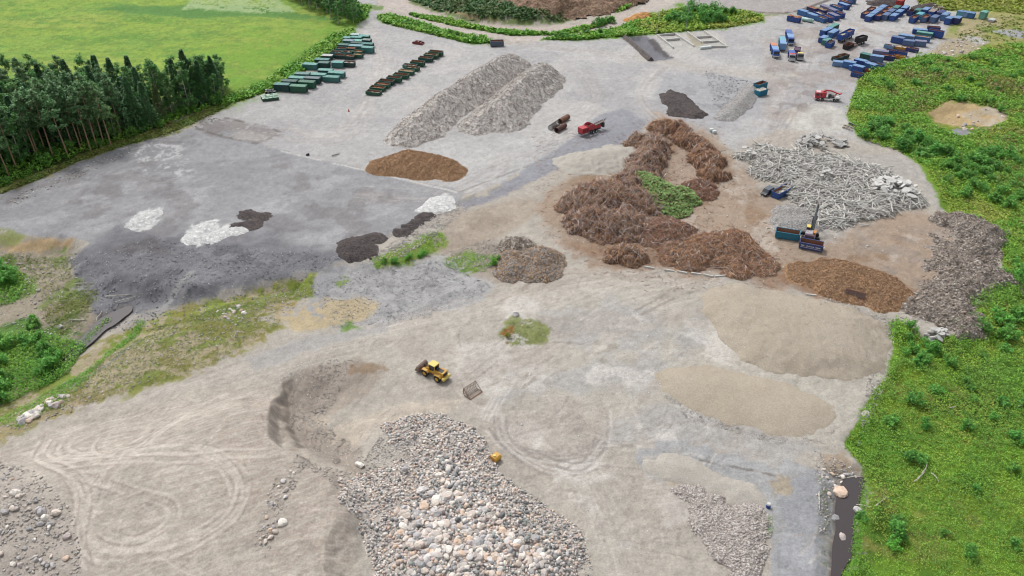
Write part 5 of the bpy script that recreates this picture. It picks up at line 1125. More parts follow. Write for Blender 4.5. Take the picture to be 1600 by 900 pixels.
bcon((1273.5, 19), (1286, 23.4), 2.0, 'low', NAVY, 'container of pale mixed scrap along the field edge', load=M_wreck, fill=1.0)
bcon((1295, 14), (1310.5, 19.2), 2.2, 'mid', MBL, 'blue container with brown load beyond the lavender ones', load=M_wreck)
bcon((1307.5, 11.4), (1321.5, 16), 2.3, 'lid', BLU, 'blue container with pale blue lid standing apart up the lane', lidcol=LBL)
bcon((1310, 6.5), (1325, 10.8), 2.0, 'mid', NAVY, 'dark open container up the lane behind the lidded one', load=M_rustload)
bcon((1322, 3), (1331, 7.4), 2.8, 'lid', MBL, 'square light blue container highest up the lane', L=4)
# standing group with trailer
bcon((1287, 58.4), (1301, 52.8), 2.6, 'lid', BLU, 'blue box with dark end beside the loaded trailer', lidcol=LBL)
bcon((1296.5, 52.8), (1311, 46.6), 2.6, 'lid', DKT, 'teal lidded box behind the blue one with the dark end', lidcol=LTEAL)
bcon((1285, 69), (1295, 63.6), 2.2, 'lid', BLU, 'small blue box with pale lid at the front of the trailer group', lidcol=LBL, L=5)
bcon((1290, 72.6), (1300, 66.6), 2.0, 'lid', TEAL, 'small box with mint lid at the front of the trailer group', lidcol=LTEAL, L=5)
bcon((1295.5, 77.6), (1305, 70.4), 2.2, 'mid', BLU, 'open deep blue skip in front of the trailer group', L=5, load=M_steel)
bcon((1299, 61), (1311, 54), 2.3, 'lid', MBL, 'sky blue box in the middle of the trailer group', lidcol=LBL)
bcon((1324.5, 79), (1333.5, 74), 1.9, 'mid', BLK, 'low black open skip in front of the black trailer', L=5.4, load=None)
# south cluster at the meadow
bcon((1302, 103.8), (1316, 105.4), 1.9, 'lid', LBL, 'pale blue box at the lane end of the meadow cluster', L=4.4, lidcol=LBL)
bcon((1306.5, 97), (1316, 94.6), 1.5, 'low', DKT, 'low dark green open skip behind the pale blue box', L=4.2)
bcon((1316, 93.4), (1326, 91), 1.5, 'low', DKT, 'low green skip touching the dark green one', L=4.2)
bcon((1317, 106.2), (1332, 108.8), 2.6, 'lid', MBL, 'sky blue box with white marks in the meadow cluster', L=4.6, lidcol=LBL)
bcon((1326, 109.4), (1333, 112.5), 1.8, 'lid', MBL, 'half-hidden blue box between two taller ones', L=3.4)
bcon((1333, 103), (1349, 106.8), 2.7, 'lid', BLU, 'blue box with curved bright lid in the meadow cluster', L=4.8, lidcol=LBL)
bcon((1331, 113), (1344, 116), 2.7, 'lid', BLU, 'deep blue box with white lid behind the tipped skip', L=4.2, lidcol=LBL)
bcon((1330.5, 120), (1343, 122.6), 1.7, 'low', BLU, 'deep blue skip with a sloping end at the tip of the cluster', L=4.2)
bcon((1350, 108.4), (1363, 112.2), 2.6, 'lid', MBL, 'mid blue box above the small red skip', L=4.4, lidcol=LBL)
bcon((1345.5, 113), (1356, 114.8), 1.2, 'low', REDC, 'small bright red skip at the meadow edge', L=3.4, W_=1.8)
bcon((1364, 106.2), (1373, 109), 1.9, 'low', MBL, 'blue skip half sunk in the tall meadow plants', L=3.8)
bcon((1344, 92), (1359, 95.4), 2.2, 'lid', DKT, 'dark teal container with light teal top in the meadow cluster', L=5, lidcol=TEAL)
bcon((1360, 96.4), (1376, 98.8), 2.4, 'lid', GBL, 'grey blue container beside the dark teal one', L=5, lidcol=LBL)
bcon((1362, 87.2), (1386, 90.2), 2.2, 'lid', LAV, 'long lavender grey container behind the grey blue one', lidcol=LAV)
bcon((1378, 93.6), (1395, 95.8), 1.9, 'mid', NAVY, 'navy open container with a green patch by the meadow', L=5, load=M_rustload)
# skips by the dry slope
bcon((1384, 84.6), (1395, 87), 1.9, 'low', BLU, 'deep blue boat-shaped skip with a white dot', L=3.8, W_=2)
bcon((1400, 87), (1413.5, 89.2), 1.9, 'low', BLU, 'deep blue boat-shaped skip next to the orange one', L=4.2, W_=2)
bcon((1396, 91.4), (1411, 93.8), 1.3, 'low', ORG, 'orange skip at the meadow edge', L=4.4, W_=1.8, load=M_rustload)
bcon((1382, 75.4), (1393, 77.6), 1.5, 'low', LBL, 'white and blue skip at the head of the skip group', L=4, W_=2, load=M_paleload)
bcon((1394, 76.4), (1414, 79.4), 1.2, 'low', ORG, 'long salmon coloured flat skip amid the blue skips', L=6, W_=2, load=M_paleload, fill=1.0)
bcon((1416, 80.4), (1431, 83.2), 1.6, 'low', NAVY, 'dark skip with rusty load at the slope side of the skips', L=4.8, W_=2, load=M_rustload)
bcon((1392, 66.6), (1408, 70), 2.6, 'lid', BLU, 'blue container with white corner at the lane end of the long boxes', L=5, lidcol=GBL)
bcon((1409, 71.2), (1427, 73.6), 2.3, 'lid', GBL, 'long grey blue ribbed box, lane half of the front pair', lidcol=GBL)
bcon((1428, 72.6), (1446, 74.4), 2.3, 'lid', GBL, 'long grey blue ribbed box, slope half of the front pair', lidcol=LAV)
bcon((1402, 62), (1425, 65.4), 2.2, 'lid', GBL, 'steel blue container behind the front pair', lidcol=LBL)
bcon((1427, 64.2), (1451, 67.8), 2.3, 'mid', MBL, 'ribbed blue open container with a red rim', load=M_wreck, fill=.9)
bcon((1430, 58), (1455, 61.6), 2.3, 'lid', TEAL, 'container with mint green top behind the red-rimmed one', lidcol=LTEAL)
bcon((1425, 53.4), (1447, 55.6), 2.2, 'lid', BLU, 'blue container with pale top at the lane end of the last row', lidcol=LBL)
bcon((1448, 57), (1471, 61.2), 3.0, 'mid', BLU, 'tall ribbed blue container at the slope end of the last row', load=M_rustload)
bcon((1448, 50), (1468, 51.4), 2.2, 'mid', NAVY, 'navy container with rust brown load behind the tall ribbed one', load=M_rustload)
# north-east yard: boxes seen end-on, axis up the lane
NEA = None
def ncon(px, py, col, label, H=2.4, kind='lid', L=6.0, **kw):
    a, b = GZ(px - 6, py + 4), GZ(px + 6, py - 3.6); d = (b - a).xy
    c = GZ(px, py); return place_con((c.x, c.y), math.atan2(d.y, d.x), L, H, kind, col, label, GB, **kw)
for i, (x, y) in enumerate(((1357.5, 32), (1364.5, 27), (1371, 22.4), (1377.5, 17.8))): ncon(x, y, BLU, ('first', 'second', 'third', 'fourth')[i] + ' pale-topped blue box along the lane-side row of four', lidcol=LBL)
ncon(1351.5, 27, NAVY, 'dark navy container outside the lane-side row of four', kind='mid', load=M_rustload); ncon(1360, 20.5, NAVY, 'rusty-loaded dark container behind the navy one', kind='mid', load=M_rustload)
ncon(1372.5, 30.4, NAVY, 'dark open container beside the first pale-topped box', kind='mid', load=M_rustload); ncon(1380.5, 24, NAVY, 'dark container with purple load beside the second pale-topped box', kind='mid', load=M_rustload); ncon(1388, 18.6, NAVY, 'dark container with wine red load at the row end', kind='mid', load=M_rustload)
ncon(1383.5, 29.8, GBL, 'grey blue container in the row before the scrap', lidcol=GBL); ncon(1391, 24, GBL, 'slate coloured container, second of the slate row', lidcol=GBL); ncon(1399, 18.4, GBL, 'teal tinted container, last of the slate row', lidcol=TEAL)
for i, (x, y) in enumerate(((1395.5, 31), (1404, 24.8), (1412.5, 18.6))): ncon(x, y, BLU, ('front', 'middle', 'rear')[i] + ' light-lidded blue box of the row of three', lidcol=LBL)
ncon(1423, 23.6, NAVY, 'lone navy container between the two box rows', kind='mid'); ncon(1426.5, 34.4, BLU, 'dark blue open container at the front of the wide row', kind='mid', load=M_rustload, H=2.6)
ncon(1436, 29, CYAN, 'bright cyan-lidded box of the wide row', lidcol=CYAN, L=5); ncon(1433, 22.6, TEAL, 'teal container just behind the cyan-lidded one', lidcol=TEAL, L=5); ncon(1445, 21.4, BLU, 'light blue-lidded box before the scrap timber', lidcol=LBL)
ncon(1444.5, 33.4, GBL, 'slate blue open container with rust red load in the wide row', kind='mid', load=M_rustload, H=2.6); ncon(1455.5, 24.4, BLU, 'box with dusty brown top in the wide row', lidcol=alb(176, 158, 150))
ncon(1458.5, 34.4, GBL, 'grey blue container with weathered top in the wide row', lidcol=GBL, H=2.6); ncon(1469, 26, NAVY, 'deep violet blue container behind the weathered one', lidcol=NAVY)
ncon(1475, 31, LBL, 'box with very pale blue lid in the wide row', lidcol=LBL, H=2.8); ncon(1481, 37, BLU, 'clean blue box with sky blue lid at the end of the wide row', lidcol=LBL, H=2.8, L=5); ncon(1494, 36.6, NAVY, 'blue box with white door marks, last of the wide row', lidcol=LBL, H=2.8, L=5)
for (px, py, c, w, lb) in ((1499, 25.4, CYAN, 3.0, 'small turquoise cabin beside the wide row'), (1507, 26.4, LBL, 3.2, 'small pale blue cabin between two coloured cabins'), (1516.5, 28, MBL, 3.2, 'small sky blue cabin near the mint shed')): ncon(px, py, c, lb, H=2.4, L=w, lidcol=LBL)
ncon(1535, 29, PTE, 'mint green shed standing alone on the dry verge', H=3.2, L=4.6, lidcol=PTE); ncon(1405, 10.5, REDC, 'solitary bright red container by the green field', H=3.2, L=5.5, lidcol=REDC)
ncon(1549, 33.4, WHT, 'small white flat tank beside the dirt track', H=1.0, kind='lowlid', L=3.6, lidcol=WHT)
# two blue skips on the gravel, three in the sorting area
bcon((1181, 143.6), (1201.5, 137), 2.4, 'mid', TURQ, 'turquoise skip with rust inside behind the other on the gravel ridge', L=5.2, load=M_rustload, fill=.5)
bcon((1184.5, 152.6), (1199.5, 148), 2.3, 'mid', TURQ, 'blue skip heaped with tan rubble beside the gravel ridge', L=4.4, load=M_paleload, fill=1.0)
bcon((1210.3, 372.6), (1247.2, 378.4), 2.1, 'mid', TURQ, 'turquoise open container with rusty inside next to the excavator', load=M_paleload, fill=.25)
con_l = bcon((1247.4, 388.2), (1283.3, 395.8), 2.0, 'mid', alb(84, 104, 168), 'worn blue open container with pale lettering in front of the excavator', load=None)
mk = MB()
for i, (x, w_) in enumerate(((-2.2, .9), (-1.0, .36), (-.45, .36), (.1, .36), (.65, .36), (1.6, .7), (2.3, .5))): mk.box((x, -CW / 2 - .098, 1.35), (w_, .012, .3))
mk.box((0, -CW / 2 - .098, .85), (5.4, .011, .12)); mk.build('side_marking', M_white, con_l)
bcon((1215, 313), (1238.6, 301.4), 2.1, 'mid', alb(62, 104, 176), 'blue open container beside the black van', load=M_paleload, fill=.5)
place_con(GZ(776.5, 72)[:2], R(4), 5.6, 2.4, 'low', alb(104, 120, 140), 'grey blue skip with a blue end at the tip of the grass strip', 'odd skips', load=M_rustload)

# ---------------------------------------------------------------- wheels and vehicles
def wheel(parent, x, y, r, w, rimmat, z=None):
    z = r if z is None else z
    m = MB(); m.cyl((x, y - w / 2, z), (x, y + w / 2, z), r * .93, 18)
    for i in range(14):
        a = 2 * math.pi * i / 14; m.box((x + r * .95 * math.cos(a), y, z + r * .95 * math.sin(a)), (.09 * r, w * .96, .12 * r), rot=(0, -a, 0))
    o = m.build('wheel', M_black, parent)
    s = 1 if y > 0 else -1
    m = MB(); m.cyl((x, y + s * (w / 2 - .02), z), (x, y + s * (w / 2 + .03), z), r * .55, 14); m.cyl((x, y + s * (w / 2 + .02), z), (x, y + s * (w / 2 + .09), z), r * .22, 10)
    m.build('rim', rimmat, o); return o
def at_edge(A, B):
    a, b = GZ(*A), GZ(*B); d = (b - a).xy; return (a + b) / 2, math.atan2(d.y, d.x)

# wheel loader: +X is the bucket end
p, ang = at_edge((699, 597), (660, 578))
r = empty('wheel_loader', (p.x, p.y, hz(p.x, p.y)), ang, 'yellow wheel loader with a raised brown bucket standing on the haul road', 'wheel loader')
for x in (-1.65, 1.6):
    for s in (-1, 1): wheel(r, x, s * 1.05, .8, .6, M_yel)
m = MB(); m.box((-1.7, 0, 1.15), (2.9, 1.0, .7)); m.box((-1.55, 0, 1.85), (2.5, 1.5, .75), taper=(.97, .86)); m.build('engine_hood', M_yel, r)
m = MB(); m.box((-1.5, 0, 2.24), (1.7, .95, .06)); m.box((-2.85, 0, 1.75), (.08, 1.1, .75)); m.build('grille', M_steel, r)
m = MB(); m.box((-3.05, 0, 1.1), (.65, 2.3, .65), bev=.12); m.build('counterweight', M_pyel, r)
m = MB(); m.box((.55, 0, 1.05), (1.5, .8, .6)); m.box((1.6, 0, 1.25), (1.1, 1.2, .9), taper=(.7, .8)); m.build('front_frame', M_yel, r)
for x in (-1.65, 1.6):
    for s in (-1, 1): m = MB(); m.prism([(x - .95, 1.35), (x - .6, 1.72), (x + .6, 1.72), (x + .95, 1.35), (x + .9, 1.3), (x + .56, 1.65), (x - .56, 1.65), (x - .9, 1.3)], s * 1.05 - .32, s * 1.05 + .32); m.build('fender', M_yel, r)
m = MB(); m.box((.05, 0, 1.55), (1.55, 1.45, .5)); 
for x in (-.68, .78):
    for y in (-.68, .68): m.box((x, y, 2.5), (.1, .1, 1.45))
cabo = m.build('cab', M_yel, r)
m = MB(); m.box((.05, 0, 2.45), (1.44, 1.34, 1.28), taper=(.96, .96)); m.build('window', M_glass, cabo)
m = MB(); m.box((.05, 0, 3.26), (1.75, 1.6, .14), bev=.05); m.build('cab_roof', M_pyel, cabo)
for s in (-1, 1):
    m = MB(); m.prism([(1.0, 1.75), (1.35, 1.95), (2.5, 1.35), (3.05, .85), (2.95, .6), (2.35, 1.0), (1.2, 1.5)], s * .42 - .09, s * .42 + .09); m.build('lift_arm', M_yel, r)
m = MB(); m.cyl((1.3, 0, 1.9), (2.4, 0, 1.75), .09, 8); m.box((2.45, 0, 1.5), (.25, .16, .9), rot=(0, R(15), 0)); m.build('tilt_linkage', M_steel, r)
M_bkt = pmat('worn_bucket_steel', alb(138, 112, 102), .7, var=.2, scale=1.5, dirt=alb(180, 165, 148), dirt_amt=.5)
m = MB(); pr = [(2.95, .55), (2.9, 1.3), (3.15, 1.62), (3.55, 1.75), (3.55, 1.68), (3.2, 1.55), (3.0, 1.25), (3.06, .66), (3.3, .5), (4.15, .42), (4.15, .34), (3.2, .4)]
m.prism(pr, -1.35, 1.35)
for s in (-1, 1): m.prism([(2.95, .5), (2.9, 1.3), (3.15, 1.62), (3.55, 1.75), (4.15, .42), (3.2, .4)], s * 1.35 - .04, s * 1.35 + .04)
m.build('bucket', M_bkt, r)
m = MB(); m.cyl((-1.3, .35, 2.25), (-1.3, .35, 2.85), .07, 8); m.build('exhaust', M_steel, r)
for s in (-1, 1): m = MB(); m.path([(.8, s * .7, 2.9), (1.05, s * 1.0, 2.95)], .03, 5); m.box((1.07, s * 1.05, 2.85), (.06, .2, .34)); m.build('mirror', M_steel, r)
for s in (-1, 1): m = MB(); m.path([(-.6, s * .8, 1.75), (-1.2, s * .95, 1.95), (-2.3, s * .9, 1.95)], .03, 5); m.build('handrail', M_yel, r)
# its skeleton bucket
p, ang = at_edge((725, 617), (742, 606))
M_scr = pmat('brown_screen_steel', alb(140, 108, 90), .8, var=.25, scale=2)
a_, b_ = GZ(723, 618), GZ(741, 606); c_ = GZ(736, 625); dv2 = (c_ - a_).xy
r = empty('skeleton_bucket', (p.x, p.y, hz(p.x, p.y) - .05), ang, 'rusty skeleton bucket of welded bars lying open beside the wheel loader', 'loader bucket')
s_ = -1 if Vector((math.cos(ang), math.sin(ang))).cross(dv2.normalized()) < 0 else 1
w2 = (b_ - a_).xy.length / 2
m = MB()
for x in np.linspace(-w2, w2, 9): m.path([(x, 0, 1.75), (x, -s_ * .12, 1.0), (x, s_ * .1, .35), (x, s_ * .7, .1), (x, s_ * 1.9, .12)], .05, 5)
m.build('bar_grid', M_scr, r)
m = MB()
for (y, z) in ((0, 1.75), (-s_ * .1, 1.0), (s_ * .1, .4), (s_ * .9, .12)): m.path([(-w2, y, z), (w2, y, z)], .055, 5)
m.build('cross_bar', M_scr, r)
m = MB(); m.box((0, s_ * 1.95, .12), (2 * w2 + .15, .3, .09)); m.build('cutting_lip', M_scr, r)
for x in (-w2, w2):
    m = MB(); m.path([(x, 0, 1.9), (x, s_ * 1.95, .2), (x, s_ * .4, .1), (x, 0, .5), (x, 0, 1.9)], .07, 5); m.build('side_cheek', M_scr, r)
# yellow fuel tank
p, ang = at_edge((768, 719.5), (775.6, 724.8))
r = empty('fuel_tank', (p.x + .3, p.y + .5, hz(p.x, p.y)), ang, 'small yellow steel fuel tank at the rim of the boulder bed', 'fuel tank')
m = MB(); m.prism([(-.6, .22), (.6, .22), (.75, .4), (.75, 1.0), (.5, 1.25), (-.5, 1.25), (-.75, 1.0), (-.75, .4)], -.75, .75)
o = m.build('tank_shell', M_yel, r)
m = MB(); m.cyl((0, -.3, 1.25), (0, -.3, 1.42), .22, 12); m.cyl((0, -.3, 1.42), (0, -.3, 1.46), .26, 12); m.build('filler_cap', M_pyel, r)
for x in (-.5, .5): m = MB(); m.box((x, 0, .11), (.14, 1.4, .217)); m.build('skid', M_steel, r)
m = MB(); m.box((0, -.765, .7), (1.0, .03, .6)); m.build('end_door', M_orange, r)

# excavator, boom reaching over the pole heap
p = GZ(1265, 372)
r = empty('excavator', (p.x, p.y, hz(p.x, p.y)), R(-14), 'tracked grey and orange excavator reaching over the pole heap', 'excavator')
for s in (-1, 1):
    m = MB(); m.prism([(-2.3, .35), (-2.0, .05), (2.0, .05), (2.3, .35), (2.3, .65), (2.0, .95), (-2.0, .95), (-2.3, .65)], s * 1.15 - .28, s * 1.15 + .28)
    for i in range(18): m.box((-2.05 + i * .24, s * 1.15, .97), (.13, .58, .06))
    t = m.build('track', M_black, r)
    m = MB()
    for x in (-1.8, -.9, 0, .9, 1.8): m.cyl((x, s * 1.44, .45), (x, s * 1.5, .45), .26, 10)
    m.build('roller', M_steel, t)
m = MB(); m.box((0, 0, .75), (2.2, 1.75, .5)); m.cyl((0, 0, .95), (0, 0, 1.2), .75, 16); m.build('undercarriage', M_steel, r)
h = R(78)
def rot(x, y, z): return (x * math.cos(h) - y * math.sin(h), x * math.sin(h) + y * math.cos(h), z)
def ub(m, c, d, **k): m.box(rot(*c), d, rot=(0, 0, h), **k)
m = MB(); ub(m, (-.5, 0, 1.32), (3.6, 2.6, .2)); ub(m, (-.9, .35, 1.85), (2.2, 1.7, .9)); m.build('engine_house', pmat('pale_grey_cowl', alb(196, 192, 200), .5, var=.1, scale=1.5, dirt=alb(120, 96, 100), dirt_amt=.5), r)
m = MB(); ub(m, (-2.15, 0, 1.75), (.7, 2.5, 1.0), bev=.2); m.build('counterweight', pmat('purple_grey_weight', alb(120, 96, 112), .5, var=.2), r)
m = MB(); ub(m, (.1, -.95, 1.8), (1.9, .6, .75)); m.build('side_box', M_orange, r)
m = MB(); ub(m, (.75, .85, 1.9), (1.5, .95, 1.0)); 
for a in (.08, 1.42):
    for b in (.42, 1.28): ub(m, (a, b, 2.55), (.08, .08, .9))
cb = m.build('cab', M_steel, r)
m = MB(); ub(m, (.75, .85, 2.55), (1.36, .84, .84)); m.build('window', M_glass, cb)
m = MB(); ub(m, (.75, .85, 3.04), (1.55, 1.0, .12)); m.build('cab_roof', M_pyel, cb)
M_boom = pmat('grey_boom_paint', alb(96, 106, 112), .5, var=.15, scale=1.5)
def arm(pts, hts, y0, y1):
    """box-section arm along pts in the boom plane with a depth at each point"""
    P = [Vector((x, z)) for x, z in pts]; up, dn = [], []
    for i, q in enumerate(P):
        t = (P[min(i + 1, len(P) - 1)] - P[max(i - 1, 0)]).normalized(); n_ = Vector((-t.y, t.x)) * hts[i] / 2
        up.append(q + n_); dn.append(q - n_)
    return [(v.x, v.y) for v in up] + [(v.x, v.y) for v in dn[::-1]]
def rprism(prof, y0, y1, name, mat, par):
    m = MB(); m.prism(prof, y0, y1)
    for v in m.bm.verts: v.co = rot(*v.co)
    return m.build(name, mat, par)
bo = rprism(arm([(.9, 1.8), (2.0, 4.2), (3.3, 5.9), (4.9, 7.2)], [.5, .85, .7, .4], 0, 0), -.27, .27, 'boom', M_boom, r)
rprism(arm([(4.5, 7.55), (4.95, 7.0), (5.6, 5.0), (6.0, 3.9)], [.35, .65, .45, .3], 0, 0), -.2, .2, 'stick', M_boom, r)
for s in (-1, 1):
    m = MB(); m.cyl(rot(1.5, s * .4, 1.7), rot(2.6, s * .4, 4.6), .1, 8); m.build('boom_cylinder', M_steel, r)
m = MB(); m.cyl(rot(3.2, 0, 6.4), rot(4.6, 0, 7.6), .09, 8); m.build('stick_cylinder', M_steel, r)
m = MB()
for k in range(4):
    a = k * math.pi / 2 + .5; q = lambda rr, z: rot(6.05 + rr * math.cos(a), rr * math.sin(a), z)
    m.path([q(.1, 3.6), q(.6, 3.2), q(.65, 2.7), q(.2, 2.3)], .09, 5)
m.cyl(rot(6.05, 0, 3.95), rot(6.05, 0, 3.45), .2, 10); m.build('grapple', M_steel, r)

# black van
p, ang = at_edge((1208.5, 304.0), (1190.5, 308.2)); p = GZ(1198.5, 303)
r = empty('van', (p.x, p.y, hz(p.x, p.y)), ang + R(18), 'small black van parked beside the blue container', 'van')
M_blk = pmat('black_car_paint', alb(40, 46, 56), .25, var=.06, spec=.6)
m = MB(); m.prism([(-2.25, .35), (2.2, .35), (2.3, .75), (1.45, 1.05), (.75, 1.72), (-1.9, 1.78), (-2.25, 1.1)], -.9, .9); b = m.build('body', M_blk, r)
m = MB(); m.prism([(1.40, 1.1), (.80, 1.68), (.84, 1.7), (1.46, 1.1)], -.78, .78); m.build('windscreen', M_glass, b)
for s in (-1, 1): m = MB(); m.prism([(1.1, 1.12), (.65, 1.6), (-1.8, 1.66), (-2.0, 1.14)], s * .905 - .01, s * .905 + .01); m.build('side_window', M_glass, b)
m = MB(); m.box((-.5, 0, 1.765), (2.6, 1.5, .03)); m.build('roof_panel', pmat('grey_roof', alb(92, 100, 112), .3), b)
for x in (-1.4, 1.45):
    for s in (-1, 1): wheel(r, x, s * .82, .33, .22, M_grey)
for s in (-1, 1): m = MB(); m.box((2.24, s * .65, .72), (.1, .34, .16)); m.build('headlight', M_white, b)

# lorries of the far yard: +X is the cab end
def lorry(name, label, A, B, cabmat, bodies, axles=(2.9, -1.2, -2.5), group='lorries and trailers in the far yard', cat='truck', cabx=3.3, Lg=None):
    p, ang = at_edge(A, B)
    r = empty(name, (p.x, p.y, hz(p.x, p.y)), ang, label, cat, group)
    x0 = min(b[0] - b[1] / 2 for b in bodies)
    m = MB(); m.box(((cabx + .8 + x0) / 2, 0, .95), (cabx + .8 - x0, .9, .28)); m.build('chassis', M_steel, r)
    if cabmat is not None:
        m = MB(); m.box((cabx + .1, 0, 1.95), (2.1, 2.45, 2.3), taper=(.9, .95), bev=.1); c = m.build('cab', cabmat, r)
        m = MB(); m.box((cabx + 1.12, 0, 2.35), (.08, 2.1, .85), rot=(0, R(-6), 0)); m.build('windscreen', M_glass, c)
        for s in (-1, 1): m = MB(); m.box((cabx + .3, s * 1.205, 2.3), (1.0, .05, .7)); m.build('side_window', M_glass, c)
        m = MB(); m.box((cabx + 1.17, 0, 1.0), (.12, 2.4, .45)); m.build('bumper', M_white, c)
        m = MB(); m.box((cabx - .1, 0, 3.14), (1.5, 2.0, .12)); m.build('roof_deflector', bodies[0][6] if len(bodies[0]) > 6 else cabmat, c)
    for x in axles:
        for s in (-1, 1): wheel(r, x, s * 1.02, .5, .34, M_grey)
    for (cx, L_, z0, H_, mat, top, *_) in bodies:
        m = MB(); m.box((cx, 0, z0 + .06), (L_, 2.45, .12))
        for s in (-1, 1): m.box((cx, s * 1.19, z0 + H_ / 2 + .06), (L_, .08, H_ - .12))
        for s in (-1, 1): m.box((cx + s * (L_ / 2 - .04), 0, z0 + H_ / 2 + .06), (.078, 2.3, H_ - .12))
        for i in range(7):
            for s in (-1, 1): m.box((cx - L_ / 2 + .3 + i * (L_ - .6) / 6, s * 1.26, z0 + H_ / 2), (.1, .07, H_ - .1))
        bd = m.build('load_box', mat, r)
        m = MB(); m.box((cx, 0, z0 + H_ + .03 if top is not None and top[1] else z0 + H_ * .7), (L_ - .1 if not (top and top[1]) else L_ + .04, 2.28 if not (top and top[1]) else 2.5, .08)); m.build('cover' if top and top[1] else 'load', top[0] if top else M_rust, bd)
    return r
PB = pmat('lorry_blue_paint', BLU, .45, var=.12, dirt=alb(110, 100, 96), dirt_amt=.3); PLB = pmat('lorry_pale_paint', LBL, .5, var=.12); PCY = pmat('lorry_cyan_paint', alb(120, 186, 206), .5, var=.12); PNV = pmat('lorry_navy_paint', NAVY, .5, var=.15); PBK = pmat('black_skip_paint', BLK, .6, var=.2); PPU = pmat('plum_paint', alb(92, 62, 92), .6, var=.2); PSAL = pmat('salmon_tarp', alb(226, 150, 112), .8, var=.1)
lorry('truck', 'blue truck with an orange patch behind its box facing out of the yard', (1206, 76), (1214, 97), PB, [(-1.0, 5.2, 1.1, 1.7, PB, (PLB, 1)), (-5.8, 3.6, 1.0, 1.8, PB, (PSAL, 1))], (2.9, -1.2, -2.5, -5.6))
lorry('box_trailer', 'pale blue high box trailer between the two parked trucks', (1219, 64), (1222.6, 87), None, [(-2.4, 5.6, 1.0, 2.3, PCY, (PCY, 1)), (3.0, 5.0, 1.0, 2.4, PLB, (PLB, 1))], (3.6, 2.2, -2.0, -3.4), cat='trailer')
lorry('truck', 'long blue truck and trailer farther up the column of parked vehicles', (1230, 54), (1237, 80), PB, [(-1.0, 5.2, 1.1, 1.8, PB, (PLB, 1)), (-7.2, 5.2, 1.0, 1.8, PB, (PB, 1))], (2.9, -1.2, -2.5, -6.2, -8.2))
lorry('truck', 'truck with a red cab roof and white front parked in the column', (1234.5, 84), (1237, 99.5), pmat('lorry_white_cab', alb(190, 196, 210), .5), [(-.9, 4.4, 1.1, 1.5, PNV, (PB, 1), M_red)], (2.9, -1.2, -2.5))
lorry('trailer', 'trailer carrying two deep blue containers beside the black ones', (1308, 68), (1330, 57.6), None, [(-3.0, 5.6, 1.25, 2.3, PB, (M_paleload, 0)), (3.1, 5.6, 1.25, 2.4, PB, (M_rustload, 0))], (4.4, 3.0, -2.2, -3.6), cat='trailer')
lorry('trailer', 'black skip trailer with a long brown drawbar in the far yard', (1333, 72.4), (1350, 67), None, [(1.0, 5.6, 1.2, 2.2, PBK, (M_steel, 0)), (-4.2, 2.4, .9, .12, M_rust, (M_rust, 0))], (2.0, .6), cat='trailer', cabx=2.8)
lorry('flatbed_trailer', 'plum coloured flatbed trailer behind the yellow-fronted one', (1243.4, 86), (1246.4, 78), None, [(0, 5.0, 1.0, .7, PPU, (PPU, 0))], (1.5, -1.5), cat='trailer', cabx=1.6)
lorry('loader_truck', 'small grey machine with a yellow roof at the end of the parked column', (1246, 86), (1250, 97), M_grey, [(-.6, 3.6, 1.0, .9, PNV, (M_rustload, 0), M_pyel)], (2.4, -1.0), cabx=2.4)
# pale cylinder tank
p, ang = at_edge((1253, 32.5), (1269, 35.8)); p.z = hz(p.x, p.y)
r = empty('storage_tank', p, ang, 'long pale mint cylinder tank lying by the blue containers', 'tank')
m = MB(); m.cyl((-2.6, 0, 1.0), (2.6, 0, 1.0), .85, 18); m.cyl((2.6, 0, 1.0), (2.95, 0, 1.0), .85, 18, .5); m.cyl((-2.95, 0, 1.0), (-2.6, 0, 1.0), .5, 18, .85); m.build('tank_shell', pmat('mint_paint', alb(186, 222, 214), .4), r, True)
for x in (-1.8, 1.8): m = MB(); m.box((x, 0, .2), (.3, 1.5, .4)); m.build('saddle', M_steel, r)

# red shredder
p, ang = at_edge((938.5, 203.5), (906, 214.5)); p = GZ(921, 208)
r = empty('shredder', (p.x, p.y, hz(p.x, p.y)), ang, 'red wheeled shredder with a grey conveyor parked near the rusty drums', 'shredder')
m = MB(); m.box((0, 0, .95), (8.6, 1.6, .4)); m.build('chassis', M_steel, r)
m = MB(); m.box((3.0, 0, 2.0), (2.6, 2.4, 1.9), bev=.08); eh = m.build('engine_house', M_red, r)
m = MB()
for s in (-1, 1):
    for i in range(3): m.box((2.2 + i * .8, s * 1.215, 2.0), (.5, .05, 1.1))
m.build('louvre', pmat('dark_red_louvre', alb(130, 24, 40), .6), eh)
m = MB()
for s in (-1, 1): m.prism([(-1.2, 1.6), (1.5, 1.6), (1.7, 2.7), (1.2, 3.4), (.3, 3.6), (-.8, 3.3), (-1.6, 2.7)], s * 1.15 - .06, s * 1.15 + .06)
m.box((1.6, 0, 2.4), (.1, 2.2, 1.7), rot=(0, R(8), 0)); m.box((-1.4, 0, 2.2), (.1, 2.2, 1.3), rot=(0, R(-14), 0)); m.build('hopper', M_red, r)
m = MB(); m.cyl((.1, -1.05, 1.9), (.1, 1.05, 1.9), .6, 14); m.build('rotor', M_steel, r)
m = MB(); m.box((-2.9, 0, 1.75), (2.6, 1.8, .9)); m.build('gear_housing', M_red, r)
m = MB(); m.box((-3.7, 0, 2.6), (5.0, 1.1, .16), rot=(0, R(8), 0)); 
cvy = m.build('conveyor', pmat('grey_belt', alb(112, 104, 104), .8, var=.2), r)
m = MB()
for s in (-1, 1): m.box((-3.7, s * .6, 2.7), (5.0, .1, .3), rot=(0, R(8), 0))
m.build('conveyor_side', pmat('pale_rail', alb(196, 180, 170), .7), cvy)
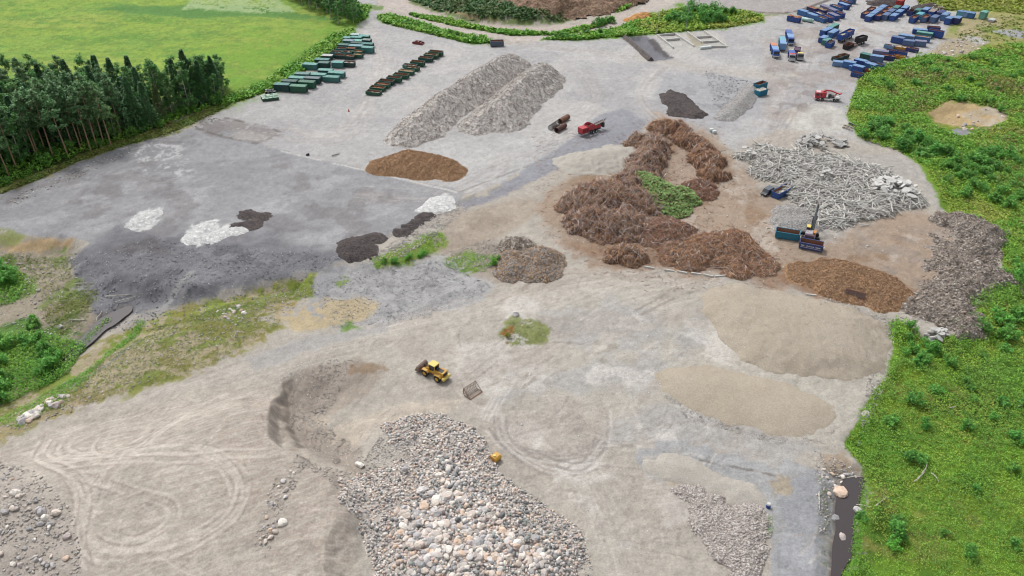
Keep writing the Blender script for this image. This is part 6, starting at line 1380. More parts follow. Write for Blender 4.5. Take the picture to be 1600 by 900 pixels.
m = MB(); m.path([(-6.1, 0, 2.9), (-6.6, .3, 3.4), (-7.0, .2, 3.3)], .12, 6); m.box((-5.6, 0, 1.7), (.5, 1.8, 1.6)); m.build('tail_drum', M_steel, r)
for x in (-2.0, -.7):
    for s in (-1, 1): wheel(r, x, s * 1.0, .52, .36, M_white)
# red boom truck
p, ang = at_edge((1309.5, 160.4), (1274, 157.4)); p = GZ(1292, 157)
r = empty('boom_truck', (p.x, p.y, hz(p.x, p.y)), ang, 'red truck with a folded red boom parked where the yard meets the meadow', 'truck')
m = MB(); m.box((0, 0, 1.0), (8.4, 1.0, .3)); m.build('chassis', M_grey, r)
m = MB(); m.box((3.5, 0, 1.95), (1.9, 2.4, 2.2), taper=(.92, .95), bev=.1); c = m.build('cab', M_red, r)
m = MB(); m.box((4.42, 0, 2.3), (.08, 2.0, .8), rot=(0, R(-5), 0)); m.build('windscreen', M_glass, c)
for s in (-1, 1): m = MB(); m.box((3.7, s * 1.185, 2.25), (.95, .05, .65)); m.build('side_window', M_glass, c)
m = MB(); m.box((4.5, 0, 1.0), (.12, 2.4, .5)); m.box((3.4, 0, 3.1), (1.6, 2.1, .12)); m.build('pale_trim', pmat('pink_white_trim', alb(236, 196, 200), .5), c)
m = MB(); m.box((1.5, 0, 2.2), (1.6, 2.2, 1.9), bev=.08); m.build('turret', M_red, r)
m = MB(); m.prism([(2.3, 3.0), (1.2, 3.9), (-.6, 3.9), (-3.6, 2.9), (-3.6, 2.6), (-.6, 3.5), (1.0, 3.5), (2.2, 2.7)], -.3, .3); m.prism([(-3.6, 2.9), (-4.4, 3.2), (-4.5, 2.9), (-3.6, 2.5)], -.5, .5); m.build('boom', M_red, r)
m = MB(); m.box((-1.2, 0, 1.55), (2.0, 2.2, .7)); m.box((-.6, .3, 2.2), (.9, 1.0, .6)); m.build('pump_deck', M_steel, r)
m = MB(); m.box((-2.4, 0, 1.35), (3.6, 2.3, .25)); m.build('rear_deck', M_white, r)
m = MB(); m.path([(-2.6, -.5, 1.5), (-2.9, -.5, 2.6), (-2.3, .4, 2.7)], .12, 6); m.path([(-1.9, .5, 1.5), (-2.3, .5, 2.7)], .1, 6); m.build('boom_stand', M_red, r)
for s in (-1, 1): m = MB(); m.box((-4.1, s * 1.1, 1.2), (.25, .25, 1.2)); m.build('outrigger', M_white, r)
for x in (3.2, 1.6, -2.4, -3.6):
    for s in (-1, 1): wheel(r, x, s * 1.0, .5, .34, M_grey)

# rusty drums
M_drum = pmat('rusty_drum', alb(150, 110, 88), .8, var=.25, scale=1.6, dirt=alb(92, 66, 56), dirt_amt=.6); M_drum2 = pmat('brown_drum', alb(122, 92, 86), .8, var=.25, scale=1.6, dirt=alb(80, 58, 54), dirt_amt=.6)
for (A, B, lb, mt, mesh) in (((874.5, 193.5), (887.5, 186), 'tan rusty drum lying behind the other two drums', M_drum, 0), ((869, 207.5), (882.5, 199.5), 'dark brown ribbed drum lying beside the open cage drum', M_drum2, 0), ((859.5, 204.0), (872, 195.6), 'open cage drum of dark steel rings lying on the pavement', M_steel, 1)):
    p, ang = at_edge(A, B); Lh = (GZ(*A) - GZ(*B)).length / 2; Lh = min(Lh, 2.6)
    r = empty('screen_drum', (p.x, p.y, hz(p.x, p.y)), ang, lb, 'drum', 'rusty screen drums')
    if not mesh:
        m = MB(); m.tube((-Lh, 0, .9), (Lh, 0, .9), .86, .05, 24); m.build('shell', mt, r)
        for i in range(7): m = MB(); x = -Lh + .08 + i * (2 * Lh - .16) / 6; m.tube((x - .05, 0, .9), (x + .05, 0, .9), .93, .065, 24); m.build('hoop', mt, r)
    else:
        for i in range(9): m = MB(); x = -Lh + .08 + i * (2 * Lh - .16) / 8; m.tube((x - .06, 0, .9), (x + .06, 0, .9), .93, .12, 24); m.build('hoop', mt, r)
        for i in range(16): a = 2 * math.pi * i / 16; m = MB(); m.box((0, .87 * math.cos(a), .9 + .87 * math.sin(a)), (2 * Lh, .05, .05), rot=(a, 0, 0)); m.build('bar', M_drum2, r)
# rusty plate hopper
p, ang = at_edge((1318, 470.5), (1346, 477.8))
r = empty('plate_hopper', (p.x, p.y, hz(p.x, p.y)), ang, 'rust brown folded steel plate standing before the brown chip heap', 'steel plate')
m = MB(); m.box((0, .75, .35), (4.3, 1.7, .07), rot=(R(20), 0, 0)); m.build('lower_plate', M_rust, r)
m = MB(); m.box((0, 1.72, 1.4), (4.3, .07, 1.75), rot=(R(-14), 0, 0)); m.build('upper_plate', pmat('grey_worn_plate', alb(140, 120, 116), .7, var=.25, dirt=alb(120, 80, 62), dirt_amt=.8), r)
m = MB(); m.path([(-2.15, 1.5, .6), (-2.15, 1.95, 2.28), (2.15, 1.95, 2.28), (2.15, 1.5, .6), (-2.15, 1.5, .6)], .08, 6); m.build('frame', M_rust, r)
for x in (-2.1, 2.1): m = MB(); m.path([(x, 1.9, 2.2), (x, 2.9, 0)], .06, 6); m.build('prop', M_rust, r)
# white kerb beams
M_beam = pmat('pale_concrete', alb(214, 212, 206), .85, var=.1, scale=2)
for i, (a, b) in enumerate((((1006.7, 417.8), (1021.7, 420.3)), ((1038, 422.4), (1053.3, 424.8)), ((1058.3, 425.2), (1073.3, 427.8)), ((1079.3, 427.6), (1095, 429.8)), ((1099, 430.0), (1114, 433.2)), ((1116.7, 433.0), (1132.7, 431.8)), ((1259, 461), (1275, 463)))):
    p, ang = at_edge(a, b); L_ = (GZ(*a) - GZ(*b)).length
    m = MB(); m.prism([(-.22, 0), (.22, 0), (.16, .42), (-.16, .42)], -L_ / 2, L_ / 2); o = m.build('kerb_beam', M_beam)
    o.location = (p.x, p.y, hz(p.x, p.y)); o.rotation_euler = (0, 0, ang - math.pi / 2)
    tag(o, ('white kerb beam apart from the row, below the small root heap', 'first white kerb beam of the unbroken row below the root heaps', 'second white kerb beam of the row below the root heaps', 'third white kerb beam of the row below the root heaps', 'fourth white kerb beam of the row below the root heaps', 'last white kerb beam of the row, turned slightly from the others', 'grey beam lying alone near the rusty folded plate')[i], 'kerb beam', 'white kerb beams')
# concrete bays beyond the pavement
def bay(pts, lines, label):
    c = GZ(*np.mean(pts, axis=0)); r = empty('concrete_bay', c, 0, label, 'concrete bay', 'concrete storage bays')
    for i, (a, b) in enumerate(lines):
        A, B = GZ(*a), GZ(*b); d = (B - A).xy; m = MB(); m.box((0, 0, .45), (d.length, .5, .9)); o = m.build('wall', M_beam, r)
        mid = (A + B) / 2 - c; o.location = (mid.x, mid.y, hz(*((A + B) / 2)[:2]) - c.z + .003 * i); o.rotation_euler = (0, 0, math.atan2(d.y, d.x))
bay([(1027, 56), (1056, 55), (1084, 74), (1060, 78)], [((1027, 56.5), (1052, 76)), ((1029, 56.4), (1055, 54.6)), ((1055, 54.8), (1084, 73.5)), ((1041, 64), (1062, 62.4))], 'white walled concrete bay closer to the dark-lined pit')
bay([(1074, 52), (1100, 50), (1136, 73), (1100, 76)], [((1074, 52), (1096, 67.5)), ((1100, 50), (1136, 73.8)), ((1084, 60), (1112, 58.4)), ((1098, 67.6), (1123, 65.6)), ((1104, 75), (1134, 74.4))], 'white walled concrete bay farther from the dark-lined pit')
m = MB(); A, B = GZ(976, 58.5), GZ(1017, 95); c = (A + B) / 2; d = (B - A).xy
m.prism([(-1.4, -.3), (1.4, -.3), (.3, 1.1), (-.3, 1.1)], -d.length / 2, d.length / 2); o = m.build('earth_berm', heapmat('dark_berm', [alb(112, 104, 102), alb(128, 120, 116), alb(92, 86, 86)], 1, .2, 3)); o.location = (c.x, c.y, hz(c.x, c.y)); o.rotation_euler = (0, 0, math.atan2(d.y, d.x) - math.pi / 2)
tag(o, 'dark low berm along the long side of the sunken dark pit', 'earth berm')
# lamp poles
for (b, H_, lb) in (((1025.6, 53), 9.5, 'shorter slim grey lamp pole beside the first concrete bay'), ((1071.3, 49.4), 11.8, 'taller slim grey lamp pole between the two concrete bays')):
    p = GZ(*b); r = empty('lamp_pole', p, 0, lb, 'lamp pole', 'lamp poles')
    m = MB(); m.cyl((0, 0, -.3), (0, 0, H_), .13, 8, .08); m.build('pole', pmat('galvanised', alb(168, 172, 170), .5), r)
    m = MB(); m.cyl((0, 0, H_), (0, 0, H_ + .12), .14, 8)
    m.box((.35, 0, H_ + .1), (.7, .35, .14)); m.build('lamp_head', M_steel, r)
# traffic cone, bales, bins
p = GZ(545, 174); r = empty('traffic_cone', p, 0, 'orange traffic cone alone on the pale pavement', 'traffic cone')
m = MB(); m.cyl((0, 0, .05), (0, 0, 1.0), .26, 12, .05); m.build('cone', pmat('cone_orange', alb(232, 96, 56), .6), r); m = MB(); m.box((0, 0, .03), (.6, .6, .06)); m.build('foot', M_black, r)
M_bale = pmat('white_wrap', alb(222, 232, 230), .4, var=.06, scale=2)
for (px, py, lb) in ((1096, 77, 'white wrapped bale at the pit end of the row of four'), (1100, 76.6, 'second white wrapped bale of the row of four'), (1104.4, 76.2, 'third white wrapped bale of the row of four'), (1108.6, 75.8, 'white wrapped bale at the open end of the row of four'), (1111.5, 205.5, 'upper white wrapped bale beside the brushwood lane'), (1116, 208.5, 'lower white wrapped bale beside the brushwood lane')):
    p = GZ(px, py); m = MB(); m.box((0, 0, .55), (1.3, 1.2, 1.1), bev=.18); o = m.build('wrapped_bale', M_bale); o.location = p; o.rotation_euler = (0, 0, .3); tag(o, lb, 'bale', 'white wrapped bales')
M_bin = pmat('bin_plastic', (.95, .95, .95), .5, var=.1, objcol=True)
br = empty('wheeled_bin', (0, 0, 0))
m = MB(); m.box((0, 0, .62), (.62, .62, .9), taper=(1.15, 1.15)); m.build('tub', M_bin, br)
m = MB(); m.box((0, 0, 1.11), (.8, .78, .09)); m.build('lid', M_bin, br)
for s in (-1, 1): m = MB(); m.cyl((-.3, s * .3, .12), (-.3, s * .38, .12), .13, 10); m.build('wheel', M_black, br)
register(br); fb = True
for i in range(4):
    for j in range(9):
        px = 409.5 + j * 2.75 + i * 1.0; py = 157 + j * -.35 + i * 1.7 - 3.4
        o = br if fb else copy_tree(br); fb = False
        q = GZ(px, py); o.location = q; o.rotation_euler = (0, 0, .2 + random.gauss(0, .08)); o.scale = (1.0, 1.0, 1.0)
        cc = random.choice([alb(150, 196, 164), alb(196, 224, 206), alb(90, 140, 110), alb(206, 226, 214)])
        for ch in o.children: ch.color = (*(cc if ch.name.startswith('lid') else alb(60, 104, 80)), 1)
        tag(o, 'pale green wheeled bin packed in rows before the dark containers', 'wheeled bin', 'pale green bins packed in rows')
for i in range(9):
    o = copy_tree(br); q = GZ(416.5 + (i % 5) * 3.1 + random.random(), 147 - (i // 5) * 2.6); o.location = q; o.rotation_euler = (0, 0, random.random() * 3)
    for ch in o.children: ch.color = (*random.choice([alb(60, 62, 70), alb(40, 44, 50), alb(150, 156, 160)]), 1)
    tag(o, 'dark wheeled bin standing loosely behind the pale green bins', 'wheeled bin', 'dark bins behind the pale ones')
# red flat rack
p, ang = at_edge((645.5, 67.5), (662, 70)); r = empty('skip_frame', (p.x, p.y, hz(p.x, p.y)), ang, 'low dark red skip frame left alone on the grey pavement', 'skip frame')
m = MB()
for s in (-1, 1): m.prism([(-2.4, .1), (2.4, .1), (2.6, .7), (1.2, 1.3), (-2.0, 1.1), (-2.6, .6)], s * .9 - .07, s * .9 + .07)
m.build('side_plate', pmat('dark_red_paint', alb(140, 66, 60), .7, var=.25), r)
m = MB(); m.box((0, 0, .25), (4.6, 1.7, .1)); m.build('floor_plate', M_rust, r)
m = MB()
for x in (-1.6, 0, 1.6): m.box((x, 0, 1.05), (.15, 1.7, .12))
m.build('cross_bar', M_white, r)
# drum, driftwood, planks and scrap
p = GZ(1200, 793); r = empty('plastic_drum', p, 0, 'blue drum with a white lid at the gravel ridge', 'drum')
m = MB(); m.cyl((0, 0, 0), (0, 0, .75), .38, 14); m.build('drum_shell', pmat('blue_drum', alb(36, 84, 170), .4), r); m = MB(); m.cyl((0, 0, .75), (0, 0, 1.05), .38, 14, .3); m.build('lid', M_white, r)
M_drift = pmat('bleached_log', alb(204, 198, 186), .85, var=.15, scale=3)
def log(A, B, rad, lb, gr=None, lift=.1, bend=.0, cat='log', name='log', mat=None):
    a, b = GZ(*A), GZ(*B); a.z += rad + lift; b.z += rad + lift; m = MB(); mid = (a + b) / 2; n_ = 5; pts = []
    for i in range(n_): t = i / (n_ - 1); q = a.lerp(b, t) - mid; q += Vector((bend * math.sin(3 * t), -bend * math.sin(2.2 * t), .1 * math.sin(5 * t))); pts.append(q)
    for i in range(n_ - 1): m.cyl(pts[i], pts[i + 1], rad * (1 - .12 * i), 7, rad * (1 - .12 * (i + 1)))
    o = m.build(name, mat or M_drift, None, True); o.location = mid; return tag(o, lb, cat, gr)
log((1279, 773), (1280.3, 798), .16, 'bleached straight log on the grey flat by the dark ditch')
for i, (A, B) in enumerate((((1323, 748), (1347, 745)), ((1330, 745), (1342, 751)), ((1334, 790), (1362, 793)), ((1368, 792), (1384, 778)), ((1340, 816), (1334, 826)), ((1322, 868), (1330, 873)))):
    log(A, B, .13, ('pale log across the head of the dark ditch', 'short log crossing another at the head of the dark ditch', 'thin log reaching from the meadow into the dark ditch', 'slanting stick on the meadow beside the dark ditch', 'short stick on the meadow rim of the dark ditch', 'small stick floating low in the dark ditch')[i], 'logs around the dark ditch')
for i, (A, B) in enumerate((((1438, 745), (1446, 726)), ((1432, 752), (1444, 736)), ((1426, 757), (1436, 746)), ((1453, 744), (1464, 756)), ((1482, 642), (1490, 638)), ((1588, 640), (1600, 634)))):
    log(A, B, .11, ('longest grey dead branch leaning in the meadow plants', 'second grey dead branch in the meadow plants', 'bent grey dead branch lowest of the meadow bunch', 'dead branch apart from the bunch in the meadow', 'short pale stick in the upper meadow', 'pale stick near the edge of the meadow')[i], 'dead branches in the meadow', .7, .2)
for i, (A, B) in enumerate((((165, 465), (205, 458)), ((180, 474), (212, 462)), ((150, 500), (160, 486)), ((146, 506), (158, 500)), ((152, 498), (148, 508)), ((110, 502), (135, 500)), ((118, 445), (146, 442)), ((30, 500), (52, 492)), ((8, 512), (24, 502)))):
    log(A, B, .15, ('bleached trunk at the head of the muddy ditch', 'second bleached trunk at the head of the muddy ditch', 'upright-looking dead stem in the muddy ditch', 'crossing dead stem in the muddy ditch', 'thin dead stem by the muddy ditch', 'dead trunk along the muddy ditch bank', 'pale trunk at the edge of the grey pad', 'fallen stem behind the green bushes', 'fallen stem at the border of the green bushes')[i], 'dead trunks around the muddy ditch', .15, .25)
M_plank = pmat('old_planks', alb(176, 164, 150), .85, var=.2)
log((519, 245), (531, 241), .22, 'weathered plank on the pavement joint', mat=M_plank, name='plank', cat='plank')
p = GZ(481, 243); m = MB(); m.box((0, 0, .25), (1.0, .7, .5), bev=.1); m.box((.2, 0, .6), (.4, .5, .25), bev=.05); o = m.build('black_crate', M_black); o.location = p; tag(o, 'small black crate on the grey pavement near the plank', 'crate')
for i in range(46):
    a = (1442 + random.random() * 30, 8 + random.random() * 9); th = random.random() * 3
    log(a, (a[0] + 9 * math.cos(th), a[1] + 2.6 * math.sin(th)), .22, 'scrap beam tipped behind the wide container row', 'scrap beams behind the containers', random.random() * 1.2, .1, 'scrap beam', 'scrap_beam', random.choice([M_plank, M_steel, M_white, M_rust]))
heap('scrap_heap', 'dark scrap heap beyond the pale-topped boxes', 'scrap heap', M_dark, ridges=[[(1372, 6, 6, 1.6), (1388, 4, 7, 2.2)]], sp=.8, rough=.6)
heap('scrap_heap', 'low grey scrap heap beside the scrap beams', 'scrap heap', M_dark, ridges=[[(1440, 13, 5, 1.4), (1452, 12, 6, 1.6)]], sp=.8, rough=.6)
for i, (A, B) in enumerate((((1316, 200), (1332, 205)), ((1318, 197), (1336, 202)), ((1326, 194), (1340, 200)))):
    log(A, B, .3, ('outermost grey board of the stack on the pale pad', 'middle grey board of the stack on the pale pad', 'inner dark board of the stack on the pale pad')[i], 'boards on the pale pad', mat=M_plank if i < 2 else M_steel, name='board', cat='board')

for k_ in HK:
    if k_ not in USED:
        for c_ in list(PROTO[k_].children): bpy.data.objects.remove(c_)
        bpy.data.objects.remove(PROTO[k_])
# ---------------------------------------------------------------- plants
def plantmat(name, c1, c2, c3, patch=.09, island=.3, trans=.2):
    """leaves: two tones shuffled leaf by leaf, a third in broad patches over the ground"""
    m = leafmat(name, c1, c2, island, trans); nt = m.node_tree; N, L = nt.nodes, nt.links
    hs = [n for n in N if n.type == 'HUE_SAT'][0]; src = hs.inputs['Color'].links[0].from_socket
    n_ = noise(N, L, patch, 4, 'Object', .6); cur = mixc(N, L, src, c3, ramp(N, L, n_, .42, .62, 0, .85)); L.new(cur, hs.inputs['Color'])
    return m
HOLLOW = [(1446, 176), (1480, 155), (1514, 157), (1566, 170), (1582, 185), (1545, 202), (1500, 212), (1456, 194)]
HOLW = np.array(W(HOLLOW, -.6))
def weeds(name, poly, n, h, size, mat, seed, k=6, lev=None, scale=.1, spread=.28, tilt=.8):
    """ground cover: tufts of upright leaves"""
    rr = np.random.default_rng(seed)
    dens = None if lev is None else (lambda a, b: sstep(lev - .2, lev + .2, fbm(a * scale, b * scale, 3, seed)))
    q = inpoly(poly, n, seed, dens); q = q[sdist(HOLW, q[:, 0], q[:, 1], 2) < .3 * vn(q[:, 0], q[:, 1])]; n = len(q); base = on_ground(q)
    far = np.clip(np.hypot(q[:, 0], q[:, 1]) / 170, .6, 2.2)
    hh = h * rr.uniform(.45, 1.25, n) * (.7 + .6 * vn(q[:, 0] * .2, q[:, 1] * .2, 5))
    P = np.repeat(base, k, 0); sp_ = np.repeat(spread * far ** .5, k)
    P[:, 0] += rr.normal(0, 1, n * k) * sp_; P[:, 1] += rr.normal(0, 1, n * k) * sp_
    P[:, 2] += rr.random(n * k) * np.repeat(hh, k)
    V, Q = leaves_np(P, size * np.repeat(far, k), rr, tilt)
    o = obj_np(name, V, [Q], mat); o['kind'] = 'stuff'; return o
MEADOW = AREAS['MEADOW']
INM = [(1345, 118), (1390, 100), (1440, 90), (1500, 92), (1560, 70), (1680, 70), (1760, 1010), (1300, 1010), (1318, 900), (1350, 812), (1360, 768), (1352, 735), (1320, 700), (1348, 640), (1384, 590), (1400, 545), (1388, 508), (1402, 500), (1450, 534), (1512, 524), (1534, 480), (1580, 440), (1564, 380), (1484, 332), (1468, 300), (1446, 262), (1404, 230), (1344, 215), (1324, 180)]
PM1 = plantmat('meadow_leaves', alb(172, 216, 76), alb(144, 198, 66), alb(192, 200, 96), .05)
PM2 = plantmat('tall_meadow_leaves', alb(144, 206, 78), alb(114, 184, 68), alb(164, 208, 84), .1)
PM3 = plantmat('grass_blades', alb(140, 164, 74), alb(118, 150, 66), alb(158, 162, 88), .12)
weeds('meadow_growth', INM, 34000, .55, .2, PM1, 1, 6)
weeds('meadow_growth', INM, 15000, 1.1, .2, PM2, 2, 7, .0, .09)
weeds('meadow_growth', [(1350, 640), (1400, 560), (1560, 440), (1760, 440), (1760, 1010), (1300, 1010), (1350, 812), (1360, 760)], 7000, 1.3, .17, plantmat('broad_meadow_weeds', alb(150, 198, 78), alb(124, 180, 70), alb(112, 162, 72), .15), 44, 7, .1, .14)
PM4 = plantmat('tall_herbs', alb(166, 218, 84), alb(128, 190, 76), alb(150, 202, 88), .2, .4)
weeds('tall_herbs', INM, 1900, 1.7, .2, PM4, 45, 26, .15, .06, .5, 1.3)
weeds('tall_herbs', [(1345, 120), (1480, 95), (1600, 80), (1700, 200), (1600, 300), (1440, 230)], 900, 1.3, .22, plantmat('olive_herbs', alb(176, 186, 96), alb(150, 164, 84), alb(160, 150, 104), .12, .3), 47, 18, .05, .07, .7, 1.2)
weeds('tall_herbs', [(1350, 640), (1400, 560), (1560, 440), (1760, 440), (1760, 1010), (1300, 1010), (1350, 812), (1360, 760)], 1300, 1.5, .17, PM4, 46, 34, .0, .08, .5, 1.3)
weeds('meadow_growth', INM, 5000, .7, .16, plantmat('dry_stalks', alb(170, 160, 100), alb(150, 150, 84), alb(140, 150, 74)), 3, 5, .25, .12)
for poly, n, h, s, m_, sd in (([(1346, 742), (1360, 760), (1352, 812), (1346, 870), (1322, 905), (1318, 892), (1334, 866), (1336, 812), (1344, 786), (1350, 760)], 700, .9, .18, PM2, 40), ([(66, 586), (86, 566), (118, 534), (150, 498), (170, 484), (160, 480), (130, 505), (96, 545), (60, 580)], 700, .7, .16, PM2, 30), ([(100, 590), (140, 556), (200, 505), (212, 482), (222, 488), (206, 512), (150, 560), (104, 600)], 500, .5, .15, PM2, 31), ([(-20, 385), (110, 385), (104, 420), (60, 440), (-20, 470)], 700, .4, .15, PM3, 32), ([(60, 440), (120, 420), (150, 450), (120, 500), (60, 520)], 600, .4, .14, PM3, 33), ([(-60, 405), (22, 408), (38, 432), (18, 460), (-60, 470)], 900, 1.0, .2, PM2, 4), ([(-60, 524), (30, 504), (98, 514), (130, 522), (98, 566), (40, 598), (-60, 640)], 4200, 1.3, .2, PM2, 5), ([(60, 480), (110, 440), (150, 440), (130, 470), (90, 510)], 500, .5, .16, PM3, 6), ([(220, 500), (330, 472), (490, 430), (488, 462), (400, 480), (300, 500)], 1300, .3, .13, PM3, 7), ([(60, 650), (60, 610), (150, 560), (216, 514), (330, 475), (430, 470), (440, 505), (330, 572), (180, 620)], 3400, .3, .13, PM3, 8), ([(-20, 650), (60, 600), (150, 575), (110, 620), (30, 670)], 900, .5, .15, PM2, 9),
    ([(578, 402), (620, 394), (650, 374), (690, 360), (700, 372), (665, 395), (640, 412), (590, 416)], 420, .4, .14, PM1, 10), ([(690, 405), (730, 392), (772, 398), (772, 422), (725, 425)], 320, .45, .15, PM2, 11), ([(778, 525), (800, 502), (840, 500), (860, 514), (848, 533), (800, 540)], 260, .4, .14, PM3, 12), ([(0, 300), (60, 272), (130, 244), (200, 214), (255, 202), (300, 182), (345, 166), (352, 168), (300, 194), (260, 210), (200, 226), (120, 254), (60, 280), (0, 302)], 2600, .5, .22, PM3, 13),
    ([(415, 128), (470, 92), (520, 55), (552, 46), (554, 56), (500, 94), (440, 136), (345, 168), (350, 156)], 2200, 1.3, .32, PM2, 14), ([(590, 26), (615, 24), (690, 47), (765, 63), (770, 68), (735, 68), (660, 50), (604, 36)], 2000, 1.3, .34, PM2, 15), ([(640, 22), (690, 28), (770, 47), (860, 53), (930, 41), (955, 30), (945, 40), (890, 54), (800, 56), (720, 42), (650, 26)], 1500, 1.2, .34, PM2, 16), ([(848, 62), (900, 56), (960, 47), (1000, 33), (990, 56), (900, 63)], 1100, 1.3, .34, PM2, 17), ([(1000, 30), (1060, 14), (1120, 14), (1190, 24), (1192, 32), (1130, 45), (1060, 49), (990, 56)], 2600, 1.4, .34, PM1, 18), ([(965, 20), (1000, 4), (1030, -12), (1018, -18), (968, 12)], 700, 1.4, .36, PM2, 19),
    ([(640, 0), (700, -20), (900, -20), (910, 18), (880, 34), (820, 38), (740, 34), (680, 16)], 3600, 1.2, .36, plantmat('mound_weeds', alb(96, 140, 82), alb(80, 122, 70), alb(120, 140, 84)), 20), ([(500, 4), (580, 9), (572, 28), (560, 35), (545, 30)], 500, 1.0, .3, PM2, 21), ([(1425, -10), (1440, 12), (1480, 17), (1560, 20), (1610, 26), (1640, -10)], 1500, .8, .34, plantmat('yellow_grass', alb(172, 184, 74), alb(150, 176, 68), alb(186, 186, 96)), 22), ([(1500, 64), (1610, 66), (1610, 30), (1560, 24), (1490, 56)], 260, .3, .22, PM3, 23), ([(0, 150), (-40, 310), (60, 268), (130, 240), (250, 200), (330, 168), (300, 165), (200, 190)], 2600, 1.6, .3, PM2, 24), ([(1285, 735), (1300, 790), (1295, 880), (1285, 880), (1288, 800), (1278, 742)], 120, .3, .14, PM3, 25), ([(1190, 815), (1205, 805), (1208, 835), (1194, 838)], 60, .4, .14, PM2, 26), ([(1200, 650), (1216, 640), (1222, 655), (1205, 666)], 60, .4, .14, PM3, 27)):
    weeds('ground_plants', poly, n, h, s, m_, 100 + sd, 5)

LF = {'pine': leafmat('pine_needles', alb(140, 184, 122), alb(112, 160, 104), .3, .18), 'spruce': leafmat('spruce_needles', alb(104, 156, 100), alb(82, 132, 86), .3, .12), 'birch': leafmat('birch_leaves', alb(146, 196, 112), alb(120, 174, 100), .3, .25), 'bush': leafmat('bush_leaves', alb(146, 204, 94), alb(116, 180, 84), .35, .3)}
BARK = {'pine': pmat('pine_bark', alb(182, 148, 122), .9, var=.25, scale=2.0, dirt=alb(110, 96, 86), dirt_amt=.3), 'spruce': pmat('spruce_bark', alb(128, 116, 106), .9, var=.2), 'birch': pmat('birch_bark', alb(206, 200, 190), .8, var=.25, scale=4), 'bush': pmat('bush_stem', alb(120, 104, 84), .9)}
def trunk_mb(h, r0, bend, seed, branches=()):
    m = MB(); r2 = random.Random(seed); n = 7; pts = []
    for i in range(n):
        t = i / (n - 1); pts.append(Vector((bend * t * t + r2.uniform(-.06, .06) * h * .04, bend * .4 * t + r2.uniform(-.06, .06) * h * .04, -.3 + t * (h + .3))))
    for i in range(n - 1): m.cyl(pts[i], pts[i + 1], r0 * (1 - .8 * i / (n - 1)), 7, r0 * (1 - .8 * (i + 1) / (n - 1)), caps=False)
    for (z, a, L_, up) in branches:
        p0 = Vector((bend * (z / h) ** 2, bend * .4 * z / h, z)); p1 = p0 + Vector((math.cos(a) * L_, math.sin(a) * L_, up)); m.cyl(p0, p1, r0 * .22, 5, r0 * .07, caps=False)
    return m
def cloud(clumps, per, size, seed, flat=.6, shell=.55):
    """leaf clumps: (centre, radii) -> quads"""
    rr = np.random.default_rng(seed); PP = []
    for (c, rad) in clumps:
        d = rr.normal(size=(per, 3)); d /= np.linalg.norm(d, axis=1)[:, None]; u = shell + (1 - shell) * rr.random((per, 1)); u = np.where(rr.random((per, 1)) < .12, u * 1.22, u)
        PP.append(np.array(c) + d * u * np.array(rad))
    return leaves_np(np.concatenate(PP), size, rr, flat)
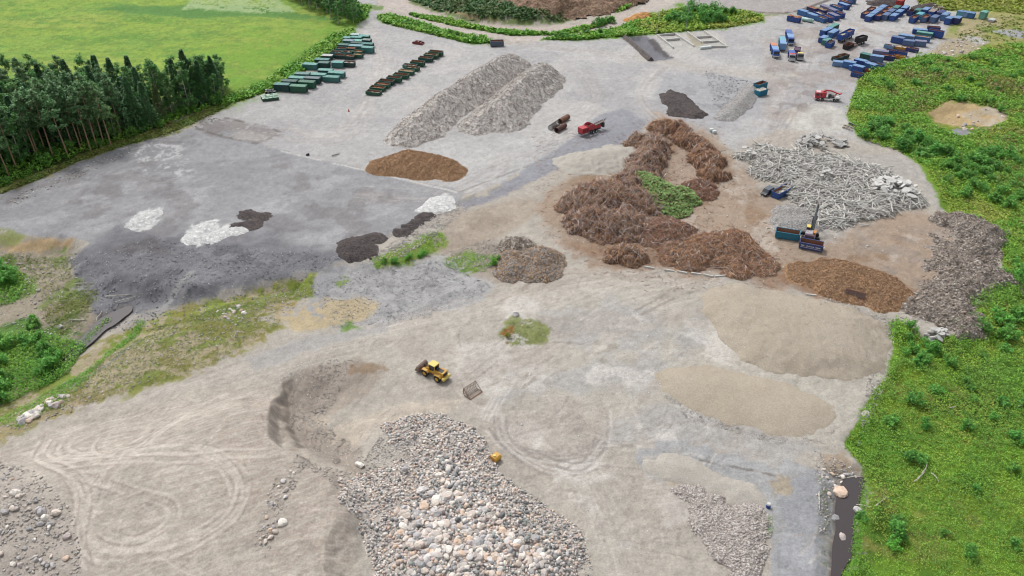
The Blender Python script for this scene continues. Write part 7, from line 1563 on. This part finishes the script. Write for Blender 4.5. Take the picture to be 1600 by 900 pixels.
def tree_proto(kind, seed):
    r2 = random.Random(seed); r = empty({'pine': 'pine_tree', 'spruce': 'spruce_tree', 'birch': 'birch_tree', 'bush': 'shrub'}[kind], (0, 0, 0))
    if kind == 'pine':
        h = 20; bend = r2.uniform(-.8, .8); br = []; cl = []
        for i in range(25):
            z = h * r2.uniform(.46, .98); k = 1 - max(0, (z / h - .7) / .32); a = r2.random() * 6.28; L_ = (.8 + 2.3 * max(.15, k)) * r2.uniform(.5, 1)
            br.append((z - .5, a, L_, .5)); cx, cy = bend * (z / h) ** 2 + L_ * math.cos(a) * .8, bend * .4 * z / h + L_ * math.sin(a) * .8
            cl.append(((cx, cy, z), (r2.uniform(.9, 1.5), r2.uniform(.9, 1.5), r2.uniform(.5, .9))))
        cl.append(((bend, bend * .4, h), (.7, .7, .8)))
        for i in range(4): z = h * r2.uniform(.3, .55); br.append((z, r2.random() * 6.28, r2.uniform(.8, 1.6), r2.uniform(-.2, .2)))
        trunk_mb(h * .97, .24, bend, seed, br).build('trunk', BARK[kind], r); V, Q = cloud(cl, 95, .3, seed, .7, .25)
    elif kind == 'spruce':
        h = 19; rr = np.random.default_rng(seed); n = 2600; t = rr.random(n) ** .8; z = h * (.08 + .92 * t); lay = .75 + .35 * np.abs(np.sin(z * 2.1 + rr.normal(0, .3, n))); rad = (3.1 * (1 - t) ** .75 + .15) * lay
        a = rr.random(n) * 6.28; a = a + .25 * np.sin(a * 7 + z); rad = rad * (1 + .3 * np.sin(a * 2 + z * .6 + seed)) * (.8 + .4 * vn(z * .7, a * 1.2, seed % 50)) + .25; q = .45 + .6 * rr.random(n); P = np.stack([np.cos(a) * rad * q, np.sin(a) * rad * q, z - .35 * rad * q], 1)
        trunk_mb(h * .97, .22, 0, seed).build('trunk', BARK[kind], r); V, Q = leaves_np(P, .36, rr, .55)
    elif kind == 'birch':
        h = 16; bend = r2.uniform(-1, 1); cl = []; br = []
        for i in range(28):
            t = r2.uniform(.14, 1.0); rad = 3.1 * math.sin(min(1, (1.08 - t) / .75) * math.pi * .62) + .2; a = r2.random() * 6.28; q = rad * r2.uniform(.35, 1)
            cl.append(((bend * t * t + q * math.cos(a), bend * .4 * t + q * math.sin(a), h * t), (r2.uniform(.7, 1.3), r2.uniform(.7, 1.3), r2.uniform(.6, 1.2)))); br.append((h * t * .9, a, q * .8, h * t * .1))
        trunk_mb(h * .95, .17, bend, seed, br).build('trunk', BARK[kind], r); V, Q = cloud(cl, 95, .3, seed, .8, .25)
    else:
        cl = []; nl = r2.randint(7, 11)
        for i in range(nl):
            a = r2.random() * 6.28; q = r2.uniform(.1, .8); z = r2.uniform(.35, 1.35) * (1.15 - q * .4); cl.append(((q * math.cos(a), q * math.sin(a), z), (r2.uniform(.3, .55), r2.uniform(.3, .55), r2.uniform(.3, .6))))
        m = MB()
        for (c, _) in cl[:6]: m.cyl((c[0] * .1, c[1] * .1, -.1), c, .035, 5, .012, caps=False)
        m.build('stem', BARK[kind], r); V, Q = cloud(cl, 55, .13, seed, .8, .25)
    obj_np('crown' if kind != 'bush' else 'foliage', V, [Q], LF[kind], r); register(r); return r
TP = {k: [tree_proto(k, 500 + 10 * i + j) for i in range(n)] for j, (k, n) in enumerate((('pine', 5), ('spruce', 4), ('birch', 5), ('bush', 7)))}
_used = set()
def plant(kind, x, y, s, label, cat, group, tint=None, sz=1.0, i=None):
    pr = TP[kind][random.randrange(len(TP[kind])) if i is None else i]
    if pr.name not in _used: _used.add(pr.name); o = pr
    else: o = copy_tree(pr)
    o.location = (x, y, hz(x, y) - .05); o.rotation_euler = (random.gauss(0, .02), random.gauss(0, .02), random.random() * 6.28); o.scale = (s, s, s * sz)
    k = random.uniform(.82, 1.18); t = tint or (1, 1, 1); w_ = random.uniform(.9, 1.1)
    for ch in o.children:
        if ch.name.split('.')[0] in ('crown', 'foliage'): ch.color = (k * t[0] * w_, k * t[1], k * t[2], 1)
    return tag(o, label, cat, group)
# the wood beside the yard
edge = [(15, 277), (27, 265), (60, 251), (62, 247), (72, 238), (83, 245), (88, 230), (107, 245), (115, 232), (127, 233), (142, 235), (152, 230), (163, 226), (190, 213), (217, 205), (238, 200), (270, 180), (297, 173), (322, 163)]
for (px, py) in edge:
    x, y, _ = GZ(px, py)
    if px > 200 and px % 3 == 0: plant('birch', x, y, random.uniform(.9, 1.15), 'dark leafy tree among the spruces at the thinner end of the wood edge', 'broadleaf tree', 'leafy trees at the thin end of the wood edge', (.72, .86, .78)); continue
    if px > 200: plant('spruce', x, y, random.uniform(.85, 1.05), 'slender spruce in the thinner end of the wood edge', 'spruce tree', 'spruces at the thin end of the wood edge', (1.1, 1.1, 1.0)); continue
    plant('pine', x, y, random.uniform(.95, 1.12), 'tall bare-trunked pine on the wood edge facing the grey yard', 'pine tree', 'pines along the wood edge')
x, y, _ = GZ(174, 228); o = plant('pine', x, y, 1.02, 'pale dead pine with a thin grey crown on the wood edge', 'pine tree', None, (1.25, 1.1, 1.05), i=0)
x, y, _ = GZ(181, 217); plant('birch', x, y, .68, 'bright young birch just behind the pale dead pine', 'birch tree', None, (1.1, 1.1, .9))
x, y, _ = GZ(254, 190); plant('spruce', x, y, .7, 'reddish brown dying spruce on the wood edge', 'spruce tree', None, (1.9, 1.0, .9))
WOOD = [(-95, 330), (-90, 168), (60, 167), (150, 170), (250, 170), (318, 150), (348, 146), (340, 158), (310, 164), (262, 180), (215, 200), (150, 224), (100, 232), (60, 244), (0, 270)]
pts = []
cand = inpoly(WOOD, 4000, 901)
for a, b in cand:
    if all((a - c) ** 2 + (b - d) ** 2 > 3.2 ** 2 for c, d in pts): pts.append((a, b))
    if len(pts) >= 265: break
for a, b in pts:
    t = random.random(); px_ = float(proj(np.array([a]), np.array([b]), np.array([0.0]))[0][0])
    if px_ > 190 and t < .85: t = t * .42 if t < .3 else .9
    if t < .3: plant('spruce', a, b, random.uniform(.8, 1.12), 'dark spruce standing within the wood beside the yard', 'spruce tree', 'spruces in the wood')
    elif t < .48: plant('pine', a, b, random.uniform(.82, 1.08), 'pine crown rising within the wood behind the edge trees', 'pine tree', 'pines inside the wood')
    else: plant('birch', a, b, random.uniform(.85, 1.15), 'pale green birch standing within the wood beside the yard', 'birch tree', 'birches in the wood', (.78, .9, .82), random.uniform(.85, 1.1))
q = inpoly([(0, 292), (-30, 270), (60, 244), (150, 222), (215, 200), (300, 172), (345, 152), (352, 162), (250, 202), (130, 238), (60, 266)], 30, 902)
for a, b in q: plant('bush', a, b, random.uniform(1.0, 2.4), 'low green bush under the trees at the wood edge', 'shrub', 'bushes under the wood edge')
for a, b in inpoly([(318, 138), (352, 132), (358, 154), (335, 166), (300, 174), (300, 160)], 16, 903): plant('birch', a, b, random.uniform(.55, .85), 'round dark leafy tree closing the end of the wood', 'broadleaf tree', 'leafy trees at the end of the wood', (.75, .88, .8))
# copse at the top of the field
pts = []
for a, b in inpoly([(425, -14), (470, 8), (500, 22), (530, 37), (556, 37), (564, 26), (540, 12), (500, -4), (470, -14)], 900, 904):
    if all((a - c) ** 2 + (b - d) ** 2 > 4.2 ** 2 for c, d in pts): pts.append((a, b))
for a, b in pts[:60]: plant('birch', a, b, random.uniform(.7, .95), 'round leafy tree in the copse where the field meets the road', 'broadleaf tree', 'leafy trees of the copse', (.75, .9, .8))
# shrubs
def shrubs(poly, n, s0, s1, label, group, seed, tint=None, sz=1.0, kind='bush', cat='shrub'):
    for a, b in inpoly(poly, n, seed): plant(kind, a, b, random.uniform(s0, s1), label, cat, group, tint, sz)
shrubs([(1040, 40), (1060, 18), (1100, 14), (1150, 22), (1140, 34), (1090, 42)], 34, 2.0, 3.8, 'leafy bush in the thicket behind the lamp poles', 'bushes behind the lamp poles', 910, (.8, .95, .95))
shrubs([(1000, 52), (1060, 46), (1130, 42), (1190, 30), (1180, 26), (1060, 36), (1000, 42)], 14, 1.2, 2.0, 'low bush on the verge before the lamp poles', 'low bushes before the lamp poles', 911)
shrubs([(925, 42), (958, 32), (958, 38), (920, 48)], 9, 1.6, 2.4, 'round bush at the bend of the curving haul road', 'bushes at the road bend', 912, (.8, .95, .9))
shrubs([(850, 61), (900, 57), (950, 50), (940, 56), (880, 63)], 8, 1.2, 2.0, 'dark bush in the hedge strip along the pavement edge', 'bushes along the pavement edge', 913, (.8, .9, .9))
shrubs([(600, 28), (690, 48), (764, 64), (740, 66), (640, 44)], 12, 1.2, 2.0, 'bush in the green strip between pavement and haul road', 'bushes in the green strip', 914)
shrubs([(1350, 190), (1400, 185), (1440, 214), (1520, 230), (1600, 228), (1600, 258), (1500, 262), (1420, 238), (1360, 214)], 40, 1.8, 3.0, 'dense dark willow bush in the belt below the sandy hollow', 'willow bushes in the belt', 915, (.8, .95, .92))
shrubs([(1400, 235), (1470, 240), (1600, 255), (1600, 330), (1520, 320), (1480, 290), (1450, 255)], 30, 1.4, 2.4, 'green willow bush beside the pole heap', 'willow bushes beside the pole heap', 916, (.82, .95, .9))
shrubs([(1340, 120), (1440, 95), (1560, 90), (1600, 110), (1600, 180), (1440, 150), (1350, 165)], 24, 1.1, 2.2, 'small bush in the upper meadow near the blue skips', 'bushes in the upper meadow', 917, (.85, .97, .9))
shrubs([(1560, 420), (1600, 400), (1640, 520), (1600, 540), (1520, 525), (1545, 480)], 14, 1.5, 2.6, 'rounded bush below the tongue of the debris bank', 'bushes below the debris bank', 918, (.85, 1, .9))
shrubs([(1390, 505), (1430, 515), (1470, 540), (1430, 580), (1400, 560)], 9, 1.1, 1.9, 'bush at the corner between sand bank and meadow', 'bushes at the sand bank corner', 919, (.75, .95, .85))
shrubs([(1400, 540), (1640, 380), (1700, 960), (1340, 960), (1360, 800), (1330, 700)], 40, .8, 1.6, 'low bush scattered in the lower meadow', 'low bushes in the lower meadow', 920, (.9, 1, .95))
for (px, py, s, lb) in ((1427, 633, 1.9, 'dark bush in the meadow by the pale edge boulder'), (1441, 668, 1.5, 'dark bush a little below the one by the pale boulder'), (1422, 722, 1.7, 'deep green bush near the dead branches'), (1398, 840, 2.1, 'largest dark bush on the ditch side of the lower meadow'), (1396, 856, 1.3, 'bright young bush in front of the largest dark one'), (1510, 868, 1.6, 'round dark bush alone in the lower meadow'), (1565, 632, 1.4, 'dark bush far out in the meadow'), (1584, 690, 1.7, 'bluish bush at the outer meadow'), (1480, 142, 1.8, 'solitary dark bush above the sandy hollow'), (1350, 216, 2.2, 'dark bush at the end of the grey track'), (1582, 855, 1.3, 'small bush low in the outer meadow'), (1345, 812, 1.2, 'bush hanging over the dark ditch')):
    x, y, _ = GZ(px, py); plant('bush', x, y, s, lb, 'shrub', None, (.95, 1.15, .8) if 'bright' in lb else (.74, .94, .86))
shrubs([(-50, 400), (20, 405), (34, 428), (14, 452), (-50, 462)], 8, 1.8, 3.0, 'bright bush on the low ground outside the grey yard', 'bushes outside the grey yard', 921, (.84, .98, .8))
shrubs([(-50, 540), (20, 512), (95, 520), (122, 526), (90, 560), (30, 595), (-50, 630)], 30, 1.2, 2.3, 'bright green willow bush beside the muddy ditch', 'willow bushes beside the muddy ditch', 922, (.8, .95, .8))
shrubs([(32, 488), (50, 480), (60, 500), (40, 506)], 3, 1.0, 1.6, 'small willow bush on bare soil by the ditch', 'small willows on bare soil', 923)
shrubs([(770, 400), (778, 398), (778, 415), (770, 416)], 2, 1.2, 1.5, 'vivid green bush at the side of the stony earth heap', 'vivid bushes at the stony heap', 924, (.9, 1.1, .7))
shrubs([(590, 410), (630, 400), (670, 385), (660, 395), (600, 414)], 8, .7, 1.1, 'small bush on the stony shoulder of the grey yard', 'bushes on the stony shoulder', 925, (1, 1.15, .8))
x, y, _ = GZ(793, 527); plant('bush', x, y, .8, 'rust red low bush on the weedy island in the haul road', 'shrub', None, (1.9, .8, .6))
